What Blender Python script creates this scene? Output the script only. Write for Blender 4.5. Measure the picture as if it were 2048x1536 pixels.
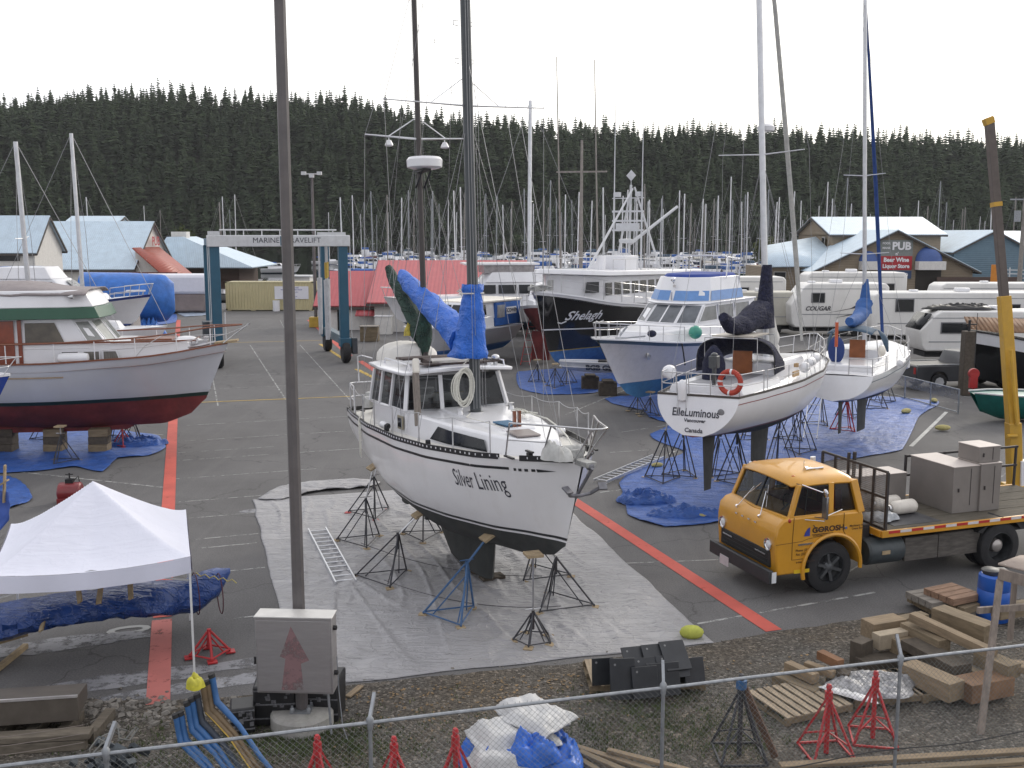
import bpy,bmesh,math,random
import numpy as np
from mathutils import Vector,Matrix,noise as mnoise
R = math.radians
PI = math.pi
for _o in list(bpy.data.objects): bpy.data.objects.remove(_o)
scene = bpy.context.scene
COL = scene.collection
# ---------------------------------------------------------------- camera
CAM_H = 7.2
FPX = 2050.0
PITCH = math.atan(300.0 / FPX)
cam_d = bpy.data.cameras.new("camera")
cam = bpy.data.objects.new("camera",cam_d)
COL.objects.link(cam)
cam.location = (0,0,CAM_H)
cam.rotation_euler = (PI / 2 - PITCH,0,0)
cam_d.sensor_width = 36.0
cam_d.lens = 36.0 * FPX / 2048.0
cam_d.clip_start = 0.1
cam_d.clip_end = 8000
scene.camera = cam
# ---------------------------------------------------------------- world: bright overcast over a low sun
SUN_EL,SUN_AZ = R(24),R(35)      # azimuth measured from +Y towards +X
w = bpy.data.worlds.new("World")
scene.world = w
w.use_nodes = True
nt = w.node_tree
nt.nodes.clear()
_out = nt.nodes.new('ShaderNodeOutputWorld')
_bg = nt.nodes.new('ShaderNodeBackground')
_bg.inputs['Strength'].default_value = 0.1
_sky = nt.nodes.new('ShaderNodeTexSky')
_sky.sky_type = 'NISHITA'
_sky.sun_disc = False
_sky.sun_elevation = SUN_EL
_sky.sun_rotation = SUN_AZ
_tc = nt.nodes.new('ShaderNodeTexCoord')
_dot = nt.nodes.new('ShaderNodeVectorMath'); _dot.operation = 'DOT_PRODUCT'
_dot.inputs[1].default_value = (math.sin(SUN_AZ) * math.cos(R(4)),math.cos(SUN_AZ) * math.cos(R(4)),math.sin(R(4)))
nt.links.new(_tc.outputs['Generated'],_dot.inputs[0])
_rmp = nt.nodes.new('ShaderNodeValToRGB')
_rmp.color_ramp.elements[0].position = 0.45
_rmp.color_ramp.elements[0].color = (0.56,0.565,0.60,1)
_rmp.color_ramp.elements[1].position = 0.98
_rmp.color_ramp.elements[1].color = (1.0,0.97,0.90,1)
_e = _rmp.color_ramp.elements.new(0.75); _e.color = (0.82,0.815,0.835,1)
_mr = nt.nodes.new('ShaderNodeMath'); _mr.operation = 'MULTIPLY_ADD'
_mr.inputs[1].default_value = 0.5; _mr.inputs[2].default_value = 0.5
nt.links.new(_dot.outputs['Value'],_mr.inputs[0])
nt.links.new(_mr.outputs[0],_rmp.inputs['Fac'])
_ns = nt.nodes.new('ShaderNodeTexNoise'); _ns.inputs['Scale'].default_value = 1.7; _ns.inputs['Detail'].default_value = 4
_map = nt.nodes.new('ShaderNodeMapping'); _map.inputs['Scale'].default_value = (1,1,3)
nt.links.new(_tc.outputs['Generated'],_map.inputs[0]); nt.links.new(_map.outputs[0],_ns.inputs['Vector'])
_cr = nt.nodes.new('ShaderNodeMapRange'); _cr.inputs['To Min'].default_value = 11.2; _cr.inputs['To Max'].default_value = 14.6
nt.links.new(_ns.outputs['Fac'],_cr.inputs['Value'])
_vm = nt.nodes.new('ShaderNodeVectorMath'); _vm.operation = 'SCALE'
nt.links.new(_rmp.outputs['Color'],_vm.inputs[0]); nt.links.new(_cr.outputs[0],_vm.inputs['Scale'])
_mx = nt.nodes.new('ShaderNodeMixRGB'); _mx.inputs['Fac'].default_value = 0.97
nt.links.new(_sky.outputs['Color'],_mx.inputs['Color1']); nt.links.new(_vm.outputs[0],_mx.inputs['Color2'])
nt.links.new(_mx.outputs['Color'],_bg.inputs['Color'])
nt.links.new(_bg.outputs[0],_out.inputs[0])
sun_d = bpy.data.lights.new("sun",'SUN')
sun_d.energy = 0.9
sun_d.angle = R(14)
sun_d.color = (1.0,0.93,0.84)
sun = bpy.data.objects.new("sun",sun_d)
COL.objects.link(sun)
_sd = Vector((math.sin(SUN_AZ) * math.cos(SUN_EL),math.cos(SUN_AZ) * math.cos(SUN_EL),math.sin(SUN_EL)))
sun.rotation_euler = (-_sd).to_track_quat('-Z','Y').to_euler()
scene.view_settings.view_transform = 'Standard'
scene.view_settings.look = 'None'
scene.view_settings.gamma = 1.0
scene.view_settings.exposure = 0.45
scene.render.resolution_x = 1024
scene.render.resolution_y = 768
scene.cycles.max_bounces = 6
scene.cycles.transparent_max_bounces = 12
# ---------------------------------------------------------------- where a point of the photo lies in the yard
_sp,_cp = math.sin(PITCH),math.cos(PITCH)
def ray(px,py):
 a = px - 1024.0; b = 768.0 - py
 return Vector((a,FPX * _cp + b * _sp,-FPX * _sp + b * _cp))
def on(px,py,z=0.0):
 d = ray(px,py); k = (z - CAM_H) / d.z
 return Vector((d.x * k,d.y * k,z))
def at(px,py,Y):
 d = ray(px,py); k = Y / d.y
 return Vector((d.x * k,Y,CAM_H + d.z * k))
# ---------------------------------------------------------------- materials
_mats = {}
def M(name,rgb=None,rough=0.6,metal=0.0,var=0.12,scale=4.0,bump=0.0,bscale=None,streak=None,spec=0.5,dirt=0.0,dirtc=(.12,.1,.08),coat=0.0,alpha=None):
 if name in _mats: return _mats[name]
 m = bpy.data.materials.new(name); m.use_nodes = True
 n = m.node_tree; L = n.links.new
 b = n.nodes['Principled BSDF']
 b.inputs['Roughness'].default_value = rough
 b.inputs['Metallic'].default_value = metal
 b.inputs['Specular IOR Level'].default_value = spec
 if coat: b.inputs['Coat Weight'].default_value = coat
 tc = n.nodes.new('ShaderNodeTexCoord')
 mp = n.nodes.new('ShaderNodeMapping')
 if streak: mp.inputs['Scale'].default_value = streak
 L(tc.outputs['Object'],mp.inputs[0])
 nz = n.nodes.new('ShaderNodeTexNoise'); nz.inputs['Scale'].default_value = scale; nz.inputs['Detail'].default_value = 5
 nz.inputs['Roughness'].default_value = .65
 L(mp.outputs[0],nz.inputs['Vector'])
 rp = n.nodes.new('ShaderNodeValToRGB')
 c0 = [max(0,c * (1 - var)) for c in rgb] + [1]; c1 = [min(1,c * (1 + var * .8)) for c in rgb] + [1]
 rp.color_ramp.elements[0].position = .3; rp.color_ramp.elements[0].color = c0
 rp.color_ramp.elements[1].position = .7; rp.color_ramp.elements[1].color = c1
 L(nz.outputs['Fac'],rp.inputs['Fac'])
 col = rp.outputs['Color']
 if dirt:
  n2 = n.nodes.new('ShaderNodeTexNoise'); n2.inputs['Scale'].default_value = scale * .45; n2.inputs['Detail'].default_value = 8
  n2.inputs['Roughness'].default_value = .75
  m2 = n.nodes.new('ShaderNodeMapping'); m2.inputs['Scale'].default_value = (2.2,2.2,.5); m2.inputs['Location'].default_value = (3,7,1)
  L(tc.outputs['Object'],m2.inputs[0]); L(m2.outputs[0],n2.inputs['Vector'])
  r2 = n.nodes.new('ShaderNodeMapRange'); r2.inputs['From Min'].default_value = .5; r2.inputs['From Max'].default_value = .78
  r2.inputs['To Max'].default_value = dirt
  L(n2.outputs['Fac'],r2.inputs['Value'])
  mx = n.nodes.new('ShaderNodeMixRGB'); L(r2.outputs[0],mx.inputs['Fac']); L(col,mx.inputs['Color1'])
  mx.inputs['Color2'].default_value = (*dirtc,1); col = mx.outputs['Color']
 L(col,b.inputs['Base Color'])
 if bump:
  nb = n.nodes.new('ShaderNodeTexNoise'); nb.inputs['Scale'].default_value = bscale or scale * 3; nb.inputs['Detail'].default_value = 4
  L(mp.outputs[0],nb.inputs['Vector'])
  bp = n.nodes.new('ShaderNodeBump'); bp.inputs['Strength'].default_value = bump; bp.inputs['Distance'].default_value = .03
  L(nb.outputs['Fac'],bp.inputs['Height']); L(bp.outputs[0],b.inputs['Normal'])
 if alpha is not None: b.inputs['Alpha'].default_value = alpha
 _mats[name] = m
 return m
def ribbed(name,rgb,axis=0,freq=2.5,rough=.45,depth=.6,var=.08,dirt=0.,dirtc=(.2,.12,.08),metal=0.):
 """painted corrugated or standing seam sheet: ribs as bump along one object axis"""
 if name in _mats: return _mats[name]
 m = M(name,rgb,rough=rough,var=var,scale=1.2,dirt=dirt,dirtc=dirtc,metal=metal)
 n = m.node_tree; L = n.links.new
 tc = n.nodes.new('ShaderNodeTexCoord'); wv = n.nodes.new('ShaderNodeTexWave')
 wv.bands_direction = 'XYZ'[axis]; wv.inputs['Scale'].default_value = freq; wv.inputs['Distortion'].default_value = 0
 L(tc.outputs['Object'],wv.inputs['Vector'])
 bp = n.nodes.new('ShaderNodeBump'); bp.inputs['Strength'].default_value = depth; bp.inputs['Distance'].default_value = .05
 L(wv.outputs['Fac'],bp.inputs['Height']); L(bp.outputs[0],n.nodes['Principled BSDF'].inputs['Normal'])
 return m
def glass(name,tint=(.5,.55,.6),clear=.55,rough=.05):
 if name in _mats: return _mats[name]
 m = bpy.data.materials.new(name); m.use_nodes = True
 n = m.node_tree; n.nodes.clear()
 o = n.nodes.new('ShaderNodeOutputMaterial'); t = n.nodes.new('ShaderNodeBsdfTransparent')
 g = n.nodes.new('ShaderNodeBsdfPrincipled'); x = n.nodes.new('ShaderNodeMixShader')
 t.inputs[0].default_value = (*tint,1); g.inputs['Base Color'].default_value = (.02,.022,.025,1); g.inputs['Roughness'].default_value = rough
 x.inputs[0].default_value = 1 - clear
 n.links.new(t.outputs[0],x.inputs[1]); n.links.new(g.outputs[0],x.inputs[2]); n.links.new(x.outputs[0],o.inputs[0])
 _mats[name] = m
 return m
# ---------------------------------------------------------------- mesh builder
def rotm(rx=0,ry=0,rz=0): return Matrix.Rotation(rz,3,'Z') @ Matrix.Rotation(ry,3,'Y') @ Matrix.Rotation(rx,3,'X')
class MB:
 def __init__(s): s.v = []; s.f = []; s.m = []
 def add(s,vs,fs,mi=0):
  o = len(s.v); s.v += [tuple(v) for v in vs]; s.f += [tuple(i + o for i in f) for f in fs]
  s.m += ([mi] * len(fs) if isinstance(mi,int) else list(mi)); return s
 def box(s,c,d,r=(0,0,0),mi=0,taper=1.0):
  m = rotm(*r); c = Vector(c); vs = []
  for z in (-1,1):
   k = taper if z > 0 else 1
   for x,y in ((-1,-1),(1,-1),(1,1),(-1,1)): vs.append(c + m @ Vector((x * d[0] / 2 * k,y * d[1] / 2 * k,z * d[2] / 2)))
  return s.add(vs,[(3,2,1,0),(4,5,6,7),(0,1,5,4),(1,2,6,5),(2,3,7,6),(3,0,4,7)],mi)
 def bx(s,x0,x1,y0,y1,z0,z1,mi=0): return s.box(((x0 + x1) / 2,(y0 + y1) / 2,(z0 + z1) / 2),(abs(x1 - x0),abs(y1 - y0),abs(z1 - z0)),mi=mi)
 def beam(s,a,b,w,h,mi=0,up=(0,0,1)):
  a = Vector(a); b = Vector(b); d = (b - a); l = d.length
  if l < 1e-6: return s
  d.normalize(); u = Vector(up)
  if abs(d.dot(u)) > .98: u = Vector((1,0,0))
  sd = d.cross(u).normalized(); u = sd.cross(d)
  vs = [p + sd * (i * w / 2) + u * (j * h / 2) for p in (a,b) for i,j in ((-1,-1),(1,-1),(1,1),(-1,1))]
  return s.add(vs,[(3,2,1,0),(4,5,6,7),(0,1,5,4),(1,2,6,5),(2,3,7,6),(3,0,4,7)],mi)
 def tube(s,a,b,r0,r1=None,n=8,mi=0,cap=True):
  r1 = r0 if r1 is None else r1
  return s.path([a,b],[r0,r1],n,mi,cap)
 def path(s,pts,r,n=6,mi=0,cap=True,closed=False):
  P = [Vector(p) for p in pts]; k = len(P)
  if not hasattr(r,'__len__'): r = [r] * k
  rings = []; prev = None
  for i in range(k):
   if closed: t = P[(i + 1) % k] - P[i - 1]
   else: t = (P[min(i + 1,k - 1)] - P[max(i - 1,0)])
   if t.length < 1e-9: t = Vector((0,0,1))
   t.normalize()
   if prev is None:
    u = Vector((0,0,1)) if abs(t.z) < .9 else Vector((1,0,0))
    sd = t.cross(u).normalized()
   else:
    sd = (prev - t * prev.dot(t))
    if sd.length < 1e-6: sd = t.orthogonal()
    sd.normalize()
   prev = sd; u = sd.cross(t)
   rings.append([P[i] + (sd * math.cos(2 * PI * j / n) + u * math.sin(2 * PI * j / n)) * r[i] for j in range(n)])
  return s.loft(rings,mi,cap=cap and not closed,wrap=True,closed=closed)
 def loft(s,rings,mi=0,cap=True,wrap=True,closed=False):
  n = len(rings[0]); k = len(rings); vs = [v for rg in rings for v in rg]; fs = []; ms = []
  for i in range(k if closed else k - 1):
   i2 = (i + 1) % k
   for j in range(n if wrap else n - 1):
    j2 = (j + 1) % n
    fs.append((i * n + j,i * n + j2,i2 * n + j2,i2 * n + j))
    ms.append(mi if isinstance(mi,int) else mi[j % len(mi)])
  if cap and wrap:
   m0 = mi if isinstance(mi,int) else mi[0]
   fs.append(tuple(range(n - 1,-1,-1))); ms.append(m0)
   fs.append(tuple(range((k - 1) * n,k * n))); ms.append(m0)
  return s.add(vs,fs,ms)
 def prism(s,outline,y0,y1,plane='xz',mi=0):
  n = len(outline)
  def pt(a,b,c):
   return {'xz': (a,c,b),'yz': (c,a,b),'xy': (a,b,c)}[plane]
  vs = [pt(a,b,y0) for a,b in outline] + [pt(a,b,y1) for a,b in outline]
  return s.add(vs,[tuple(range(n)),tuple(range(2 * n - 1,n - 1,-1))] + [(i,i + n,(i + 1) % n + n,(i + 1) % n) for i in range(n)],mi)
 def lathe(s,prof,c=(0,0,0),n=16,mi=0,axis='z',cap=True):
  rings = []
  for r,h in prof:
   rg = []
   for j in range(n):
    a = 2 * PI * j / n; x = r * math.cos(a); y = r * math.sin(a)
    v = {'z': (x,y,h),'x': (h,x,y),'y': (x,h,y)}[axis]
    rg.append(Vector(v) + Vector(c))
   rings.append(rg)
  return s.loft(rings,mi,cap=cap)
 def ball(s,c,r,n=10,mi=0,sc=(1,1,1)):
  rings = []
  for i in range(1,n // 2 + 2):
   ph = PI * (i - .5) / (n // 2 + 1.0) - PI / 2
   rings.append([Vector(c) + Vector((r * sc[0] * math.cos(ph) * math.cos(2 * PI * j / n),r * sc[1] * math.cos(ph) * math.sin(2 * PI * j / n),r * sc[2] * math.sin(ph))) for j in range(n)])
  return s.loft(rings,mi)
 def grid(s,fn,nu,nv,mi=0):
  vs = [fn(i / nu,j / nv) for i in range(nu + 1) for j in range(nv + 1)]
  fs = [(i * (nv + 1) + j,(i + 1) * (nv + 1) + j,(i + 1) * (nv + 1) + j + 1,i * (nv + 1) + j + 1) for i in range(nu) for j in range(nv)]
  return s.add(vs,fs,mi)
 def build(s,name,mats,parent=None,smooth=True,bevel=0,solid=0,ang=38,flip=False):
  me = bpy.data.meshes.new(name)
  bm = bmesh.new()
  bv = [bm.verts.new(v) for v in s.v]
  for f,mi in zip(s.f,s.m):
   if len(set(f)) < 3: continue
   try: fc = bm.faces.new([bv[i] for i in f])
   except ValueError: continue
   fc.material_index = mi; fc.smooth = smooth
  bmesh.ops.remove_doubles(bm,verts=bm.verts,dist=1e-5)
  bmesh.ops.recalc_face_normals(bm,faces=bm.faces)
  if smooth:
   ca = math.radians(ang)
   for e in bm.edges:
    if len(e.link_faces) == 2:
     if e.calc_face_angle(0) > ca: e.smooth = False
  bm.to_mesh(me); bm.free()
  for m in (mats if isinstance(mats,(list,tuple)) else [mats]): me.materials.append(m)
  o = bpy.data.objects.new(name,me); COL.objects.link(o)
  if parent: o.parent = parent
  if solid:
   md = o.modifiers.new('thickness','SOLIDIFY'); md.thickness = solid; md.offset = 0
  if bevel:
   md = o.modifiers.new('bevel','BEVEL'); md.width = bevel; md.segments = 2; md.limit_method = 'ANGLE'; md.angle_limit = R(40)
  return o
def tag(o,label=None,cat=None,group=None,kind=None):
 if label: o['label'] = label
 if cat: o['category'] = cat
 if group: o['group'] = group
 if kind: o['kind'] = kind
 return o
def thing(name,label,cat,loc=(0,0,0),rz=0,group=None,rx=0,ry=0,sc=1):
 o = bpy.data.objects.new(name,None); COL.objects.link(o)
 o.empty_display_size = .2
 o.location = loc; o.rotation_euler = (rx,ry,rz); o.scale = (sc,sc,sc)
 return tag(o,label,cat,group)
def copy_tree(o,loc=None,rz=None,label=None,parent=None,sc=None):
 c = o.copy(); COL.objects.link(c)
 if parent: c.parent = parent
 if loc is not None: c.location = loc
 if rz is not None: c.rotation_euler = (c.rotation_euler[0],c.rotation_euler[1],rz)
 if sc is not None: c.scale = (sc,sc,sc) if not hasattr(sc,'__len__') else sc
 if label: c['label'] = label
 for ch in list(o.children): copy_tree(ch,parent=c)
 return c
def text_geo(body,size=1.0,bold=0.0,shear=0.0,sx=1.0,spacing=1.0,align='CENTER'):
 cu = bpy.data.curves.new('lettering','FONT'); cu.body = body; cu.size = size; cu.align_x = align; cu.align_y = 'CENTER'
 cu.offset = bold; cu.shear = shear; cu.space_character = spacing; cu.resolution_u = 3
 o = bpy.data.objects.new('lettering',cu); COL.objects.link(o)
 bpy.context.view_layer.update()
 me = bpy.data.meshes.new_from_object(o.evaluated_get(bpy.context.evaluated_depsgraph_get()))
 vs = [(v.co.x * sx,v.co.y) for v in me.vertices]; fs = [tuple(p.vertices) for p in me.polygons]
 bpy.data.objects.remove(o); bpy.data.curves.remove(cu); bpy.data.meshes.remove(me)
 return vs,fs
def text_on(mb,body,fn,mi=0,cut=None,**k):
 """put lettering on a surface: fn(u, v) -> point"""
 vs,fs = text_geo(body,**k)
 mb.add([fn(u,v) for u,v in vs],fs,mi)
 return mb
def frame(o,ux,uy): 
 o = Vector(o); ux = Vector(ux); uy = Vector(uy)
 return lambda u,v: o + ux * u + uy * v
def smoothstep(a,b,x):
 t = max(0,min(1,(x - a) / (b - a))); return t * t * (3 - 2 * t)
def lerp(a,b,t): return a + (b - a) * t
def interp(pts,t):
 for (x0,y0),(x1,y1) in zip(pts,pts[1:]):
  if t <= x1:
   k = (t - x0) / (x1 - x0); k = k * k * (3 - 2 * k) * .35 + k * .65
   return y0 + (y1 - y0) * k
 return pts[-1][1]
# ---------------------------------------------------------------- common paints
white = M('white_gelcoat',(.74,.74,.76),rough=.28,var=.04,scale=1.3,dirt=.16,dirtc=(.42,.38,.33),coat=.3)
cream = M('cream_gelcoat',(.74,.70,.62),rough=.35,var=.05,dirt=.2,dirtc=(.4,.35,.28))
black = M('black_paint',(.012,.012,.014),rough=.45,var=.3)
dkgrey = M('dark_antifouling',(.035,.037,.04),rough=.8,var=.35,scale=3,dirt=.3,dirtc=(.09,.085,.08))
steel = M('stainless_steel',(.55,.55,.56),rough=.28,metal=.9,var=.1)
galv = M('galvanised_steel',(.30,.315,.335),rough=.5,metal=.6,var=.25,scale=9)
alu = M('aluminium',(.62,.63,.65),rough=.4,metal=.7,var=.1)
wire = M('rigging_wire',(.30,.30,.31),rough=.45,metal=.5,var=.1)
rope = M('white_rope',(.62,.61,.55),rough=.85,var=.15,scale=30)
darkwin = M('dark_window',(.016,.018,.021),rough=.14,var=.3,scale=1,spec=.35)
teak = M('varnished_teak',(.20,.065,.03),rough=.35,var=.3,scale=4,streak=(1,6,6),coat=.4)
rubber = M('black_rubber',(.022,.022,.023),rough=.8,var=.3,scale=8)
standsteel = M('black_stand_steel',(.035,.037,.045),rough=.6,var=.4,scale=12,dirt=.5,dirtc=(.12,.06,.035))
redpaint = M('red_stand_paint',(.42,.025,.03),rough=.5,var=.2,scale=9,dirt=.25,dirtc=(.1,.03,.02))
plyw = M('plywood',(.34,.26,.16),rough=.85,var=.3,scale=9)
bluetarp = M('blue_poly_tarp',(.030,.10,.36),rough=.5,var=.3,scale=2.5,bump=.9,bscale=6,dirt=.15,dirtc=(.1,.15,.3))
# ================================================================ SETTING
WZ = -2.6
U = Vector((-.322,.947,0))      # the yard's long axis
V = Vector((.947,.322,0))
def vn(x,y=0.,z=0.): return mnoise.noise(Vector((x,y,z)))
def flatpoly(name,pts,mat,z=0.0,parent=None,kind='structure',skirt=0):
 mb = MB(); n = len(pts)
 mb.add([(p[0],p[1],z) for p in pts],[tuple(range(n))],0)
 if skirt:
  mb.add([(p[0],p[1],z) for p in pts] + [(p[0],p[1],z - skirt) for p in pts],[(i,(i + 1) % n,(i + 1) % n + n,i + n) for i in range(n)],1 if isinstance(mat,list) else 0)
 o = mb.build(name,mat,parent,smooth=False)
 if kind: o['kind'] = kind
 return o
# --- asphalt
def asphalt_mat():
 m = bpy.data.materials.new('asphalt'); m.use_nodes = True; n = m.node_tree; L = n.links.new; b = n.nodes['Principled BSDF']
 b.inputs['Roughness'].default_value = .85; b.inputs['Specular IOR Level'].default_value = .3
 tc = n.nodes.new('ShaderNodeTexCoord')
 def nz(s,d=5,r=.6,sc=None,loc=None):
  x = n.nodes.new('ShaderNodeTexNoise'); x.inputs['Scale'].default_value = s; x.inputs['Detail'].default_value = d; x.inputs['Roughness'].default_value = r
  mp = n.nodes.new('ShaderNodeMapping'); L(tc.outputs['Object'],mp.inputs[0]); L(mp.outputs[0],x.inputs['Vector'])
  mp.inputs['Rotation'].default_value = (0,0,R(18.8))
  if sc: mp.inputs['Scale'].default_value = sc
  if loc: mp.inputs['Location'].default_value = loc
  return x.outputs['Fac']
 def ramp(f,a,b_,c0,c1):
  x = n.nodes.new('ShaderNodeValToRGB'); x.color_ramp.elements[0].position = a; x.color_ramp.elements[1].position = b_
  x.color_ramp.elements[0].color = (*c0,1); x.color_ramp.elements[1].color = (*c1,1); L(f,x.inputs[0]); return x.outputs[0]
 def mixc(f,a,b_,mode='MIX'):
  x = n.nodes.new('ShaderNodeMixRGB'); x.blend_type = mode
  if hasattr(f,'name'): L(f,x.inputs[0])
  else: x.inputs[0].default_value = f
  for i,q in ((1,a),(2,b_)):
   if hasattr(q,'name'): L(q,x.inputs[i])
   else: x.inputs[i].default_value = (*q,1)
  return x.outputs[0]
 base = ramp(nz(.35,8,.7),.3,.72,(.108,.105,.105),(.152,.148,.148))
 grain = ramp(nz(34,2,.5),.3,.75,(.72,.72,.72),(1.25,1.25,1.25))
 c = mixc(1.0,base,grain,'MULTIPLY')
 streak = ramp(nz(.9,5,.6,(3.2,.12,1)),.52,.72,(0,0,0),(1,1,1))
 c = mixc(mixc(1.,streak,(.22,.22,.22),'MULTIPLY'),c,(.19,.185,.18))
 stain = ramp(nz(.8,6,.75,None,(9,4,0)),.62,.74,(0,0,0),(.6,.6,.6))
 c = mixc(stain,c,(.06,.058,.058))
 pale = ramp(nz(.5,7,.8,(1,1.6,1),(40,12,0)),.63,.78,(0,0,0),(.45,.45,.45))
 c = mixc(pale,c,(.22,.21,.20))
 # cracks
 vo = n.nodes.new('ShaderNodeTexVoronoi'); vo.feature = 'DISTANCE_TO_EDGE'; vo.inputs['Scale'].default_value = .22
 ad = n.nodes.new('ShaderNodeVectorMath'); ad.operation = 'ADD'; nn = n.nodes.new('ShaderNodeTexNoise'); nn.inputs['Scale'].default_value = 1.2; nn.inputs['Detail'].default_value = 6
 L(tc.outputs['Object'],nn.inputs['Vector']); L(tc.outputs['Object'],ad.inputs[0]); L(nn.outputs['Color'],ad.inputs[1]); L(ad.outputs[0],vo.inputs['Vector'])
 crk = ramp(vo.outputs['Distance'],.0,.006,(.6,.6,.6),(0,0,0))
 c = mixc(crk,c,(.045,.043,.042))
 L(c,b.inputs['Base Color'])
 bp = n.nodes.new('ShaderNodeBump'); bp.inputs['Strength'].default_value = .25; bp.inputs['Distance'].default_value = .02
 L(nz(60,2),bp.inputs['Height']); L(bp.outputs[0],b.inputs['Normal'])
 return m
asph = asphalt_mat()
conc = M('concrete',(.34,.33,.31),rough=.9,var=.25,scale=3,bump=.3,dirt=.4,dirtc=(.12,.13,.08))
yard_pts = [(-60,-20),(60,-20),(260,60),(260,190),(60,190),(30,150),(17,118),(-5,100),(-19,108),(-45,108),(-45,155),(-140,155),(-140,0)]
flatpoly('ground',yard_pts,[asph,conc],0,skirt=7)
wm = bpy.data.materials.new('harbour_water'); wm.use_nodes = True
_n = wm.node_tree; _b = _n.nodes['Principled BSDF']; _b.inputs['Base Color'].default_value = (.012,.016,.014,1); _b.inputs['Roughness'].default_value = .04
_w = _n.nodes.new('ShaderNodeTexNoise'); _w.inputs['Scale'].default_value = .8; _w.inputs['Detail'].default_value = 3
_t = _n.nodes.new('ShaderNodeTexCoord'); _p = _n.nodes.new('ShaderNodeBump'); _p.inputs['Strength'].default_value = .12; _p.inputs['Distance'].default_value = .1
_n.links.new(_t.outputs['Object'],_w.inputs['Vector']); _n.links.new(_w.outputs['Fac'],_p.inputs['Height']); _n.links.new(_p.outputs[0],_b.inputs['Normal'])
flatpoly('water',[(-890,-55),(890,-55),(890,925),(-890,925)],wm,WZ)
# --- wooded hill
def hill_h(x,y):
 d = y - 585 - 18 * vn(x * .008,3.1)
 if d < 0: return WZ - 6
 px = x / max(y,1) * 2050 + 1024
 top = interp([(-3000,78),(-400,82),(0,91),(350,99),(700,94),(850,82),(1150,73),(1500,69),(2048,62),(2600,60),(6000,64)],px)
 s = 1 - math.exp(-(d / 82.0) ** 1.35)
 h = WZ + .3 + (top) * s * (1 + .05 * vn(x * .02,y * .012)) + 2.5 * vn(x * .04,y * .04) * min(1,d / 30)
 if d > 190: h -= (d - 190) * .12
 return h
soil = M('forest_floor',(.03,.03,.02),rough=.95,var=.4,scale=.2)
mb = MB()
mb.grid(lambda u,v: (lerp(-560,560,u),lerp(560,900,v),hill_h(lerp(-560,560,u),lerp(560,900,v))),160,130)
tag(mb.build('hill',soil),kind='structure')
# --- conifers
def foliage_mat(name,c0,c1,c2):
 m = bpy.data.materials.new(name); m.use_nodes = True; n = m.node_tree; L = n.links.new; b = n.nodes['Principled BSDF']
 b.inputs['Roughness'].default_value = .9; b.inputs['Specular IOR Level'].default_value = .15
 g = n.nodes.new('ShaderNodeNewGeometry'); nz = n.nodes.new('ShaderNodeTexNoise'); nz.inputs['Scale'].default_value = .05; nz.inputs['Detail'].default_value = 3
 L(g.outputs['Position'],nz.inputs['Vector']); r = n.nodes.new('ShaderNodeValToRGB')
 r.color_ramp.elements[0].position = .35; r.color_ramp.elements[0].color = (*c0,1); r.color_ramp.elements[1].position = .68; r.color_ramp.elements[1].color = (*c1,1)
 L(nz.outputs['Fac'],r.inputs[0])
 n2 = n.nodes.new('ShaderNodeTexNoise'); n2.inputs['Scale'].default_value = .9; n2.inputs['Detail'].default_value = 4; L(g.outputs['Position'],n2.inputs['Vector'])
 r2 = n.nodes.new('ShaderNodeMapRange'); r2.inputs['From Min'].default_value = .45; r2.inputs['From Max'].default_value = .75; L(n2.outputs['Fac'],r2.inputs['Value'])
 x = n.nodes.new('ShaderNodeMixRGB'); L(r2.outputs[0],x.inputs[0]); L(r.outputs[0],x.inputs[1]); x.inputs[2].default_value = (*c2,1)
 L(x.outputs[0],b.inputs['Base Color']); return m
leafm = foliage_mat('conifer_foliage',(.025,.043,.023),(.044,.065,.032),(.072,.088,.043))
leafm2 = foliage_mat('broadleaf_foliage',(.05,.07,.03),(.09,.10,.04),(.10,.11,.05))
barkm = M('bark',(.10,.075,.055),rough=.95,var=.3,scale=2)
def conifer_crown(seed,h=24.,r=4.4,whorls=17,nb=9,sparse=0.12):
 rg = random.Random(seed); V_ = []; F_ = []
 for i in range(whorls):
  t = i / (whorls - 1); z = h * (.05 + .95 * t)
  rr = r * (1 - t ** 1.5) ** .8 * rg.uniform(.7,1.2) * (1 + .25 * math.sin(i * 1.7 + seed)) + .5
  for k in range(nb):
   if rg.random() < sparse: continue
   a = 2 * PI * (k + rg.random() * .8) / nb + i * .7; L_ = rr * rg.uniform(.65,1.25); dz = L_ * rg.uniform(.12,.5)
   wd = L_ * rg.uniform(.40,.62) + .35
   ca,sa = math.cos(a),math.sin(a); o = len(V_)
   V_ += [(0,0,z + .75),(ca * L_ * .55 - sa * wd,sa * L_ * .55 + ca * wd,z - dz * .4 + .1),(ca * L_,sa * L_,z - dz),(ca * L_ * .55 + sa * wd,sa * L_ * .55 - ca * wd,z - dz * .4 - .25)]
   F_ += [(o,o + 1,o + 2,o + 3)]
 o = len(V_); V_ += [(.25,0,h * .97),(-.12,.2,h * .97),(-.12,-.2,h * .97),(0,0,h * 1.05)]; F_ += [(o,o + 1,o + 3,o + 3),(o + 1,o + 2,o + 3,o + 3),(o + 2,o,o + 3,o + 3)]
 return np.array(V_,dtype=np.float32),np.array(F_,dtype=np.int32)
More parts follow.
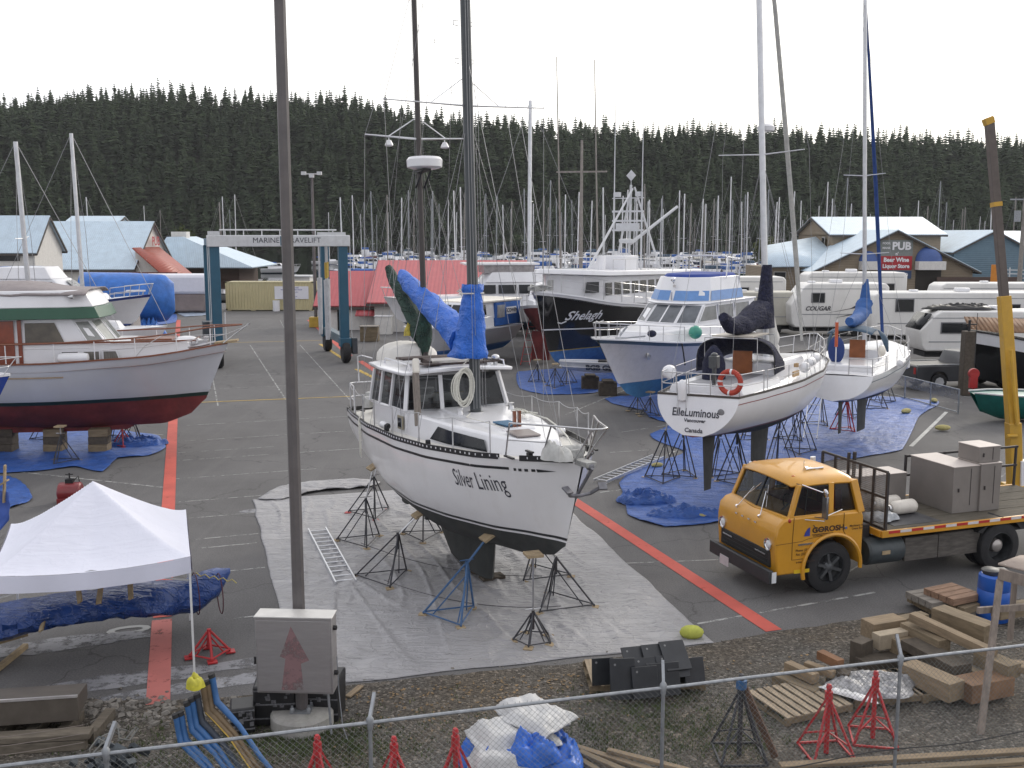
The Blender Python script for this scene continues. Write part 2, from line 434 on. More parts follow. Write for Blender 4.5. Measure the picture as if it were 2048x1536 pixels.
def mesh_np(name,V_,F_,mats,smooth=False):
 me = bpy.data.meshes.new(name); nF = len(F_)
 tri = F_[:,2] == F_[:,3]
 tot = np.where(tri,3,4).astype(np.int32); st = np.concatenate([[0],np.cumsum(tot)[:-1]]).astype(np.int32)
 lv = F_.reshape(-1)[~np.column_stack([np.zeros((nF,3),bool),tri]).reshape(-1)]
 me.vertices.add(len(V_)); me.vertices.foreach_set('co',V_.astype(np.float32).reshape(-1))
 me.loops.add(len(lv)); me.loops.foreach_set('vertex_index',lv.astype(np.int32))
 me.polygons.add(nF); me.polygons.foreach_set('loop_start',st); me.polygons.foreach_set('loop_total',tot)
 me.update(calc_edges=True); me.validate()
 for m in mats: me.materials.append(m)
 return me
protos = [conifer_crown(i,h=rh,r=rr) for i,(rh,rr) in enumerate([(23,4.9),(26,5.4),(20,4.8),(25,4.4),(17,4.9),(27,5.0)])]
rg = random.Random(5); allV = []; allF = []; off = 0; sky_trees = []
y = 572.0
while y < 800:
 step = 5.4 + (y - 588) * .012
 x = -(y * .56)
 while x < y * .56:
  tx = x + rg.uniform(-2.4,2.4); ty = y + rg.uniform(-2.4,2.4); z = hill_h(tx,ty)
  if z > WZ + .1 and rg.random() > .04:
   if y > 725 and rg.random() < .27 and abs(tx) < ty * .505: sky_trees.append((tx,ty,z))
   else:
    Vp,Fp = protos[rg.randrange(6)]; s = rg.uniform(.5,1.05); s2 = s ** .6 * rg.uniform(.8,1.2); a = rg.random() * 6.28; ca,sa = math.cos(a),math.sin(a)
    W = np.column_stack([(Vp[:,0] * ca - Vp[:,1] * sa) * s2 + tx,(Vp[:,0] * sa + Vp[:,1] * ca) * s2 + ty,Vp[:,2] * s + z - 2.5])
    allV.append(W); allF.append(Fp + off); off += len(Vp)
  x += step * rg.uniform(.8,1.25)
 y += step * .95
me = mesh_np('forest',np.concatenate(allV),np.concatenate(allF),[leafm])
fo = bpy.data.objects.new('forest',me); COL.objects.link(fo); tag(fo,'dense dark green conifer forest covering the hill across the harbour','forest',kind='stuff')
rg.shuffle(sky_trees); sky_trees = sky_trees[:290]
_st = []
for i in range(6):
 Vp,Fp = conifer_crown(40 + i,h=[24,28,22,29,25,23][i],r=[5.0,4.2,5.4,4.4,3.8,5.4][i],whorls=19,nb=8,sparse=.2)
 t = thing('conifer_tree','dark green conifer rising above its neighbours along the skyline of the wooded hill','tree',(0,0,0),group='conifers along the skyline of the hill')
 c = bpy.data.objects.new('crown',mesh_np('crown',Vp,Fp,[leafm])); COL.objects.link(c); c.parent = t
 MB().tube((0,0,-1),(0,0,24),.35,.06,5).build('trunk',barkm,t)
 _st.append(t)
for i,(tx,ty,tz) in enumerate(sky_trees):
 o = _st[i] if i < 6 else copy_tree(_st[i % 6])
 s = rg.uniform(.6,1.02); o.location = (tx,ty,tz - 2); o.scale = (s * rg.uniform(.9,1.15),) * 2 + (s,); o.rotation_euler = (rg.uniform(-.03,.03),rg.uniform(-.03,.03),rg.random() * 6)
# a paler broadleaf tree on the near shore behind the lift
def leaf_ball(n,rx,rz,c,s,seed):
 r_ = random.Random(seed); V_ = []; F_ = []
 for i in range(n):
  a = r_.random() * 6.28; ph = math.acos(r_.uniform(-1,1)); q = r_.uniform(.45,1) * (1 + .3 * mnoise.noise(Vector((math.cos(a) * 2,math.sin(a) * 2,ph * 2 + seed))))
  p = Vector((c[0] + rx * q * math.sin(ph) * math.cos(a),c[1] + rx * q * math.sin(ph) * math.sin(a),c[2] + rz * q * math.cos(ph)))
  d = Vector((r_.uniform(-1,1),r_.uniform(-1,1),r_.uniform(-1,1))).normalized() * s * r_.uniform(.6,1.3); e = d.orthogonal().normalized() * s * .6
  o = len(V_); V_ += [p - d,p + e,p + d,p - e]; F_.append((o,o + 1,o + 2,o + 3))
 return np.array(V_,np.float32),np.array(F_,np.int32)
for (px,ytop,Y,w_) in ((365,455,190,4.5),(1528,470,260,5),(735,480,560,14),(1040,470,575,12)):
 p = at(px,505,Y); topz = at(px,ytop,Y).z; hz = topz - WZ
 t = thing('broadleaf_tree',{365: 'pale olive young tree on the shore left of the lift gantry',1528: 'small olive tree beside the tan pub roof',735: 'grey green shore tree beyond the red roofed shed',1040: 'grey green shore tree beyond the tall white mast'}[px],'tree',(p.x,Y,WZ))
 Vp,Fp = leaf_ball(1500,w_ * .6,hz * .42,(0,0,hz * .58),.35 * w_ / 5,px)
 c = bpy.data.objects.new('crown',mesh_np('crown',Vp,Fp,[leafm2 if w_ < 6 else leafm])); COL.objects.link(c); c.parent = t
 MB().tube((0,0,-1),(0,0,hz * .7),.2,.06,6).build('trunk',barkm,t)
# --- gravel verge in front, painted lines
def gravel_mat():
 m = bpy.data.materials.new('gravel'); m.use_nodes = True; n = m.node_tree; L = n.links.new; b = n.nodes['Principled BSDF']
 b.inputs['Roughness'].default_value = .95; tc = n.nodes.new('ShaderNodeTexCoord')
 vo = n.nodes.new('ShaderNodeTexVoronoi'); vo.inputs['Scale'].default_value = 26; L(tc.outputs['Object'],vo.inputs['Vector'])
 hs = n.nodes.new('ShaderNodeSeparateColor'); L(vo.outputs['Color'],hs.inputs[0])
 r = n.nodes.new('ShaderNodeValToRGB'); e = r.color_ramp.elements
 e[0].position = 0; e[0].color = (.040,.036,.031,1); e[1].position = 1; e[1].color = (.24,.22,.20,1)
 for p_,c_ in ((.35,(.068,.062,.054,1)),(.75,(.105,.098,.088,1)),(.93,(.15,.14,.125,1))): q = e.new(p_); q.color = c_
 L(hs.outputs[0],r.inputs[0])
 nz = n.nodes.new('ShaderNodeTexNoise'); nz.inputs['Scale'].default_value = .55; nz.inputs['Detail'].default_value = 7; nz.inputs['Roughness'].default_value = .7; L(tc.outputs['Object'],nz.inputs['Vector'])
 r2 = n.nodes.new('ShaderNodeValToRGB'); r2.color_ramp.elements[0].position = .38; r2.color_ramp.elements[1].position = .62; r2.color_ramp.elements[0].color = (1.0,.89,.76,1); r2.color_ramp.elements[1].color = (1.0,1.0,1.0,1)
 L(nz.outputs['Fac'],r2.inputs[0]); x = n.nodes.new('ShaderNodeMixRGB'); x.blend_type = 'MULTIPLY'; x.inputs[0].default_value = 1; L(r.outputs[0],x.inputs[1]); L(r2.outputs[0],x.inputs[2])
 L(x.outputs[0],b.inputs['Base Color'])
 bp = n.nodes.new('ShaderNodeBump'); bp.inputs['Strength'].default_value = .9; bp.inputs['Distance'].default_value = .03; L(vo.outputs['Distance'],bp.inputs['Height']); bp.invert = True; L(bp.outputs[0],b.inputs['Normal'])
 return m
gravel = gravel_mat()
edge = [on(*q) for q in [(-700,1452),(-300,1432),(0,1415),(180,1398),(330,1402),(430,1396),(530,1388),(700,1370),(900,1350),(1160,1325),(1420,1288),(1560,1262),(1800,1228),(2048,1196),(2400,1150),(2900,1095)]]
pts = []
for a,b in zip(edge,edge[1:]):
 for k in range(14):
  p = a.lerp(b,k / 14); pts.append((p.x,p.y + .10 * vn(p.x * 1.7,1) + .05 * vn(p.x * 6,4)))
pts += [(edge[-1].x,edge[-1].y),(60,2),(60,-18),(-58,-18),(-58,14)]
bmv = MB(); bmv.add([(p[0],p[1],.006) for p in pts],[tuple(range(len(pts)))])
tag(bmv.build('gravel',gravel,smooth=False),kind='structure')
def line_mat(name,c,wear):
 m = bpy.data.materials.new(name); m.use_nodes = True; n = m.node_tree; L = n.links.new; b = n.nodes['Principled BSDF']; b.inputs['Roughness'].default_value = .8
 tc = n.nodes.new('ShaderNodeTexCoord'); nz = n.nodes.new('ShaderNodeTexNoise'); nz.inputs['Scale'].default_value = 3; nz.inputs['Detail'].default_value = 10; nz.inputs['Roughness'].default_value = .75
 L(tc.outputs['Object'],nz.inputs['Vector']); r = n.nodes.new('ShaderNodeMapRange'); r.inputs['From Min'].default_value = wear - .06; r.inputs['From Max'].default_value = wear + .08
 r.inputs['To Min'].default_value = 1; r.inputs['To Max'].default_value = .05
 L(nz.outputs['Fac'],r.inputs['Value']); L(r.outputs[0],b.inputs['Alpha'])
 n2 = n.nodes.new('ShaderNodeTexNoise'); n2.inputs['Scale'].default_value = 1.1; n2.inputs['Detail'].default_value = 6; L(tc.outputs['Object'],n2.inputs['Vector'])
 q = n.nodes.new('ShaderNodeValToRGB'); q.color_ramp.elements[0].position = .3; q.color_ramp.elements[1].position = .7
 q.color_ramp.elements[0].color = tuple(k * .8 for k in c) + (1,); q.color_ramp.elements[1].color = tuple(min(1,k * 1.12) for k in c) + (1,)
 L(n2.outputs['Fac'],q.inputs[0]); L(q.outputs[0],b.inputs['Base Color']); return m
redline = line_mat('red_road_paint',(.52,.10,.075),.66); redfade = line_mat('faded_red_road_paint',(.50,.16,.14),.62)
whline = line_mat('white_road_paint',(.36,.36,.35),.52); whbold = line_mat('white_stall_paint',(.50,.50,.48),.62); yelline = line_mat('yellow_road_paint',(.50,.34,.07),.58)
def strip(mb,a,b,w_,z=.004,mi=0):
 a = Vector((a[0],a[1],0)); b = Vector((b[0],b[1],0)); d = (b - a).normalized(); s = Vector((-d.y,d.x,0)) * w_ / 2; n = max(1,int((b - a).length / 2))
 for i in range(n):
  p = a.lerp(b,i / n); q = a.lerp(b,(i + 1) / n)
  mb.add([(p.x + s.x,p.y + s.y,z),(p.x - s.x,p.y - s.y,z),(q.x - s.x,q.y - s.y,z),(q.x + s.x,q.y + s.y,z)],[(0,1,2,3)],mi)
def lines(name,mat,segs,z):
 mb = MB()
 for s in segs: strip(mb,on(*s[0]),on(*s[1]),s[2],z,s[3] if len(s) > 3 else 0)
 tag(mb.build(name,mat,smooth=False),kind='structure')
lines('red_line',[redline,redfade],[((316,1408),(324,1240),.36,1),((325,1235),(354,690),.34),((354,690),(357,640),.34),((1548,1262),(1155,1006),.34),((1155,1006),(720,722),.34),((700,712),(618,640),.34)],.010)
lines('yellow_line',[yelline],[((372,806),(702,793),.12),((702,793),(1010,780),.12),((436,686),(642,681),.12),((712,738),(765,764),.25),((690,720),(640,688),.22)],.009)
wl = []
p0 = on(340,1380)
def crossline(py,x0,x1,w_=.05):
 # a stall line square to the yard's long axis
 a = on(600,py); pts_ = []
 for px in (x0,x1):
  # intersection of the ray plane with the line a + s V
  best = min((abs((1024 + 2050 * (a + V * s).x / ((a + V * s).y * _cp + CAM_H * _sp)) - px),s) for s in [k * .25 for k in range(-160,160)])
  pts_.append(a + V * best[1])
 return pts_
mb = MB()
for py,x0,x1,w_ in [(838,380,700,.05),(868,370,690,.05),(890,360,560,.045),(905,350,720,.05),(940,350,640,.045),(985,350,560,.05),(1018,345,520,.05),(1060,390,515,.05),(1078,392,520,.06),(1128,400,530,.06),(1222,470,560,.06),(770,385,700,.04),(745,440,690,.04),(715,440,640,.04),(655,450,590,.05),(710,1190,1400,.05)]:
 a,b = crossline(py,x0,x1); strip(mb,a,b,w_,.006)
for s in [((0,940),(326,975),.09),((150,858),(330,870),.07),((1170,1130),(1480,1118),.05),((1395,1248),(1750,1185),.07),((1200,985),(1480,950),.07),((1220,905),(1330,898),.05),((1240,865),(1340,850),.05),((1195,975),(1420,870),.08),((1130,830),(1250,780),.07),((420,728),(436,812),.06),((500,690),(572,800),.07),((600,690),(700,800),.06),((560,640),(590,700),.05),((1700,760),(1940,795),.08),((1770,800),(1925,805),.08),((2048,925),(1640,1180),.05)]:
 strip(mb,on(*s[0]),on(*s[1]),s[2],.006)
tag(mb.build('white_line',whline,smooth=False),kind='structure')
lines('stall_line',[whbold],[((1822,893),(1893,824),.14),((1230,640),(1300,640),.1)],.008)
# stall number 10 painted on the asphalt
mb = MB(); o = on(262,1268); vs,fs = text_geo('10',size=1.05,bold=.02,sx=.8)
mb.add([(o.x - V.x * v + U.x * u,o.y - V.y * v + U.y * u,.009) for u,v in vs],fs)
tag(mb.build('stall_number',line_mat('number_paint',(.36,.36,.35),.70),smooth=False),kind='structure')
# drifts of pale sanding dust by the verge
dust = line_mat('sanding_dust',(.27,.27,.285),.53)
mb = MB()
for kk,(px,py,rx,ry) in enumerate([(400,1372,1.6,.22),(470,1330,.7,.2),(250,1360,1.6,.3),(505,1022,.35,.18),(520,1350,.5,.15),(110,1290,1.6,.35)]):
 c = on(px,py); n = 26
 mb.add([(c.x + V.x * rx * math.cos(2 * PI * i / n) * (1 + .3 * vn(i * .9,px)) - U.x * 0,c.y + ry * math.sin(2 * PI * i / n) * (1 + .4 * vn(i * .7,py)) + V.y * rx * math.cos(2 * PI * i / n),.0062 + .0006 * kk) for i in range(n)],[tuple(range(n))])
tag(mb.build('dust',dust,smooth=False),'pale sanding dust lying on the asphalt edge','dust',kind='stuff')
# --- grass tufts and litter on the verge
grassm = M('grass',(.06,.085,.025),rough=.9,var=.5,scale=1.3)
rg = random.Random(11); V_ = []; F_ = []
def tuft(x,y,n,h,sp):
 for k in range(n):
  a = rg.random() * 6.28; bx_,by_ = x + rg.gauss(0,sp),y + rg.gauss(0,sp); hh = h * rg.uniform(.5,1.2); l = .5 * hh; w_ = .008
  o = len(V_); V_.extend([(bx_ - math.sin(a) * w_,by_ + math.cos(a) * w_,0),(bx_ + math.sin(a) * w_,by_ - math.cos(a) * w_,0),(bx_ + math.cos(a) * l,by_ + math.sin(a) * l,hh),(bx_ + math.cos(a) * l,by_ + math.sin(a) * l,hh)]); F_.append((o,o + 1,o + 2,o + 3))
for (px,py,n,sx,sy) in [(640,1475,260,.55,.3),(560,1500,160,.8,.3),(720,1500,120,.5,.3),(1330,1440,260,.9,.5),(1240,1480,160,.8,.5),(1420,1470,140,.6,.4),(300,1470,70,.9,.3),(900,1460,60,1.5,.5),(1290,1400,60,.8,.2),(420,1510,80,.5,.3)]:
 c = on(px,py)
 for k in range(n): tuft(c.x + rg.gauss(0,sx),c.y + rg.gauss(0,sy),9,.06,.05)
g = bpy.data.objects.new('grass',mesh_np('grass',np.array(V_,np.float32),np.array(F_,np.int32),[grassm])); COL.objects.link(g); tag(g,'thin green grass growing through the gravel behind the fence','grass',kind='stuff')
mb = MB(); stone = M('stones',(.20,.185,.165),rough=.9,var=.5,scale=2.5)
for i in range(2600):
 px,py = rg.uniform(-100,2150),rg.uniform(1240,1560)
 lim = 1400 - px * .085 if px < 1500 else 1275 - (px - 1500) * .15
 if py < lim + rg.random() ** 2 * 60 - 6: continue
 p = on(px,py); s = rg.uniform(.008,.03) * (2.0 if rg.random() < .05 else 1)
 mb.box((p.x,p.y,s * .3),(s * rg.uniform(.7,1.8),s,s * .8),(rg.random(),rg.random(),rg.random() * 6),taper=.6)
for i in range(260):     # broken concrete at the verge corner on the left
 p = on(rg.uniform(180,480),rg.gauss(1425,16)); s = rg.uniform(.02,.09)
 mb.box((p.x,p.y,s * .25),(s * rg.uniform(.8,1.8),s,s * .6),(rg.random() * .5,rg.random() * .5,rg.random() * 6),taper=.7)
tag(mb.build('loose_stones',stone,smooth=False),'loose stones and rubble scattered on the gravel verge','stones',kind='stuff')
leafl = M('leaf_litter',(.22,.15,.08),rough=.9,var=.6,scale=3); mb = MB()
for i in range(520):
 px = rg.gauss(1000,260); py = 1400 - px * .085 + abs(rg.gauss(0,45)) + 42
 p = on(px,py); a = rg.random() * 6; s = rg.uniform(.012,.035)
 mb.add([(p.x + math.cos(a + k) * s * (1 if k % 2 else .6),p.y + math.sin(a + k) * s,.012 + .01 * (k % 2)) for k in (0,1.5,3,4.6)],[(0,1,2,3)])
tag(mb.build('leaf_litter',leafl,smooth=False),'brown leaves and wood chips scattered on the earth','leaf litter',kind='stuff')
def creases(m,sc=1.0,st_=1.0):
 n = m.node_tree; L = n.links.new; b = n.nodes['Principled BSDF']; tc = n.nodes.new('ShaderNodeTexCoord'); prev = None
 for i,(rot,st,s_,d) in enumerate([(.9,(.22,2.2,1),1.6,.06),(-.5,(.35,1.8,1),1.1,.05),(.2,(1,1.2,1),3.2,.03)]):
  mp = n.nodes.new('ShaderNodeMapping'); mp.inputs['Rotation'].default_value = (0,0,rot); mp.inputs['Scale'].default_value = st; L(tc.outputs['Object'],mp.inputs[0])
  z = n.nodes.new('ShaderNodeTexNoise'); z.inputs['Scale'].default_value = s_ * sc; z.inputs['Detail'].default_value = 4; L(mp.outputs[0],z.inputs['Vector'])
  a = n.nodes.new('ShaderNodeMath'); a.operation = 'SUBTRACT'; a.inputs[1].default_value = .5; L(z.outputs['Fac'],a.inputs[0])
  c = n.nodes.new('ShaderNodeMath'); c.operation = 'ABSOLUTE'; L(a.outputs[0],c.inputs[0])
  e = n.nodes.new('ShaderNodeMapRange'); e.inputs['From Max'].default_value = .05; e.inputs['To Min'].default_value = 1; e.inputs['To Max'].default_value = 0; L(c.outputs[0],e.inputs['Value'])
  p = n.nodes.new('ShaderNodeBump'); p.inputs['Strength'].default_value = .38 * st_; p.inputs['Distance'].default_value = d; L(e.outputs[0],p.inputs['Height'])
  if prev: L(prev.outputs[0],p.inputs['Normal'])
  prev = p
 L(prev.outputs[0],b.inputs['Normal'])
# ================================================================ BOAT BUILDING
def tpow(a,k): return max(0.0,a) ** k
class Hull:
 """x forward, y port, z up; z = 0 is the painted waterline"""
 def __init__(s,L,B,sheer,keel,plan,pq=((0,2.2,2.0),(.5,2.3,2.2),(.8,1.6,1.5),(1,1.1,1.0)),rake=1.0,rakek=5,arake=0.0,bot=0.0,stripe=.09,tilt=0.0):
  s.L,s.B,s.sheer,s.keel,s.plan,s.pq = L,B,sheer,keel,plan,pq
  s.rake,s.rakek,s.arake,s.stripe,s.tilt = rake,rakek,arake,stripe,tilt
 def zs(s,t): return interp(s.sheer,t)
 def zk(s,t): return interp(s.keel,t)
 def hb(s,t): return s.B / 2 * interp(s.plan,t)
 def y(s,t,z):
  zk,zs = s.zk(t),s.zs(t); u = max(0,min(1,(z - zk) / (zs - zk)))
  p = interp([(a,b) for a,b,c in s.pq],t); q = interp([(a,c) for a,b,c in s.pq],t)
  return s.hb(t) * (1 - (1 - u) ** p) ** (1 / q)
 def x(s,t,z):
  zk,zs = s.zk(t),s.zs(t); zm = s.zk(.5); u = (z - zs) / (zs - zm)
  return -s.L / 2 + s.L * t + s.rake * u * t ** s.rakek - s.arake * u * (1 - t) ** 6
 def at(s,x,z,side=1,out=.0):
  t = (x + s.L / 2) / s.L
  for _ in range(12): t += (x - s.x(t,z)) / s.L; t = max(0,min(1,t))
  return Vector((x,side * (s.y(t,z) + out),z))
 def mesh(s,mb,n=34,nb=6,na=7,wl=0.0,caps=True,two=None):
  """material slots: 0 bottom, 1 stripe, 2 topsides, 3 second topside colour above two"""
  rows = []; ms = []
  st = s.stripe
  for i in range(n + 1):
   t = i / n; t = 1 - (1 - t) ** 1.15
   zk,zs = s.zk(t),s.zs(t); a = min(max(zk,wl),zs - .02); b = max(a,min(wl + st,zs - .01))
   if two is None: zz = [zk + (a - zk) * (j / nb) ** 1.4 for j in range(nb + 1)] + [b] + [b + (zs - b) * (j + 1) / na for j in range(na)]
   else:
    c_ = max(b,zs - two); zz = [zk + (a - zk) * (j / nb) ** 1.4 for j in range(nb + 1)] + [b] + [b + (c_ - b) * (j + 1) / (na - 1) for j in range(na - 1)] + [zs]
   rows.append([(s.x(t,z),s.y(t,z),z) for z in zz])
  m = len(rows[0]); mi = [0] * nb + [1] + [2] * na
  if two is not None: mi[-1] = 3
  for sd in (1,-1):
   vs = [(x,y * sd,z) for r_ in rows for (x,y,z) in r_]; fs = []; ml = []
   for i in range(n):
    for j in range(m - 1):
     q = (i * m + j,(i + 1) * m + j,(i + 1) * m + j + 1,i * m + j + 1)
     fs.append(q if sd == 1 else q[::-1]); ml.append(mi[j])
   mb.add(vs,fs,ml)
  # transom as strips
  r0 = rows[0]
  for j in range(m - 1):
   a,b = r0[j],r0[j + 1]
   mb.add([(a[0],-a[1],a[2]),(a[0],a[1],a[2]),(b[0],b[1],b[2]),(b[0],-b[1],b[2])],[(0,1,2,3)],mi[j])
  return mb
 def deck(s,mb,drop=.06,camber=.06,n=30,mi=0,t0=0.,t1=1.,inset=.02):
  def fn(u,v):
   t = lerp(t0,t1,u); h = max(0,s.hb(t) - inset); k = v * 2 - 1
   z = s.zs(t) - drop + camber * (1 - k * k) * (h / (s.B / 2))
   return (s.x(t,s.zs(t)) - (inset if t > .99 else 0),h * k,z)
  return mb.grid(fn,n,8,mi)
 def rim(s,mb,w=.05,h=.05,n=40,mi=0,z=0.0,t0=0.,t1=1.,out=0.0,transom=True):
  for sd in (1,-1):
   P = []
   for i in range(n + 1):
    t = lerp(t0,t1,i / n); P.append(Vector((s.x(t,s.zs(t)),sd * (s.hb(t) + out),s.zs(t) + z)))
   rings = [[p + Vector((0,sd * a,b)) for a,b in ((-w / 2,-h / 2),(w / 2,-h / 2),(w / 2,h / 2),(-w / 2,h / 2))] for p in P]
   mb.loft(rings,mi)
  if transom and t0 == 0: mb.beam((s.x(0,s.zs(0)),-s.hb(0),s.zs(0) + z),(s.x(0,s.zs(0)),s.hb(0),s.zs(0) + z),w,h,mi)
  return mb
 def band(s,mb,zf,w,n=40,mi=0,t0=0.,t1=1.,out=.006,sides=(1,-1)):
  """a painted or moulded band along the side; zf(t) gives its lower edge"""
  for sd in sides:
   def fn(u,v):
    t = lerp(t0,t1,u); z = zf(t) + w * v
    return (s.x(t,z) + (out if t > .97 else 0),sd * (s.y(t,z) + out),z)
   mb.grid(fn,n,1,mi)
  return mb
def rails(hull,mb_p,mb_w,ts,h=.6,r=.013,wires=(1.0,.5),sides=(1,-1),inset=.05,sag=0.0,zoff=0.):
 for sd in sides:
  tops = []
  for t in ts:
   b = Vector((hull.x(t,hull.zs(t)),sd * max(.02,hull.hb(t) - inset),hull.zs(t) + zoff)); mb_p.tube(b,b + Vector((0,0,h)),r,n=6); tops.append(b)
  for k in wires:
   P = []
   for a,b in zip(tops,tops[1:]):
    for j in range(5): q = j / 5; P.append(a.lerp(b,q) + Vector((0,0,h * k - 4 * sag * q * (1 - q))))
   P.append(tops[-1] + Vector((0,0,h * k))); mb_w.path(P,.007,4)
def pulpit(hull,mb,t0,h=.62,r=.016,out=.25,mid=True,inset=.05,zoff=0.):
 B = []
 for t in (t0,(t0 + 1) / 2):
  B.append((hull.x(t,hull.zs(t)),max(.05,hull.hb(t) - inset),hull.zs(t) + zoff))
 for k in ((1.,.5) if mid else (1.,)):
  P = [Vector((x + out * k * (i + 1) / 2 * .6,y,z + h * k)) for i,(x,y,z) in enumerate(B)]
  tip = Vector((hull.L / 2 + out * k,0,hull.zs(1) + h * k + zoff)); L_ = P + [Vector((tip.x - .06,.14,tip.z)),tip,Vector((tip.x - .06,-.14,tip.z))] + [Vector((p.x,-p.y,p.z)) for p in P[::-1]]
  if k < 1: L_ = P + [Vector((p.x,-p.y,p.z)) for p in P[::-1]]; mb.path(P,r * .8,6); mb.path([Vector((p.x,-p.y,p.z)) for p in P],r * .8,6); continue
  mb.path(L_,r,7)
 for i,(x,y,z) in enumerate(B):
  for sd in (1,-1): mb.tube((x,sd * y,z),(x + out * (i + 1) / 2 * .6,sd * y,z + h),r,n=6)
 for sd in (1,-1): mb.tube((hull.L / 2 - .12,sd * .1,hull.zs(1) + zoff),(hull.L / 2 + out - .06,sd * .14,hull.zs(1) + h + zoff),r,n=6)
def pushpit(hull,mb,t0,h=.62,r=.016,inset=.06,mid=True,gap=0):
 x1 = hull.x(t0,hull.zs(t0)); y1 = hull.hb(t0) - inset; x0 = hull.x(0,hull.zs(0)) + .05; y0 = hull.hb(0) - inset; z = hull.zs(0)
 P0 = [(x1,y1),(x0 + .1,y0),(x0,y0 - .15)]
 for k in ((1.,.5) if mid else (1.,)):
  if gap:
   for sd in (1,-1): mb.path([Vector((a,b * sd,z + h * k)) for a,b in P0] + [Vector((x0,gap * sd,z + h * k))],r,6)
  else: mb.path([Vector((a,b,z + h * k)) for a,b in P0] + [Vector((a,-b,z + h * k)) for a,b in P0[::-1]],r,6)
 for a,b in ((x1,y1),(x0 + .1,y0),(x0,max(gap,.35))):
  for sd in (1,-1): mb.tube((a,b * sd,z),(a,b * sd,z + h),r,n=6)
def spar(name,root,base,top,r0,r1,mat,n=10):
 return MB().tube(base,top,r0,r1,n).build(name,mat,root)
def spreader(root,mast,z,half,mat,sweep=.1,r=.025,name='spreader'):
 b,t = mast; k = (z - b[2]) / (t[2] - b[2]); p = Vector(b).lerp(Vector(t),k); mb = MB()
 for sd in (1,-1): mb.tube(p,(p.x - sweep,p.y + sd * half,p.z + .06),r,r * .6,6)
 return mb.build(name,mat,root)
def lightrig(mb,mast,pts,z=None,r=.006):
 """wires from a height on the mast to deck points"""
 b,t = mast
 for (zz,p) in pts:
  k = (zz - b[2]) / (t[2] - b[2]); q = Vector(b).lerp(Vector(t),k); mb.tube(q,p,r,n=4,cap=False)
def sailcover(name,root,pts,rad,mat,n=12,seed=0,squash=1.5,lumps=.18):
 """a stuffed cloth cover along pts with radii rad"""
 P = [Vector(p) for p in pts]; fine = []; rr = []
 for i in range(len(P) - 1):
  for k in range(6): fine.append(P[i].lerp(P[i + 1],k / 6)); rr.append(lerp(rad[i],rad[i + 1],k / 6))
 fine.append(P[-1]); rr.append(rad[-1]); rings = []
 for i,(p,r_) in enumerate(zip(fine,rr)):
  t = (fine[min(i + 1,len(fine) - 1)] - fine[max(0,i - 1)]).normalized(); s = Vector((0,1,0)); u = t.cross(s).normalized(); rg_ = []
  for j in range(n):
   a = 2 * PI * j / n; k = 1 + lumps * vn(i * .35 + seed,j * .8,seed) + lumps * .6 * vn(i * 1.3,j * 2.1 + seed)
   rg_.append(p + (s * math.cos(a) + u * math.sin(a) * squash) * r_ * k)
  rings.append(rg_)
 return MB().loft(rings).build(name,mat,root,ang=70)
def finkeel(name,root,top,bot,ztop,zbot,th,mat,nz=6):
 """top/bot = (x leading, x trailing)"""
 rings = []
 prof = [(0,0),(.04,.55),(.18,.95),(.4,1),(.7,.6),(.95,.12),(1,.03)]
 for i in range(nz + 1):
  k = i / nz; xl,xt = lerp(top[0],bot[0],k),lerp(top[1],bot[1],k); z = lerp(ztop,zbot,k)
  up = [(lerp(xl,xt,a),th / 2 * b,z) for a,b in prof]; rings.append(up + [(x,-y,zz) for x,y,zz in up[-1:0:-1]])
 return MB().loft(rings).build(name,mat,root)
# -------- jack stand
def stand_mesh(h,r,rise,legs=3,pad=True,lean=0.0,mat=None,padmat=None,label='',loc=(0,0,0),rz=0,tr=.018,group=None,name='jack_stand'):
 """h: height of the pad; rise: apex height of the frame"""
 t = thing(name,label,'jack stand',loc,rz,group)
 fr = MB(); top = Vector((lean * .4,0,rise)); feet = []
 for k in range(legs):
  a = 2 * PI * k / legs + .4; f = Vector((r * math.cos(a),r * math.sin(a),.03)); feet.append(f)
  fr.tube(top + Vector((.03 * math.cos(a),.03 * math.sin(a),0)),f,tr,n=6)
  fr.tube(top - Vector((0,0,.25 * rise)) + Vector((.03 * math.cos(a),.03 * math.sin(a),0)),f.lerp(Vector((0,0,.03)),.35),tr * .7,n=5)
 for a,b in zip(feet,feet[1:] + feet[:1]): fr.tube(a + Vector((0,0,.03)),b + Vector((0,0,.03)),tr * .75,n=5)
 fr.tube(top - Vector((0,0,.3)),top + Vector((0,0,.05)),tr * 1.7,n=8)
 fr.build('frame',mat or standsteel,t)
 ft = MB()
 for f in feet: ft.box((f.x,f.y,.012),(.16,.16,.022),(0,0,math.atan2(f.y,f.x)))
 ft.build('foot_plates',padmat or plyw,t)
 if h > rise:
  p = Vector((lean,0,h)); MB().tube(top,p,tr * 1.1,n=8).tube(top + Vector((-.14,.0,.08)),top + Vector((.14,0,.08)),.011,n=5).build('screw',steel if not mat else mat,t)
  if pad: MB().box(p,(.3,.3,.05),(0,-.5 if lean > 0 else 0,0)).build('pad',plyw,t,bevel=.006)
 return t
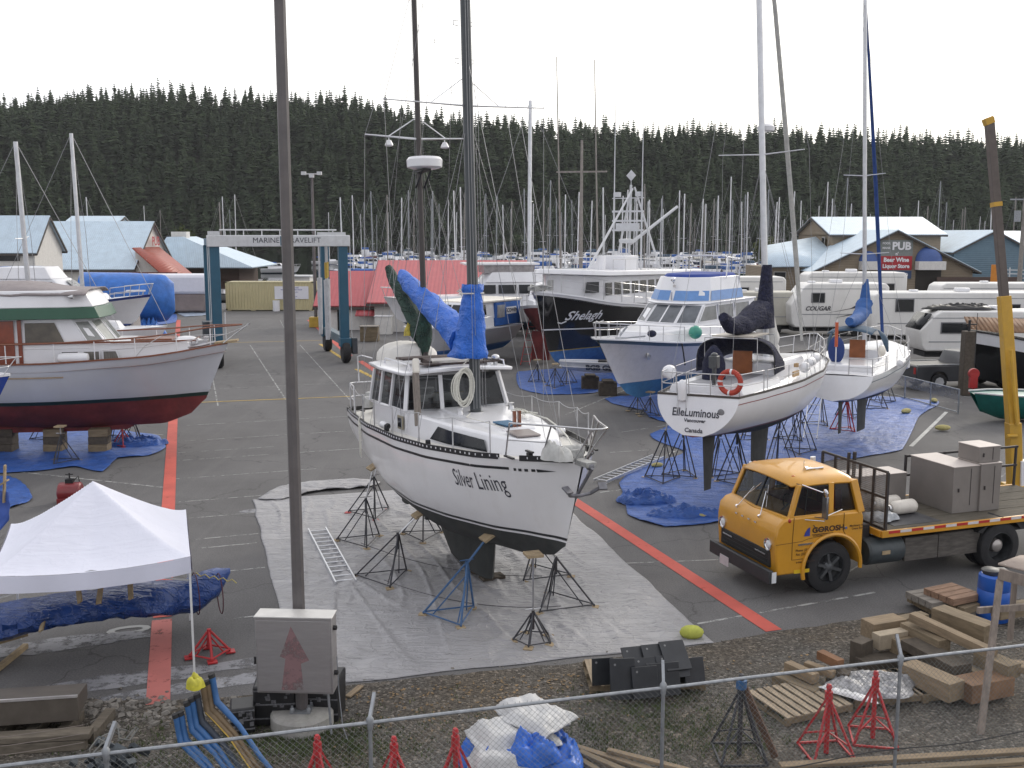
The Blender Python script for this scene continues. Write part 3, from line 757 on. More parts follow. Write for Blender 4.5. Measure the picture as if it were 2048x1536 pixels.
# -------- generic tarpaulin sheet: polar fill of a photo outline lying on the ground
def tarp(name,outline,mat,label,cat='tarp',amp=.05,z=.02,rings=26,rim=.05,seed=0,ground=True,solid=.004,sub=10,rough=.08,kind=None,curl=.0):
 P = [on(*q) if len(q) == 2 else Vector(q) for q in outline]; n = len(P); B = []
 for i in range(n):
  a,b = P[i],P[(i + 1) % n]; p,q = P[i - 1],P[(i + 2) % n]
  for k in range(sub):
   t = k / sub; lin = a.lerp(b,t)
   cr = .5 * ((2 * a) + (b - p) * t + (2 * p - 5 * a + 4 * b - q) * t * t + (3 * a - p - 3 * b + q) * t ** 3)
   B.append(lin.lerp(cr,.45) + Vector((vn(i + t,seed) * rough,vn(seed,i + t) * rough,0)))
 c = sum(B,Vector()) / len(B); m = len(B); vs = [(c.x,c.y,z + .02)]; fs = []
 for r_ in range(1,rings + 1):
  k = (r_ / rings) ** .8
  for j,b in enumerate(B):
   p = c.lerp(b,k); w_ = abs(vn(p.x * 1.3 + seed,p.y * 1.3)) * .6 + abs(vn(p.x * 3.1,p.y * 2.7 + seed)) * .45 + abs(vn(p.x * 7.3 + seed,p.y * 6.7)) * .2
   e = smoothstep(.9,1,k)
   vs.append((p.x,p.y,z + amp * w_ * (1 - e * .4) + e * curl * (.5 + vn(j * .2,seed))))
 for j in range(m): fs.append((0,1 + j,1 + (j + 1) % m))
 for r_ in range(1,rings):
  a = 1 + (r_ - 1) * m; b = a + m
  for j in range(m): fs.append((a + j,b + j,b + (j + 1) % m,a + (j + 1) % m))
 mb = MB(); mb.add(vs,fs); o = mb.build(name,mat,ang=60)
 if solid: md = o.modifiers.new('thickness','SOLIDIFY'); md.thickness = solid
 return tag(o,label,cat,kind=kind)
def crumple(name,c,sx,sy,h,mat,label=None,cat='tarp',seed=0,n=30,rz=0,parent=None,power=.5):
 """a crumpled heap of sheet"""
 mb = MB(); ca,sa = math.cos(rz),math.sin(rz)
 def fn(u,v):
  a = u * 2 * PI; r_ = v; R_ = 1 + .25 * vn(math.cos(a) * 1.5 + seed,math.sin(a) * 1.5)
  x = math.cos(a) * r_ * R_ * sx / 2; y = math.sin(a) * r_ * R_ * sy / 2
  x += .06 * vn(x * 5 + seed,y * 5); w_ = abs(vn(x * 3.5 + seed,y * 3.5)) + .6 * abs(vn(x * 8,y * 8 + seed)) + .3 * abs(vn(x * 17,y * 17 + seed))
  z = h * (max(0,1 - r_ ** 2.2)) ** power * (.55 + .75 * w_) + .015 + .03 * w_
  return (c[0] + x * ca - y * sa,c[1] + x * sa + y * ca,(c[2] if len(c) > 2 else 0) + z)
 mb.grid(fn,n * 2,n)
 o = mb.build(name,mat,parent,ang=50)
 if label: tag(o,label,cat)
 return o
navy = M('navy_canvas',(.014,.016,.045),rough=.85,var=.25,scale=6); creases(navy,2.5,1.6)
bluecan = M('blue_canvas',(.03,.10,.36),rough=.85,var=.2,scale=6,bump=.3)
winglass = glass('clear_window',(.75,.78,.8),.6)
smoke = glass('smoked_window',(.25,.27,.28),.35)
# ================================================================ SILVER LINING, the white motorsailer in front
sl = thing('sailboat','white ketch with a wheelhouse and bright blue sail cover, on stands over the pale tarp','sailboat',(-.901,21.412,1.615),R(-64.66),ry=R(-2.43))
slm_bot = M('black_antifouling',(.035,.038,.037),rough=.75,var=.3,scale=2,dirt=.35,dirtc=(.10,.09,.075))
slm_top = M('aged_white_gelcoat',(.74,.735,.74),rough=.25,var=.04,scale=.9,dirt=.28,dirtc=(.46,.42,.36),coat=.4)
slm_str = M('charcoal_stripe',(.02,.022,.025),rough=.4,var=.2)
H = Hull(10,3.35,[(0,1.42),(.25,1.40),(.5,1.42),(.75,1.47),(1,1.56)],[(0,.06),(.12,-.22),(.35,-.62),(.55,-.72),(.8,-.55),(.93,-.34),(1,-.06)],
  [(0,.72),(.12,.83),(.3,.96),(.5,1.0),(.65,.95),(.8,.74),(.9,.46),(.96,.2),(1,.012)],rake=.95,rakek=7,arake=.15,pq=((0,2.0,1.9),(.5,2.2,2.1),(.75,1.7,1.7),(.9,1.25,1.2),(1,1.05,1.0)),stripe=.03)
hb_ = H.mesh(MB(),n=44,nb=8,na=9).build('hull',[slm_bot,white,slm_top],sl,ang=60)
mb = MB(); H.band(mb,lambda t: .045 + .0 * t,.05,out=.004); H.band(mb,lambda t: H.zs(t) - .20 - .02 * t,.05,t0=.0,t1=.88,out=.005)
for k in range(4): a = .89 + .011 * k; H.band(mb,lambda t: H.zs(t) - .225,.05,t0=a,t1=a + .006,n=2,out=.006)
for sd in (1,-1):
 pts = [H.at(H.x(.935,1.2),H.zs(.935) - .175,sd,.007),H.at(H.x(.935,1.2),H.zs(.935) - .235,sd,.007),H.at(H.x(.97,1.2),H.zs(.97) - .20,sd,.012)]
 mb.add(pts,[(0,1,2)])
mb.build('stripe',slm_str,hb_)
dk = M('cream_deck',(.70,.68,.63),rough=.6,var=.07,scale=2,dirt=.25,dirtc=(.42,.38,.3))
H.deck(MB(),drop=.07,camber=.07).build('deck',dk,sl,ang=70)
mb = MB(); H.rim(mb,.035,.10,n=50,z=.02,t1=.86,out=-.01); H.rim(mb,.035,.10,n=12,z=.02,t0=.905,t1=.985,out=-.01,transom=False)
for sd in (1,-1): mb.box(H.at(H.x(.883,1.5),H.zs(.883) + .02,sd),(.36,.05,.03))
tr = mb.build('toe_rail',black,sl)
mb = MB()
for sd in (1,-1):
 for k in range(62):
  t = .03 + k * .0148
  if .86 < t < .905: continue
  p = H.at(H.x(t,H.zs(t)),H.zs(t),sd,.009); mb.box((p.x,p.y,p.z + .03),(.05,.006,.035))
mb.build('slots',white,tr)
def cabin(mb,pts_b,pts_t,z0,z1,mi=0,n=None):
 """frustum from outlines (x, half breadth) stern to bow; z0/z1 can be functions of x"""
 f0 = z0 if callable(z0) else (lambda x: z0); f1 = z1 if callable(z1) else (lambda x: z1)
 lo = [(x,y) for x,y in pts_b] + [(x,-y) for x,y in pts_b[::-1]]; hi = [(x,y) for x,y in pts_t] + [(x,-y) for x,y in pts_t[::-1]]
 return mb.loft([[(x,y,f0(x)) for x,y in lo],[(x,y,f1(x)) for x,y in hi]],mi)
# low trunk cabin ahead of the wheelhouse
mb = MB()
cabin(mb,[(-1.2,1.18),(0,1.20),(1.5,1.08),(3.0,.72),(3.9,.36)],[(-1.2,1.08),(0,1.10),(1.5,.98),(2.9,.62),(3.6,.28)],1.3,lambda x: 1.86 - .02 * max(0,x) - .03 * max(0,x - 2))
cabin(mb,[(-1.2,.6),(2.6,.45)],[(-1.2,.5),(2.5,.35)],1.7,lambda x: 1.93 - .035 * max(0,x))
tc_ = mb.build('trunk_cabin',white,sl,bevel=.05)
mb = MB()
for sd in (1,-1):
 f = lambda x,z: (x,sd * ((1.20 - .08 * x if x < 1.5 else 1.08 - .24 * (x - 1.5)) - .1 * (z - 1.3) / .55 + .028),z)
 mb.add([f(.70,1.46),f(.98,1.74),f(1.5,1.72),f(1.5,1.46)],[(0,1,2,3)]); mb.add([f(1.5,1.46),f(1.5,1.72),f(2.60,1.67),f(2.74,1.46)],[(0,1,2,3)])
mb.build('window',darkwin,tc_)
# wheelhouse
mb = MB()
WB = [(-3.0,1.15),(-2.2,1.25),(-.62,1.22)]; 
cabin(mb,[(-3.1,1.15),(-2.2,1.26),(-.62,1.22)],[(-3.1,1.12),(-2.2,1.23),(-.60,1.19)],1.25,1.90)
wh = mb.build('wheelhouse',white,sl,bevel=.03)
FB = [(-.60,1.19),(-.42,.42),(-.42,-.42),(-.60,-1.19)]; FT = [(-.78,1.06),(-.62,.38),(-.62,-.38),(-.78,-1.06)]
mb = MB()
for (xb,yb),(xt,yt) in zip(FB,FT): mb.beam((xb,yb,1.88),(xt,yt,2.60),.085,.075)
for sd in (1,-1):
 for xb,xt in ((-1.55,-1.6),(-2.3,-2.35),(-3.0,-3.0)): mb.beam((xb,sd * 1.21,1.88),(xt,sd * 1.08,2.60),.09,.06,up=(0,1,0))
 mb.beam((-3.0,sd * 1.17,1.86),(-.6,sd * 1.19,1.86),.06,.06)
mb.build('window_frame',white,wh)
mb = MB()
for i in range(3):
 a,b,c,d = FB[i],FB[i + 1],FT[i + 1],FT[i]; mb.add([(a[0] - .02,a[1],1.9),(b[0] - .02,b[1],1.9),(c[0] - .02,c[1],2.6),(d[0] - .02,d[1],2.6)],[(0,1,2,3)])
for sd in (1,-1): mb.add([(-.62,sd * 1.19,1.9),(-3.0,sd * 1.19,1.9),(-3.0,sd * 1.06,2.6),(-.8,sd * 1.06,2.6)],[(0,1,2,3)])
mb.build('window',smoke,wh)
MB().bx(-2.9,-1.0,-.95,.95,1.5,1.78).bx(-1.15,-.75,-1.1,1.1,1.75,1.98).bx(-2.6,-2.2,-.9,-.4,1.8,2.3).build('interior',teak,wh)
mb = MB()
def roof(u,v):
 x = lerp(-3.35,-.18,u); k = v * 2 - 1; hw = lerp(1.12,1.30,smoothstep(0,.5,u)) * (1 - .05 * smoothstep(.85,1,u)); return (x - .18 * k * k * smoothstep(.8,1,u),hw * k,2.70 + .07 * (1 - k * k) - .02 * u)
mb.grid(roof,12,10); MBr = mb.build('roof',white,sl,solid=.07,bevel=.02)
mb = MB()
for sd in (1,-1):
 mb.path([(-.5,sd * 1.1,2.74),(-.55,sd * 1.1,2.86),(-1.6,sd * 1.02,2.87),(-2.6,sd * .95,2.87),(-2.65,sd * .95,2.74)],.018,6)
mb.build('grab_rail',white,MBr)
mb = MB(); mb.box((-1.15,.15,2.86),(.55,1.35,.12),(0,.12,0)); mb.box((-1.55,-.02,2.92),(.5,1.9,.05),(0,0,0)); mb.box((-.85,-.5,2.83),(.35,.42,.035)).box((-.7,.85,2.84),(.16,.7,.04),(0,0,.1)); mb.build('hatch',M('weathered_brown_wood',(.075,.055,.05),rough=.8,var=.4,scale=8),MBr,bevel=.012)
MB().box((-.92,.15,2.88),(.12,1.2,.09),(0,.5,0)).build('hatch_front',cream,MBr,bevel=.01)
mb = MB(); mb.ball((-.75,1.0,2.9),.1,10,sc=(1,1,.8)).tube((-.75,1.0,2.73),(-.75,1.0,2.85),.05).box((-.7,.8,2.80),(.12,.1,.12)); mb.build('searchlight',steel,MBr)
# dinghy upside down over the stern
mb = MB(); rings = []
for i in range(17):
 k = i / 16; w_ = .70 * math.sin(PI * min(1,.12 + k * .88)) ** .45; hgt = .42 * (1 - .35 * (k - .5) ** 2 * 4) * (1 + .13 * math.sin(k * 9)); x = -4.1 + 1.6 * k
 rings.append([(x,w_ * math.cos(PI * j / 12) * (1 + .05 * math.sin(k * 20)) - .15,2.76 + max(0,hgt * math.sin(PI * j / 12) ** .7 * (1 + .07 * vn(i * .8,j)))) for j in range(13)])
mb.loft(rings,wrap=False,cap=False); mb.add(rings[0],[tuple(range(13))]); mb.add(rings[-1],[tuple(range(12,-1,-1))])
mb.build('dinghy',M('dinghy_cloth',(.62,.60,.56),rough=.7,var=.06,dirt=.2),sl,ang=80)
# front strut of weathered timber against the wheelhouse
MB().beam((-.08,-1.10,1.62),(-.30,-1.05,2.74),.11,.15).build('wooden_strut',M('bleached_timber',(.22,.19,.165),rough=.8,var=.35,scale=5,streak=(6,6,.8)),sl,bevel=.01)
MB().beam((-.28,-1.04,2.70),(-.36,-1.02,3.0),.14,.2).build('strut_cap',cream,sl,bevel=.03)
# masts
darkspar = M('dark_green_spar',(.030,.038,.043),rough=.35,var=.2,dirt=.25,dirtc=(.09,.1,.11),coat=.3)
brownspar = M('dark_brown_spar',(.030,.022,.020),rough=.4,var=.3,coat=.3)
MA = ((.42,0,1.80),(.30,0,14.2)); MZ = ((-2.50,0,2.70),(-2.62,0,11.6))
spar('mainmast',sl,*MA,.118,.10,darkspar,14); spar('mizzenmast',sl,*MZ,.072,.06,brownspar,12)
mb = MB(); mb.tube((.42,0,1.78),(.42,0,1.9),.16,n=14)
for k in range(7):
 z = 9 + k * .75; x = .42 - .36 * (z - 1.8) / 12.4
 for sd in (1,-1): mb.path([(x,sd * .1,z),(x,sd * .2,z + .02),(x,sd * .2,z + .1),(x,sd * .1,z + .1)],.010,4)
mb.build('mast_fittings',steel,bpy.data.objects['mainmast'])
sp1 = spreader(sl,MA,8.15,1.78,alu,sweep=.1,r=.02); sp2 = spreader(sl,MZ,7.85,1.26,alu,sweep=.02,r=.028)
mb = MB()
for sd in (1,-1): mb.tube((-2.64,0,8.35),(-2.64,sd * .72,7.88),.014,n=5).tube((.25,0,8.75),(.22,sd * .75,8.2),.010,n=5)
mb.build('spreader_brace',alu,sp2)
mb = MB()
for sd in (1,-1): mb.lathe([(.02,.12),(.05,.11),(.09,.03),(.10,0),(.08,-.02),(.01,-.03)],(-2.66,sd * .68,7.70),12).tube((-2.66,sd * .68,7.8),(-2.66,sd * .68,7.9),.012)
mb.build('deck_lamp',white,sp2)
mb = MB(); mb.lathe([(.02,-.13),(.30,-.13),(.40,-.10),(.41,.06),(.36,.12),(.05,.14)],(-2.22,0,7.28),22); mb.build('radar_dome',white,sl,ang=30)
mb = MB(); mb.beam((-2.55,0,7.10),(-2.05,0,7.12),.18,.04).tube((-2.55,.1,6.75),(-2.1,.1,7.1),.02).tube((-2.55,-.1,6.75),(-2.1,-.1,7.1),.02); mb.build('radar_bracket',black,sl)
# rigging wires
mb = MB()
for sd in (1,-1):
 c0 = H.at(.35,H.zs(.53),sd,-.05); c1 = H.at(1.1,H.zs(.6),sd,-.05); c2 = H.at(-.4,H.zs(.46),sd,-.05)
 lightrig(mb,MA,[(8.0,c1),(8.0,c2),(14.1,(.3,sd * 1.76,8.2))],r=.0055); mb.tube((.3,sd * 1.76,8.2),c0,.0055,n=4)
 m0 = H.at(-2.7,H.zs(.23),sd,-.05); m1 = H.at(-2.0,H.zs(.3),sd,-.05); m2 = H.at(-3.3,H.zs(.17),sd,-.05)
 lightrig(mb,MZ,[(7.7,m1),(7.7,m2),(11.4,(-2.64,sd * 1.25,7.9))],r=.005); mb.tube((-2.64,sd * 1.25,7.9),m0,.005,n=4)
 mb.tube(MA[1],H.at(-4.6,H.zs(.04),sd,-.05),.005,n=4)
lightrig(mb,MA,[(14.1,(5.0,0,1.65)),(9.2,(3.6,0,1.75)),(13.5,(4.2,.0,1.65))],r=.0055); mb.tube((-2.75,0,11.5),(.15,0,11.3),.005,n=4)
mb.tube((-2.75,0,11.5),(-4.97,0,4.85),.005,n=4).tube((.1,0,13),(-3.8,0,4.72),.005,n=4)
for k in range(5): mb.tube((.5 + .03 * k,.12 - .06 * k,13.2),(.55 + .05 * k,.18 - .09 * k,2.0),.005,n=4)
for k in range(3): mb.tube((-2.6,.08 - .08 * k,11),(-2.5,.12 - .12 * k,2.9),.005,n=4)
mb.build('rigging',wire,sl)
# sail covers
bc = M('bright_blue_tarpaulin',(.018,.13,.56),rough=.5,var=.2,scale=3.5); creases(bc,1.6,1.0)
gc = M('dark_green_canvas',(.018,.050,.036),rough=.8,var=.35,scale=4); creases(gc,2.2,2.0)
sailcover('sail_cover',sl,[(-3.95,0,4.78),(-3.4,0,4.52),(-2.2,0,4.10),(-1.0,0,3.68),(-.1,0,3.35)],[.13,.20,.24,.27,.34],bc,seed=2,squash=1.15,lumps=.22)
mb = MB(); rings = []
for i in range(15):
 k = i / 14; z = lerp(3.02,4.55,k); x0 = lerp(-.72,.18,k ** .6); x1 = lerp(.74,.62,k); wy = lerp(.36,.17,k ** .7)
 if k > .9: wy *= 1.25
 if .8 < k < .9: wy *= .85
 cx,rx = (x0 + x1) / 2,(x1 - x0) / 2
 rings.append([(cx + rx * math.cos(a) * (1 + .06 * vn(i * .6,a)),wy * math.sin(a) * (1 + .22 * vn(i * .7,a * 1.7 + 3)),z + .04 * vn(a * 2,i * .3)) for a in [2 * PI * j / 20 for j in range(20)]])
mb.loft(rings,cap=False); mb.build('mast_cover',bc,sl,ang=75,solid=.01)
MB().path([(.36 + .26 * math.cos(a),.24 * math.sin(a),4.36) for a in [2 * PI * j / 16 for j in range(17)]],.014,5).build('cover_rope',rope,sl)
sailcover('mizzen_sail_cover',sl,[(-5.0,0,4.95),(-4.6,0,4.65),(-3.8,0,4.15),(-3.1,0,3.65),(-2.65,0,3.35)],[.09,.15,.18,.19,.24],gc,seed=7,squash=1.1)
mb = MB(); rings = []
for i in range(10):
 k = i / 9; z = lerp(2.86,4.05,k); w_ = interp([(0,.09),(.3,.22),(.6,.24),(1,.10)],k); rings.append([(-2.56 + w_ * math.cos(a) * (1 + .1 * vn(i,a)),w_ * .8 * math.sin(a) * (1 + .12 * vn(i * .6,a + 5)),z) for a in [2 * PI * j / 16 for j in range(16)]])
mb.loft(rings); mb.build('mizzen_mast_cover',gc,sl,ang=75)
MB().tube((.38,0,3.42),(-3.9,0,4.72),.05,.04,8).tube((-2.55,0,3.4),(-4.95,0,4.9),.04,.035,8).build('boom',brownspar,sl)
crumple('yellow_sail_bag',(-3.05,-.2,3.30),.35,.25,.3,M('yellow_cloth',(.45,.36,.06),rough=.8,var=.5,scale=10),seed=3,n=10,parent=sl)
# coil of white rope hung at the mast
rg = random.Random(3); mb = MB()
for k in range(13):
 w_ = rg.uniform(.13,.23); hh = rg.uniform(.50,.68); dy = -.30 + rg.uniform(-.05,.05); dx = .50 + rg.uniform(-.06,.06); zc = 2.50 - hh * .1
 mb.path([(dx + .04 * math.sin(a),dy + w_ * math.cos(a),zc + hh * .62 * math.sin(a) + .05 * (hh - .6)) for a in [2 * PI * j / 26 for j in range(27)]],.013,5)
mb.path([(.5,-.3,2.9),(.48,-.1,3.05),(.42,-.1,3.1)],.012,5).build('rope_coil',rope,sl)
# rails, stanchions, pulpit
mb = MB(); mw = MB(); rails(H,mb,mw,[.04,.12,.22,.34,.48,.62,.74,.84],h=.62,r=.014,wires=(1.0,),sag=.06,zoff=.02)
mb.build('stanchion',steel,sl); mw.build('lifeline',M('worn_lifeline',(.45,.45,.46),rough=.6),sl)
mb = MB(); pulpit(H,mb,.87,h=.62,r=.018,out=.62,zoff=.02); mb.build('pulpit',steel,sl,ang=70)
mb = MB(); pushpit(H,mb,.10,h=.68,r=.017); mb.path([(-4.9,-.9,2.1),(-4.95,-.9,2.75),(-4.6,-.9,2.8),(-3.6,-.95,2.8)],.016,6); mb.build('pushpit',white,sl,ang=70)
# deck gear
mb = MB(); mb.box((3.02,-.16,1.80),(.52,.48,.04),(0,.08,0)); mb.build('deck_hatch',M('grey_brown_hatch',(.22,.19,.18),rough=.5,var=.15),sl,bevel=.02)
MB().box((2.2,-.10,1.88),(.55,.36,.03),(0,.03,.1)).build('blue_hatch_cover',M('faded_blue_cloth',(.05,.13,.22),rough=.8,var=.3,scale=9),sl,bevel=.015)
mb = MB()
for dy in (-.05,.05): mb.box((2.62,-.10 + dy,2.02),(.07,.05,.30),(0,0,0))
mb.build('mast_crutch',teak,sl)
mb = MB()
for sd in (1,-1):
 p = H.at(4.12,1.55,sd,-.12); mb.beam((p.x - .13,p.y,1.66),(p.x + .13,p.y,1.66),.05,.03).box((p.x,p.y,1.6),(.1,.08,.08))
 q = H.at(-3.3,1.45,sd,-.12); mb.beam((q.x - .13,q.y,1.6),(q.x + .13,q.y,1.6),.05,.03)
 for x in (-1.0,1.4): q = H.at(x,1.45,sd,-.15); mb.tube((q.x,q.y,1.42),(q.x,q.y,1.56),.06,.05)
mb.build('cleat',black,sl)
mb = MB()
for (x,y,z) in ((-.95,.55,1.95),(-.9,-.5,1.95),(.85,.62,1.95),(.9,-.55,1.93)): mb.lathe([(.07,0),(.06,.05),(.045,.08),(.065,.14),(.02,.15)],(x,y,z),12)
mb.build('winch',steel,sl)
mb = MB()
for k in range(9):
 a = k * .7; mb.path([(.9 + .25 * math.cos(a + j) + .09 * j,.75 + .1 * math.sin(a * 2 + j),1.90 + .02 * (k % 3)) for j in range(6)],.012,5)
mb.path([(1.0,.8,1.92),(1.8,.95,1.85),(2.7,.75,1.8),(3.5,.5,1.75),(4.3,.2,1.66)],.016,5)
mb.path([(.6,-.2,1.9),(1.1,-.5,1.9),(2.0,-.4,1.88),(2.6,-.35,1.85)],.01,5); mb.build('deck_rope',rope,sl)
mb = MB(); mb.lathe([(.02,-.02),(.10,-.02),(.11,.03),(.10,.07),(.02,.07)],(4.35,.0,1.62),14).box((4.62,0,1.64),(.34,.26,.2)).tube((4.62,-.2,1.70),(4.62,.2,1.70),.10,n=12).box((5.02,0,1.55),(.5,.2,.09))
mb.build('windlass',M('worn_grey_metal',(.36,.36,.35),rough=.6,metal=.4,var=.3,scale=12),sl,bevel=.01)
crumple('bow_rope_bag',(4.6,-.28,1.54),.7,.5,.28,M('pale_cloth',(.5,.5,.48),rough=.8,var=.2),seed=9,n=12,parent=sl)
mb = MB(); mb.tube((5.3,0,1.50),(4.72,0,.90),.03,n=8).path([(5.02,-.32,1.10),(4.88,-.2,.98),(4.84,0,.95),(4.88,.2,.98),(5.02,.32,1.10)],.035,8).box((5.05,-.34,1.12),(.16,.14,.03),(0,.6,.3)).box((5.05,.34,1.12),(.16,.14,.03),(0,.6,-.3)).lathe([(.06,-.05),(.07,0),(.06,.05)],(5.22,0,1.52),12,axis='y')
mb.build('anchor',M('galvanised_anchor',(.20,.20,.22),rough=.6,metal=.6,var=.3),sl)
mb = MB(); mb.lathe([(.02,-.16),(.08,-.15),(.085,0),(.06,.12),(.02,.13)],(-1.35,-1.42,1.5),12,axis='x').lathe([(.02,-.12),(.085,-.11),(.085,.06),(.06,.1)],(1.85,1.22,1.58),12,axis='y'); mb.build('vent',white,sl)
MB().lathe([(.001,0),(.07,.0),(.07,.01),(.001,.01)],(-1.16,-1.42,1.5),12,axis='x').lathe([(.001,0),(.07,0),(.001,.004)],(1.85,1.10,1.58),12,axis='y').build('vent_mouth',black,sl)
MB().box((-.78,-1.25,1.62),(.34,.03,.30)).build('side_locker_frame',M('bronze_frame',(.3,.27,.2),rough=.5,metal=.5),sl,bevel=.02)
MB().box((-.78,-1.272,1.62),(.22,.012,.2)).build('side_window',darkwin,sl,bevel=.02)
mb = MB()
for k in range(3): q = H.at(-2.9 - k * .05,1.4,-1,.03); mb.path([(q.x,q.y + .1,1.6),(q.x,q.y,1.45),(q.x - .02,q.y + .02,1.0 - .2 * k),(q.x + .07,q.y + .02,.95 - .2 * k),(q.x + .08,q.y,1.4)],.012,5)
mb.build('mooring_line',rope,sl)
mb = MB(); rg = random.Random(8)
for k in range(16):
 x,y = rg.uniform(-4.6,-3.2),rg.uniform(-.9,.9); mb.box((x,y,1.55 + rg.random() * .35),(rg.uniform(.1,.4),rg.uniform(.1,.4),rg.uniform(.15,.5)),(0,0,rg.random()))
mb.build('cockpit_gear',M('stern_clutter',(.5,.5,.49),rough=.6,var=.5,scale=2),sl,bevel=.02)
# name on both bows
lettering = M('charcoal_lettering',(.04,.04,.055),rough=.5,var=.1)
vs,fs = text_geo('Silver Lining',size=.345,sx=.74,align='CENTER')
mb = MB()
for sd in (-1,1): mb.add([H.at(2.98 + (u if sd == -1 else -u),.985 + v * 1.35 + .02 * u,sd,.007) for u,v in vs],fs)
mb.build('lettering',lettering,hb_,smooth=False)
# keel and rudder
finkeel('keel',sl,(1.32,-2.45),(1.08,-1.15),-.50,-1.52,.30,slm_bot)
finkeel('rudder',sl,(-3.9,-4.55),(-4.0,-4.5),.1,-.95,.09,slm_bot)
MB().box((-3.1,-.1,-.50),(.28,.1,.12),(0,0,0)).box((-1.3,-.5,-.64),(.14,.1,.12)).build('through_hull',slm_bot,sl)
# ================================================================ TARPS, STANDS AND THE FRONT OF THE YARD
silvtarp = M('silver_poly_tarp',(.30,.295,.305),rough=.42,var=.10,scale=1.1,bump=.9,bscale=4.5,dirt=.25,dirtc=(.26,.24,.22))
creases(silvtarp); creases(bluetarp,1.3)
def quadsheet(name,A,B,C,D,mat,label,nu=110,nv=90,amp=.03,seed=0,z=.016,wob=.06,ridges=None):
 A,B,C,D = [on(*q) for q in (A,B,C,D)]
 def fn(u,v):
  p = A.lerp(B,u).lerp(D.lerp(C,u),v)
  e = min(u,1 - u,v,1 - v)
  p = p + Vector((vn(p.x * .7 + seed,p.y * .7),vn(p.y * .7,p.x * .7 + seed),0)) * wob + Vector((vn(p.x * 2.7,p.y * 2.7 + seed),vn(seed + 4,p.x * 2.3 + p.y),0)) * wob * .25
  w1 = abs(vn((p.x * .8 + p.y * .5) * 1.0 + seed,(p.x - p.y) * .22)) ; w2 = max(0,.12 - abs(vn((p.x * .95 + p.y * .35) * 1.5 + 5,(p.x * -.35 + p.y) * .25 + seed))) * 3.2
  w3 = max(0,.08 - abs(vn(p.x * .9 + 11,p.y * .9 + seed))) * 3 + max(0,.06 - abs(vn(p.x * 2.1 + seed,p.y * 1.7 + 7))) * 3
  return (p.x,p.y,z + amp * (.5 * w1 + w2 + w3) * min(1,e * 14))
 mb = MB(); mb.grid(fn,nu,nv); o = mb.build(name,mat,ang=70); md = o.modifiers.new('thickness','SOLIDIFY'); md.thickness = .006
 return tag(o,label,'tarp')
quadsheet('ground_tarp',(600,1376),(1428,1287),(1075,962),(505,1000),silvtarp,'large pale silver tarp spread under the white ketch',nu=190,nv=150,amp=.10,seed=3)
tb = tarp('tarp_edge',[(515,1000),(540,985),(600,968),(700,960),(760,966),(735,976),(640,984),(560,1002)],silvtarp,'folded back far edge of the pale tarp beside the light pole',amp=.16,z=.03,rings=9,seed=5,rough=.1)
tarp('blue_tarp',[(1238,968),(1290,930),(1370,905),(1300,870),(1440,815),(1570,800),(1700,790),(1875,803),(1855,822),(1830,850),(1805,900),(1730,915),(1650,925),(1600,960),(1470,1000),(1440,1045),(1330,1055),(1255,1030)],bluetarp,'broad wrinkled blue tarp under the two sailboats on the right',amp=.09,seed=2,rings=46,rough=.2)
c = on(1290,1005); crumple('tarp_bunch',c,1.7,.9,.30,bluetarp,'bunched corner of blue tarp left of the yellow truck','tarp',seed=6,n=26)
c = on(1375,1032); crumple('tarp_bunch',c,2.0,.8,.22,bluetarp,'bunched fold of blue tarp just in front of the yellow truck bumper','tarp',seed=16,n=26)
tarp('blue_tarp',[(-60,850),(60,852),(200,858),(315,872),(332,895),(300,912),(235,918),(205,945),(150,935),(60,945),(-60,945)],bluetarp,'blue tarp on the asphalt under the grey trawler',amp=.10,seed=8,rings=24)
c = on(270,890); crumple('tarp_bunch',c,2.2,1.0,.28,bluetarp,'ruffled end of the blue tarp under the trawler bow','tarp',seed=12,n=24)
tarp('blue_tarp',[(-60,960),(20,955),(60,985),(58,1005),(20,1018),(-60,1030)],bluetarp,'small blue tarp at the left edge behind the white canopy',amp=.16,seed=9,rings=12,rough=.2)
tarp('blue_tarp',[(1035,745),(1120,738),(1250,742),(1255,770),(1180,788),(1090,790),(1040,778)],bluetarp,'blue tarp under the black hulled boat',amp=.1,seed=4,rings=12)
tarp('blue_tarp',[(1210,798),(1260,792),(1350,790),(1360,830),(1340,846),(1300,836),(1285,822),(1225,808)],bluetarp,'blue tarp under the bow of the blue and white cruiser',amp=.12,seed=14,rings=14)
sandbag = M('sand_bag_cloth',(.42,.37,.16),rough=.9,var=.2,scale=9,bump=.4)
for i,(px,py,s,lb) in enumerate([(1885,862,1.,'yellowish sandbag lying across the white stall line'),(1812,828,1.,'yellowish sandbag on the right edge of the blue tarp'),(1868,806,.9,'small sandbag at the far tip of the blue tarp'),(1560,935,.8,'sandbag on the blue tarp behind the truck cab'),(1402,1037,.55,'small sandbag on the tarp fold by the truck bumper'),(1314,936,.7,'sandbag on the near left of the blue tarp')]):
 c = on(px,py); mb = MB(); mb.ball((0,0,.10),.3,12,sc=(1.0,.5,.36)); o = mb.build('sandbag',sandbag); o.location = (c.x,c.y,.03); o.rotation_euler = (0,0,i * .7); o.scale = (s,s,s); tag(o,lb,'sandbag')
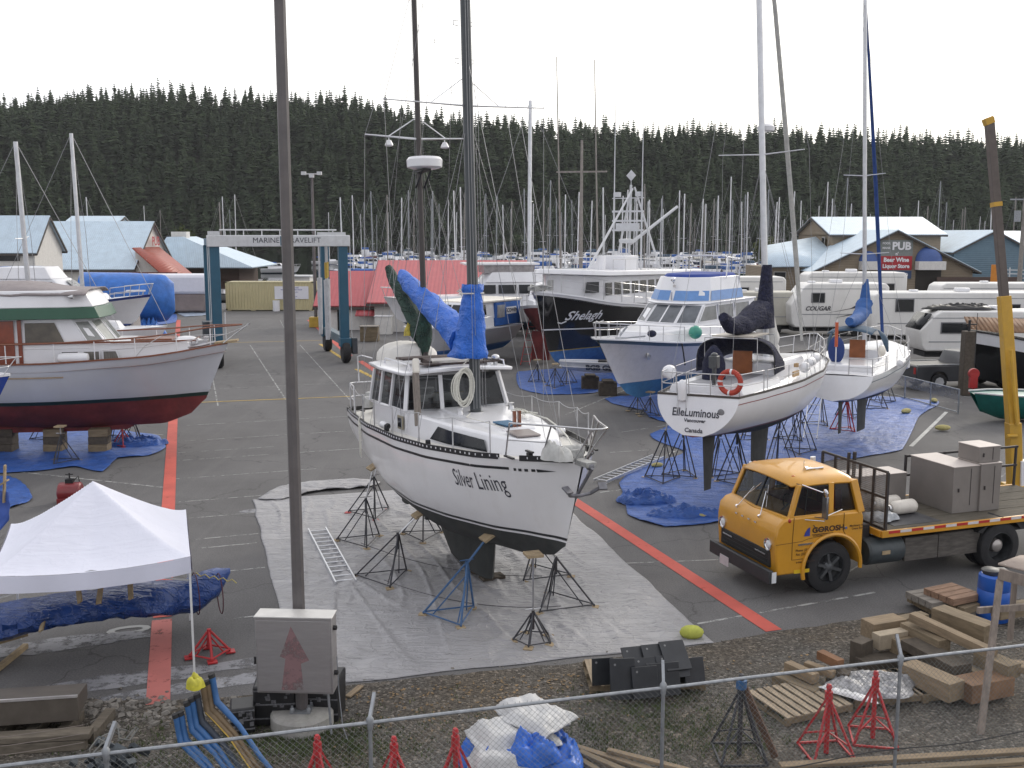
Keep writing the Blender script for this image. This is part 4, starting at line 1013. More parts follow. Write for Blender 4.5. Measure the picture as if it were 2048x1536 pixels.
# --- stands under the ketch
def stand(q,h,rise,r=.62,label='',mat=None,pm=None,lean=0.,rz=0,legs=3,px=True,tr=.018,pad=True,group=None):
 c = on(*q) if px else Vector(q); return stand_mesh(h,r,rise,legs,pad,lean,mat,pm,label,(c.x,c.y,.02),rz,tr,group)
bpy.context.view_layer.update()
def hullstand(q,root,hull,lean=.25,r=.6,rise=1.0,label='',mat=None,pm=None,rz=0,legs=3,tr=.018,out=0.0):
 c = on(*q); mi_ = root.matrix_world.inverted(); l = mi_ @ Vector((c.x,c.y,1.5)); sd = 1 if l.y > 0 else -1
 yy = max(.03,abs(l.y) - lean); t = (l.x + hull.L / 2) / hull.L; z = 0
 for _ in range(8): t = max(0.01,min(.99,t + (l.x - hull.x(t,z)) / hull.L))
 lo,hi = hull.zk(t),hull.zs(t)
 for _ in range(24):
  z = (lo + hi) / 2
  if hull.y(t,z) < yy: lo = z
  else: hi = z
 P = root.matrix_world @ Vector((l.x,sd * yy,z)); d = Vector((P.x - c.x,P.y - c.y,0)); a = math.atan2(d.y,d.x)
 return stand_mesh(max(rise + .1,P.z - .06),r,min(rise,P.z - .25),legs,True,d.length,mat,pm,label,(c.x,c.y,.02),a,tr)
bluestand = M('blue_stand_paint',(.04,.11,.24),rough=.5,var=.3,scale=8,dirt=.3,dirtc=(.06,.05,.05))
SH = (sl,H)
hullstand((742,1030),*SH,.25,.62,.95,'jack stand with red foot plates under the stern of the white ketch',pm=redpaint)
hullstand((722,1086),*SH,.35,.60,1.0,'black jack stand between the red footed stand and the ladder')
hullstand((768,1160),*SH,.8,.64,.92,'black jack stand with wide wooden feet nearest the lying ladder')
hullstand((905,1236),*SH,.75,.58,1.0,'blue jack stand under the starboard bow of the white ketch',mat=bluestand,tr=.021)
stand((1066,1284),1.60,.52,.36,'dark single column stand under the stem of the white ketch',legs=5,tr=.016,rz=.3)
hullstand((1084,1152),*SH,.3,.62,.9,'black jack stand on the far side of the keel')
hullstand((1122,1212),*SH,.3,.66,.95,'black jack stand under the port bow with a hanging chain')
hullstand((845,1075),*SH,.2,.55,.8,'black jack stand behind the keel of the white ketch')
c1 = on(722,1086,.25); c2 = on(1084,1152,.25); c3 = on(768,1160,.25); c4 = on(1122,1212,.25)
for a,b,lb in ((c1,c2,'chain linking the rear pair of jack stands'),(c3,c4,'chain linking the forward pair of jack stands')):
 P = [a.lerp(b,k / 14) - Vector((0,0,.85 * (k / 14) * (1 - k / 14))) for k in range(15)]; tag(MB().path(P,.007,4).build('chain',standsteel),lb,'chain')
c = on(960,1163); mb = MB()
mb.box((c.x + .25,c.y + .1,.06),(.5,.3,.09),(0,0,.4)).box((c.x + .0,c.y + .5,.06),(.34,.28,.09),(0,0,.9)); tag(mb.build('keel_block',M('dark_timber',(.08,.065,.05),rough=.9,var=.3,scale=9),bevel=.008),'dark timber blocks supporting the keel of the white ketch','block')
# --- ladders
def ladder(name,a,b,w_,n,label,mat=alu,z=.06):
 a = Vector(a); b = Vector(b); d = (b - a).normalized(); s = Vector((-d.y,d.x,0)).normalized() * w_ / 2
 t = thing(name,label,'ladder',a); o = Vector((0,0,0)); e = b - a
 for sd in (1,-1): MB().beam(o + s * sd,e + s * sd,.03,.08).build('rail',mat,t)
 mb = MB()
 for k in range(n): p = o.lerp(e,(k + .5) / n); mb.tube(p - s,p + s,.016,n=6)
 mb.build('rungs',mat,t)
 return t
ladder('ladder',on(634,1058,.06),on(692,1165,.06),.42,13,'aluminium ladder lying on the pale tarp by the light pole')
ladder('ladder',on(1200,962,.10),on(1318,912,.12),.42,13,'aluminium ladder lying between the ketch bow and the blue tarp')
# --- light pole with steel cabinet
LP = on(605,1450)
t = thing('light_pole','tall grey steel light pole standing on a round concrete footing','light pole',LP)
polem = M('pole_grey_steel',(.115,.105,.105),rough=.55,var=.18,scale=3,dirt=.3,dirtc=(.16,.12,.1))
MB().tube((0,0,.25),(0,0,13),.092,.076,8).build('pole',polem,t,ang=20)
MB().lathe([(.02,-.1),(.46,-.1),(.46,.20),(.43,.24),(.02,.245)],(0,0,0),28).build('footing',conc,t,ang=30)
mb = MB(); mb.box((0,0,.26),(.30,.30,.03))
for i in (-1,1):
 for j in (-1,1): mb.tube((i * .12,j * .12,.25),(i * .12,j * .12,.36),.016).lathe([(.035,.275),(.035,.31),(.02,.33)],(i * .12,j * .12,.0),6)
mb.build('base_plate',galv,t)
# steel cabinet fixed to the pole
cb = thing('electrical_cabinet','stainless electrical cabinet with a faint red arrow mark, strapped to the light pole','cabinet',(LP.x + .02,LP.y - .32,.72),R(-3))
cabm = M('brushed_cabinet_steel',(.30,.285,.285),rough=.45,metal=.35,var=.10,scale=3,streak=(1,1,6),dirt=.12,dirtc=(.2,.15,.14))
MB().box((0,0,.55),(1.10,.30,1.12)).build('cabinet_body',cabm,cb,bevel=.012)
MB().box((0,0,1.125),(1.12,.33,.02)).build('cabinet_top',M('light_steel_top',(.55,.54,.52),rough=.45,metal=.3,var=.08),cb,bevel=.004)
MB().box((0,-.158,.55),(1.05,.012,1.06)).build('door',cabm,cb,bevel=.006)
mk = line_mat('faded_red_spray',(.25,.15,.155),.52); mb = MB()
mb.add([(-.03,-.1655,1.0),(-.13,-.1655,.72),(-.20,-.1655,.55),(-.12,-.1655,.52),(-.19,-.1655,.05),(.13,-.1655,.05),(.10,-.1655,.45),(.22,-.1655,.50),(.12,-.1655,.70)],[tuple(range(9))]); mb.build('arrow_mark',mk,cb,smooth=False)
mb = MB()
for z in (.28,.95): mb.lathe([(.001,0),(.035,0),(.035,.05),(.001,.06)],(.55,-.05,z),10,axis='x')
mb.box((-.575,-.05,.45),(.05,.07,.11)); mb.build('fitting',black,cb)
mb = MB(); mb.tube((.45,-.05,0),(.50,-.12,-.62),.018).path([(.58,.0,.5),(.60,-.02,.0),(.66,-.1,-.5),(.74,-.15,-.7)],.008,5); mb.build('conduit',galv,cb)
# black plastic crates behind the footing
crate = M('black_plastic',(.018,.018,.02),rough=.5,var=.3,scale=9)
for i,(dx,dy,sz,rz,lb) in enumerate([(-.42,.22,(.6,.5,.62),.1,'black plastic crate left of the light pole footing'),(.26,.34,(.55,.5,.66),-.08,'black plastic crate behind the light pole footing'),(-.85,-.1,(.34,.4,.40),.25,'small black crate at the far left of the footing')]):
 t = thing('plastic_crate',lb,'crate',(LP.x + dx,LP.y + dy,0),rz); a,b,h = sz
 MB().box((0,0,h / 2),(a,b,h),taper=1.05).build('crate_body',crate,t,bevel=.03)
 mb = MB(); rg = random.Random(i)
 for k in range(12): mb.box((rg.uniform(-.4,.4) * a,-b / 2 - .014,rg.uniform(.3,.85) * h),(rg.uniform(.02,.07),.006,rg.uniform(.02,.08)))
 for k in (.2,.55,.9): mb.box((0,-b / 2 - .004,h * k),(a * 1.0,.02,.02))
 mb.build('label',M('worn_grey_print',(.14,.14,.15),rough=.7,var=.5,scale=30),t)
# --- white canopy
cv = thing('canopy','white pop up canopy with a peaked roof and a short valance','canopy',(-6.97,16.62,0),math.atan2(V.y,V.x))
cvm = M('canopy_cloth',(.70,.71,.80),rough=.75,var=.03,scale=2); creases(cvm,.8,.25)
h_ = 1.47; mb = MB(); N_ = 18
def croof(u,v):
 x,y = (u * 2 - 1) * h_,(v * 2 - 1) * h_; m = max(abs(x),abs(y)) / h_; o_ = min(abs(x),abs(y)) / h_
 z = 2.14 + 1.0 * (1 - m) ** 1.25 - .10 * math.sin(PI * m) * (1 - o_ / max(m,.01)) - .10 * (1 - (o_) ** 2) * m ** 3 + .004 * vn(x * 6,y * 6)
 return (x,y,z)
mb.grid(croof,64,64); cr_ = mb.build('canopy_roof',cvm,cv,ang=60)
mb = MB()
def val(side,u,v):
 s = (u * 2 - 1) * h_; zt = 2.14 - .10 * (1 - (s / h_) ** 2); z = zt - .27 * v; o_ = h_ + .015 + .02 * v * math.sin(u * 17 + side * 2) * .6
 return {0: (s,-o_,z),1: (o_,s,z),2: (s,o_,z),3: (-o_,s,z)}[side]
for sd in range(4): mb.grid(lambda u,v: val(sd,u,v),24,2)
mb.build('valance',M('valance_cloth',(.66,.67,.78),rough=.75,var=.04,scale=2),cv,ang=60)
for i in (-1,1):
 for j in (-1,1): MB().beam((i * (h_ - .02),j * (h_ - .02),0),(i * (h_ - .02),j * (h_ - .02),2.1),.035,.035).build('leg',M('white_tube',(.7,.7,.7),rough=.4),cv)
mb = MB()
for i in (-1,1):
 mb.beam((i * h_ * .97,-h_,2.05),(0,-h_ * .98,1.75),.015,.03).beam((i * h_ * .97,-h_,1.75),(0,-h_ * .98,2.05),.015,.03)
 mb.beam((-h_,i * h_ * .97,2.02),(h_,i * h_ * .97,2.02),.02,.02).beam((0,i * h_,2.0),(0,0,2.7),.02,.02)
mb.build('roof_truss',alu,cv)
# --- dark blue tarp covered dinghy under the canopy
dtarp = M('dark_blue_tarp',(.022,.06,.22),rough=.28,var=.3,scale=3); creases(dtarp,1.6)
mb = MB(); A = on(-120,1270,.6); B = on(462,1188,.6); n_ = 40; rings = []
ax = (B - A); ln = ax.length; ax.normalize(); sx_ = Vector((-ax.y,ax.x,0))
for i in range(n_ + 1):
 k = i / n_; c = A + ax * ln * k; wd = interp([(0,.5),(.3,.62),(.6,.66),(.74,.55),(.82,.34),(.88,.42),(.95,.30),(1,.04)],k)
 top = interp([(0,.95),(.3,.98),(.7,1.02),(.82,.98),(.93,1.12),(1,1.10)],k); bot = interp([(0,.42),(.2,.40),(.35,.55),(.6,.54),(.75,.42),(.86,.36),(.95,.62),(1,1.0)],k)
 rg_ = []
 for j in range(18):
  a = 2 * PI * j / 18; w1 = 1 + .26 * vn(i * .42,a * 1.6) + .20 * vn(i * 1.1,a * 3.1 + 4); ca,sa = math.cos(a),math.sin(a)
  rg_.append(c + sx_ * (wd * w1 * ca * (1 if sa < 0 else .9)) + Vector((0,0,(top + bot) / 2 - c.z + (top - bot) / 2 * sa * (1 + .12 * vn(i * .8 + 9,a * 2)))))
 rings.append(rg_)
db = thing('covered_dinghy','small boat wrapped in shiny dark blue tarp, lying under the white canopy','boat',(0,0,0))
mb.loft(rings); mb.build('cover',dtarp,db,ang=50)
mb = MB()
for px in (392,440): 
 c = on(px,1190,.75); mb.path([c + sx_ * (.5 * math.cos(a)) * (1 if px == 392 else .75) + Vector((0,0,.03 + .36 * math.sin(a))) for a in [2 * PI * j / 18 for j in range(19)]],.01,5)
mb.build('lashing',M('dark_red_cord',(.08,.02,.03),rough=.8),db)
for i,(q0,q1) in enumerate([((155,1165),(160,1205)),((203,1163),(197,1208)),((260,1162),(262,1198)),((88,1235),(82,1262))]):
 a = at(*q0,16.55); b = at(*q1,16.25); tag(MB().beam(a,b,.09,.03,up=(0,1,0)).build('wood_batten',plyw,bevel=.004),['wooden batten holding the dark tarp, leftmost under the valance','wooden batten, middle one of three on the dark tarp','wooden batten, right one of three on the dark tarp','short wood block tied to the lower left of the dark tarp'][i],'batten')
yr = MB(); P = [at(392 + k * 9,1148 + k * 1.7 + (3 if k % 2 else -3),17.6) for k in range(10)]; yr.path(P,.012,5); tag(yr.build('yellow_rope',M('yellow_cord',(.42,.36,.15),rough=.8)),'yellow rope lying along the bow of the dark wrapped dinghy','rope')
stand((420,1312),.42,.42,.34,'bright red jack stand under the dark wrapped dinghy',mat=redpaint,pm=redpaint,legs=4,tr=.022,pad=False)
# --- boat bow poking in at the left edge, with rail
lb_ = thing('small_boat','blue boat with white deck, its bow rail cutting in at the left edge','boat',at(-112,812,25.2),R(8))
h2 = Hull(3.2,1.7,[(0,.55),(1,.75)],[(0,-.3),(.7,-.2),(1,.25)],[(0,.9),(.5,1),(.8,.7),(1,.02)],rake=.5)
h2.mesh(MB(),n=16,nb=3,na=4).build('hull',[navy,M('royal_blue_gelcoat',(.02,.06,.32),rough=.25,coat=.5),M('royal_blue_gelcoat'),white],lb_,ang=60)
h2.deck(MB(),drop=.0).build('deck',white,lb_); mb = MB(); h2.rim(mb,.05,.06,n=20,z=.01); mb.build('gunwale',white,lb_)
mb = MB(); mb.path([(.4,-.7,.6),(1.1,-.5,1.15),(1.9,0,1.2),(1.1,.5,1.15),(.4,.7,.6)],.014,6).tube((1.5,-.2,.75),(1.8,-.05,1.2),.012).tube((1.0,.5,.7),(1.1,.5,1.15),.012).tube((1.0,-.5,.7),(1.1,-.5,1.15),.012).path([(.9,-.58,.9),(1.6,-.12,.98),(1.6,.12,.98),(.9,.58,.9)],.009,5); mb.build('bow_rail',steel,lb_,ang=70)
# wooden mast tent pole and blue side sheet at the far left
t = thing('covered_boat','blue sheet over a plywood edged frame at the left edge behind the canopy','covered boat',(0,0,0))
a = at(8,935,19.5); b = at(-40,1090,18.8); mb = MB()
mb.grid(lambda u,v: Vector(at(lerp(18,-60,u),lerp(lerp(985,970,u),lerp(1040,1130,u),v),18.9)) + Vector((0,.08 * vn(u * 4,v * 3),0)),10,8); mb.build('sheet',M('flag_blue_cloth',(.06,.12,.42),rough=.7,var=.2),t,solid=.01)
MB().beam(at(10,930,18.9),at(8,1005,18.9),.07,.03).beam(at(-50,1000,18.8),at(16,960,18.8),.10,.03).build('edge_board',plyw,t)
# red fuel tank cart behind canopy
t = thing('fuel_tank','dark red portable tank with a pump on top, behind the canopy peak','tank',on(142,1005),R(8))
MB().lathe([(.02,-.30),(.22,-.30),(.26,-.26),(.26,.26),(.22,.30),(.02,.30)],(0,0,.30),20,axis='x').box((0,0,.09),(.6,.5,.16)).build('tank_body',M('dark_red_enamel',(.20,.018,.022),rough=.35,var=.2,coat=.3),t,bevel=.01)
mb = MB(); mb.box((0,0,.6),(.2,.16,.12)).tube((0,0,.6),(0,0,.82),.02).tube((-.1,0,.78),(.1,0,.78),.015).path([(.1,0,.6),(.2,.1,.7),(.25,.05,.5)],.02,6); mb.build('pump',black,t)
# --- fence along the bottom of the view
f0,f1 = on(-500,1592,1.78),on(2100,1284,1.78)
def fz(px): # fence point under photo column
 best = min(((abs((1024 + 2050 * q.x / (q.y * _cp + (CAM_H - 1.78) * _sp)) - px),q) for q in [f0.lerp(f1,k / 600) for k in range(601)]),key=lambda e: e[0]); return best[1]
fe = thing('chain_link_fence','galvanised chain link fence with a top rail running along the bottom of the view','fence',(f0.x,f0.y,0))
L2 = lambda p,z: Vector((p.x - f0.x,p.y - f0.y,z))
MB().path([L2(f0.lerp(f1,k / 20),1.78 + .012 * vn(k * .8)) for k in range(21)],.022,8).build('top_rail',galv,fe)
fd = (f1 - f0); fL = fd.length; fd.normalize()
for px in (-250,210,742,1325,1800,2180):
 p = fz(px); q = L2(p,0); nb_ = Vector((-fd.y,fd.x,0)); pr = MB().tube((q.x,q.y,-.1),(q.x,q.y,1.74),.023,n=10).lathe([(.031,1.70),(.045,1.82),(.02,1.86)],(q.x,q.y,0),10).build('post',galv,fe)
 MB().beam((q.x,q.y,1.84),Vector((q.x,q.y,2.02)) + nb_ * .22 + fd * .08,.035,.05).build('barb_arm',galv,pr)
mb = MB(); s_ = .072; nn = int(fL / s_); z0,z1 = .05,1.77; nz_ = int((z1 - z0) / s_)
def wirev(x,z): p = fd * x; return Vector((p.x,p.y,z))
for i in range(-nz_,nn):
 for sg in (1,-1):
  a0 = max(0,-i) if sg == 1 else 0
  xa = i * s_; za = z0; xb = xa + nz_ * s_; zb = z0 + nz_ * s_
  if xa < 0: za += -xa; xa = 0
  if xb > nn * s_: zb -= xb - nn * s_; xb = nn * s_
  if sg == -1: za,zb = z0 + z1 - za - .0,z0 + z1 - zb - .0
  if xb - xa > .05:
   a = wirev(xa,za); b = wirev(xb,zb)
   if zb > z1 or za > z1 + .01 or min(za,zb) < -.1: continue
   mb.tube(a,b,.0019,n=3,cap=False)
for k in range(nn): p = wirev(k * s_,z1 + .0); mb.tube(p,p + Vector((fd.x * .012 * (1 if k % 2 else -1),0,.055)),.0019,n=3,cap=False)
mb.build('mesh',M('galvanised_wire',(.16,.17,.17),rough=.5,metal=.5,var=.2),fe)
mb = MB()
for k in range(3): P = [Vector((-fd.y,fd.x,0)) * (.08 + .07 * k) + wirev(j * fL / 40,1.88 + .065 * k - .02 * math.sin(j * 1.3)) for j in range(9)]; mb.path(P,.004,4)
mb.build('barbed_wire',M('rusty_wire',(.2,.17,.15),rough=.7,metal=.4),fe)
mb = MB(); mb.path([wirev(j * fL / 40,.55 - .03 * math.sin(j * .9)) - Vector((0,.03,0)) for j in range(18,41)],.008,5); mb.build('tension_cable',black,fe)
# --- bundle of blue bent boat arms
armb = M('blue_arm_paint',(.035,.12,.30),rough=.45,var=.2,scale=6,dirt=.3,dirtc=(.07,.06,.05)); army = M('brown_arm_paint',(.16,.11,.06),rough=.6,var=.4,scale=6)
for i,(x,y,mt,lb) in enumerate([(352,1432,armb,'blue bent arm at the left end of the bundle'),(362,1428,armb,'second blue bent arm from the left of the bundle'),(375,1408,armb,'third blue bent arm from the left of the bundle'),(384,1400,armb,'fourth blue bent arm from the left, next to the dark one'),(395,1392,M('dark_arm_paint',(.04,.05,.07),rough=.6,var=.3),'dark bent arm in the middle of the bundle'),(406,1372,army,'brown bent arm with a yellow edge in the bundle'),(414,1366,army,'brown bent arm beside the tallest blue one'),(424,1352,armb,'tallest blue bent arm at the right of the bundle')]):
 Y = 12.5 + .03 * i; P = [at(x,y,Y),at(x + 6,y + 34,Y),at(x + 10,y + 52,Y - .02),at(x + 24,y + 66,Y - .05),at(x + 55,y + 100,Y - .12),at(x + 96,y + 160,Y - .25),at(x + 160,y + 240,Y - .45)]
 t = thing('bent_arm',lb,'steel arm',P[0],group='bent steel arms leaning in a bundle')
 P = [p - P[0] for p in P]; MB().path(P,[.042,.042,.046,.045,.035,.034,.034],8).build('arm',mt,t,ang=50); MB().tube((0,0,-.02),(-.012,0,.03),.048,n=8).build('rubber_cap',rubber,t)
 if mt is army and i == 5: MB().path([p + Vector((-.02,-.035,.01)) for p in P[2:]],.009,5).build('yellow_edge',M('yellow_paint',(.5,.33,.05),rough=.5),t)
c = at(388,1362,12.45); o = crumple('yellow_bag',(0,0,0),.26,.2,.22,M('yellow_plastic',(.50,.46,.04),rough=.45,var=.3,scale=10),'crumpled yellow plastic bag on top of the bent arms','bag',seed=4,n=12); o.location = c - Vector((0,0,.12))
# --- brown box at the lower left, on a timber ledge
t = thing('steel_skip','dark brown steel box with a bright front edge at the lower left corner','steel box',on(60,1500),R(6))
bm_ = M('brown_steel',(.10,.085,.07),rough=.5,var=.25,scale=3,dirt=.3,dirtc=(.06,.05,.04))
# box: measured from its four visible corners
a = at(-120,1410,13.6); b = at(155,1392,13.9); c = at(174,1366,14.7); d = at(-120,1385,14.7)
lo = .27
def L3(p,z=None): return Vector((p.x,p.y,p.z if z is None else z)) - Vector(t.location)
t.rotation_euler = (0,0,0)
mb = MB(); mb.add([L3(a),L3(b),L3(c),L3(d),L3(a,lo),L3(b,lo),L3(c,lo),L3(d,lo)],[(0,1,2,3),(0,4,5,1),(1,5,6,2),(2,6,7,3),(3,7,4,0),(4,7,6,5)]); mb.build('box_body',bm_,t,bevel=.008)
MB().beam(L3(a) + Vector((0,-.008,.004)),L3(b) + Vector((0,-.008,.004)),.03,.035).build('front_edge',M('bright_edge_steel',(.6,.58,.58),rough=.3,metal=.6),t)
t = thing('timber_ledge','weathered timber beams carrying the brown steel box','timber',(0,0,0)); mb = MB()
a = at(-120,1488,13.4); b = at(183,1462,13.65); wb = M('weathered_timber',(.13,.11,.085),rough=.9,var=.35,scale=3,streak=(1,5,5))
mb.beam(Vector((a.x,a.y,.21)),Vector((b.x,b.y,.21)),.24,.09).beam(Vector((a.x,a.y - .06,.08)),Vector((b.x - .05,b.y - .06,.08)),.12,.15); mb.build('beam',wb,t,bevel=.01)
mb = MB()
for k in range(4): p = a.lerp(b,.3 + k * .22); mb.beam((p.x,p.y + .1,.08),(p.x,p.y + .9,.08),.15,.15)
mb.build('cross_beam',wb,t,bevel=.01)
# sawhorse planks behind it
t = thing('wooden_trestle','wooden trestle on the asphalt behind the brown steel box','trestle',on(5,1325)); mb = MB(); mb.beam((-.4,-.1,.3),(.18,.55,.3),.09,.09).beam((-.5,-.45,.12),(.1,-.3,.12),.09,.09).beam((.1,-.5,.05),(.12,.6,.05),.09,.09).beam((-.3,-.3,.0),(-.3,-.2,.3),.07,.07); mb.build('frame',plyw,t,bevel=.006)
# scrap heap at the fence foot, lower left
rg = random.Random(2)
c = on(225,1545); t = thing('scrap_heap','heap of cables and small metal scrap behind the fence, lower left','scrap',(c.x,c.y,0)); mb = MB()
for k in range(30): p = Vector((rg.gauss(0,.22),rg.gauss(0,.2),rg.random() * .3)); mb.box(p,(rg.uniform(.05,.2),rg.uniform(.05,.15),rg.uniform(.03,.1)),(rg.random(),rg.random(),rg.random() * 3))
mb.build('metal_pieces',M('dark_scrap',(.06,.07,.08),rough=.5,metal=.5,var=.6,scale=4),t)
mb = MB()
for k in range(3): a = Vector((rg.gauss(0,.2),rg.gauss(0,.15),.3 + rg.random() * .1)); mb.path([a + Vector((.12 * math.cos(j + k),.1 * math.sin(j * 1.3 + k),.08 * math.sin(j * 1.7) + .1)) for j in range(8)],.012,5)
mb.build('cable',M('grey_cable',(.16,.16,.15),rough=.7),t)
# --- red stand tips in front (three at the fence), two red trestles to the right, one dark stand
def tallstand(q,h,r,mat,label,rz=0,group=None,wide=.0):
 c = on(*q); t = thing('jack_stand',label,'jack stand',(c.x,c.y,0),rz,group); mb = MB()
 mb.tube((0,0,.02),(0,0,h),.035,.032,8).tube((0,0,h - .22),(0,0,h - .05),.055,n=8)
 mb.build('column',mat,t); mb = MB(); F_ = []
 for k in range(4):
  a = PI / 2 * k + .5; f = Vector((r * math.cos(a),r * math.sin(a),.03)); F_.append(f); mb.beam((.03 * math.cos(a),.03 * math.sin(a),h * .82),f,.028,.028)
  mb.beam((0,0,h * .35),f.lerp(Vector((0,0,h * .8)),.25),.02,.02)
 for a,b in zip(F_,F_[1:] + F_[:1]): mb.beam(a,b,.026,.026)
 mb.build('legs',mat,t); MB().lathe([(.001,h),(.045,h),(.03,h + .05),(.001,h + .06)],n=8).build('cap',mat,t); return t
tallstand((1652,1508),.98,.42,redpaint,'bright red column stand behind the fence, the nearer of the two beside the pallets',.4)
tallstand((1745,1478),.98,.42,redpaint,'bright red column stand right of its twin, in front of the plastic covered pallet',.1)
tallstand((638,1600),.84,.35,redpaint,'red stand tip beside the fence post, leftmost of the three',.2)
tallstand((790,1600),.82,.35,redpaint,'red stand tip in the middle of the three behind the fence',.7)
tallstand((912,1592),.88,.35,redpaint,'red stand tip just left of the white tarp bundle',.1)
rust = M('rusty_brown_steel',(.10,.055,.035),rough=.85,var=.4,scale=6)
t = tallstand((1478,1512),1.15,.45,standsteel,'tall rusty stand with a blue collar behind the fence',.3)
MB().tube((0,0,1.0),(0,0,1.12),.075,n=10).build('blue_collar',bluestand,t); MB().beam((.05,0,1.0),(.42,-.25,.05),.07,.09).build('rusty_strut',rust,t)
# ================================================================ THE YELLOW FLATBED TRUCK
tk = thing('flatbed_truck','old yellow cab over flatbed truck with a dark mesh headboard and red white tape','truck',(6.05,20.95,0),R(199.3))
yel = M('truck_yellow',(.58,.28,.022),rough=.38,var=.10,scale=1.5,dirt=.42,dirtc=(.30,.16,.05),coat=.35)
yroof = yel
chrome = M('chrome',(.7,.7,.72),rough=.12,metal=1.0,var=.05)
chass = M('chassis_black',(.02,.02,.022),rough=.7,var=.4,scale=4,dirt=.4,dirtc=(.07,.06,.05))
HW = 1.10
# lower cab shell: side outline with wheel arch, front leaning slightly
def arch(cx,cz,r,n=14,a0=0.,a1=PI): return [(cx + r * math.cos(a0 + (a1 - a0) * k / n),cz + r * math.sin(a0 + (a1 - a0) * k / n)) for k in range(n + 1)]
prof = [(1.26,.50),(1.30,.95),(1.31,1.25),(1.27,1.50),(1.14,1.62),(.98,1.66),(-.72,1.66),(-.76,1.55),(-.76,.62),(-.70,.55)] + [(x,z) for x,z in arch(-.02,.55,.66)[::-1][1:-1]] + [(.68,.50)]
def shell(mb,prof,hw,y0=None,mi=0): return mb.prism(prof,-hw,hw,'xz',mi)
lc = shell(MB(),prof,HW).build('cab_body',yel,tk,bevel=.055,ang=50)
# doors and seams
def outl(mb,P,y,r=.008): mb.path([(x,y,z) for x,z in P],r,4)
mb = MB()
for sd in (1,-1):
 outl(mb,[(.90,1.66),(.92,1.2),(.92,.80),(.66,.80)],sd * (HW + .004)); outl(mb,[(-.28,1.66),(-.28,1.28),(-.36,1.16)],sd * (HW + .004)); outl(mb,[(1.3,1.14),(.70,1.16),(.55,1.20),(.1,1.24)],sd * (HW + .002),.006)
mb.build('door_seam',M('seam_shadow',(.14,.07,.01),rough=.8),lc)
# arch lip
mb = MB()
for sd in (1,-1): mb.path([(x,sd * (HW + .02),z) for x,z in arch(-.02,.55,.69,20,-.25,PI + .1)],.042,6)
mb.build('wheel_arch',yel,tk)
# greenhouse
gb = [(1.10,.96),(.95,1.05),(-.68,1.05)]; gt = [(.76,.88),(.66,.95),(-.52,.95)]
B_ = {'f': (1.12,.90),'a': (.96,1.04),'m': (.02,1.05),'n': (-.10,1.05),'r': (-.70,1.03)}; T_ = {'f': (.84,.82),'a': (.72,.96),'m': (-.02,.97),'n': (-.12,.97),'r': (-.56,.93)}
z0,z1 = 1.62,2.28; mb = MB()
for sd in (1,-1):
 for k,w_,d_ in (('a',.09,.10),('m',.12,.07),('r',.16,.16)): mb.beam((B_[k][0],sd * B_[k][1],z0),(T_[k][0],sd * T_[k][1],z1),w_,d_,up=(0,1,0))
 mb.beam((.96,sd * 1.04,z0 + .01),(-.7,sd * 1.03,z0 + .01),.08,.10)
mb.beam((1.10,0,z0 + .0),(.96,1.04,z0),.08,.08).beam((1.10,0,z0),(.96,-1.04,z0),.08,.08)
mb.box((-.63,0,1.95),(.05,1.9,.66)); mb.build('cab_pillar',yel,tk,bevel=.015)
def q(k,sd,z): t = (z - z0) / (z1 - z0); return Vector((lerp(B_[k][0],T_[k][0],t),sd * lerp(B_[k][1],T_[k][1],t),z))
tg = glass('truck_glass',(.55,.6,.58),.5)
mb = MB(); c0,c1 = Vector((1.09,0,z0)),Vector((.80,0,z1))
for sd in (1,-1): mb.add([c0,q('a',sd,z0),q('a',sd,z1),c1],[(0,1,2,3)])
mb.build('windshield',tg,tk); mb = MB(); mb.beam(c0,c1,.03,.03)
for sd in (1,-1): mb.beam(c0,q('a',sd,z0),.025,.03).beam(c1,q('a',sd,z1),.025,.03).beam(q('a',sd,z0),q('a',sd,z1),.03,.03)
mb.build('windshield_rubber',rubber,tk)
mb = MB()
for sd in (1,-1): mb.add([q('a',sd,z0),q('m',sd,z0),q('m',sd,z1),q('a',sd,z1)],[(0,1,2,3)]); mb.add([q('n',sd,z0),q('r',sd,z0),q('r',sd,z1),q('n',sd,z1)],[(0,1,2,3)])
mb.build('side_window',tg,tk)
mb = MB()
for sd in (1,-1):
 v0 = q('a',sd,z0 + .05) + Vector((-.09,sd * .01,0)); v1 = q('a',sd,z1 - .06) + Vector((-.06,sd * .01,0)); v2 = q('m',sd,z1 - .06) + Vector((.07,sd * .01,0)); v3 = q('m',sd,z0 + .05) + Vector((.07,sd * .01,0)); mb.path([v0,v1,v2,v3,v0],.014,5)
 mb.tube(v0.lerp(v3,.3),v1.lerp(v2,.25),.010)
mb.build('window_rubber',rubber,tk)
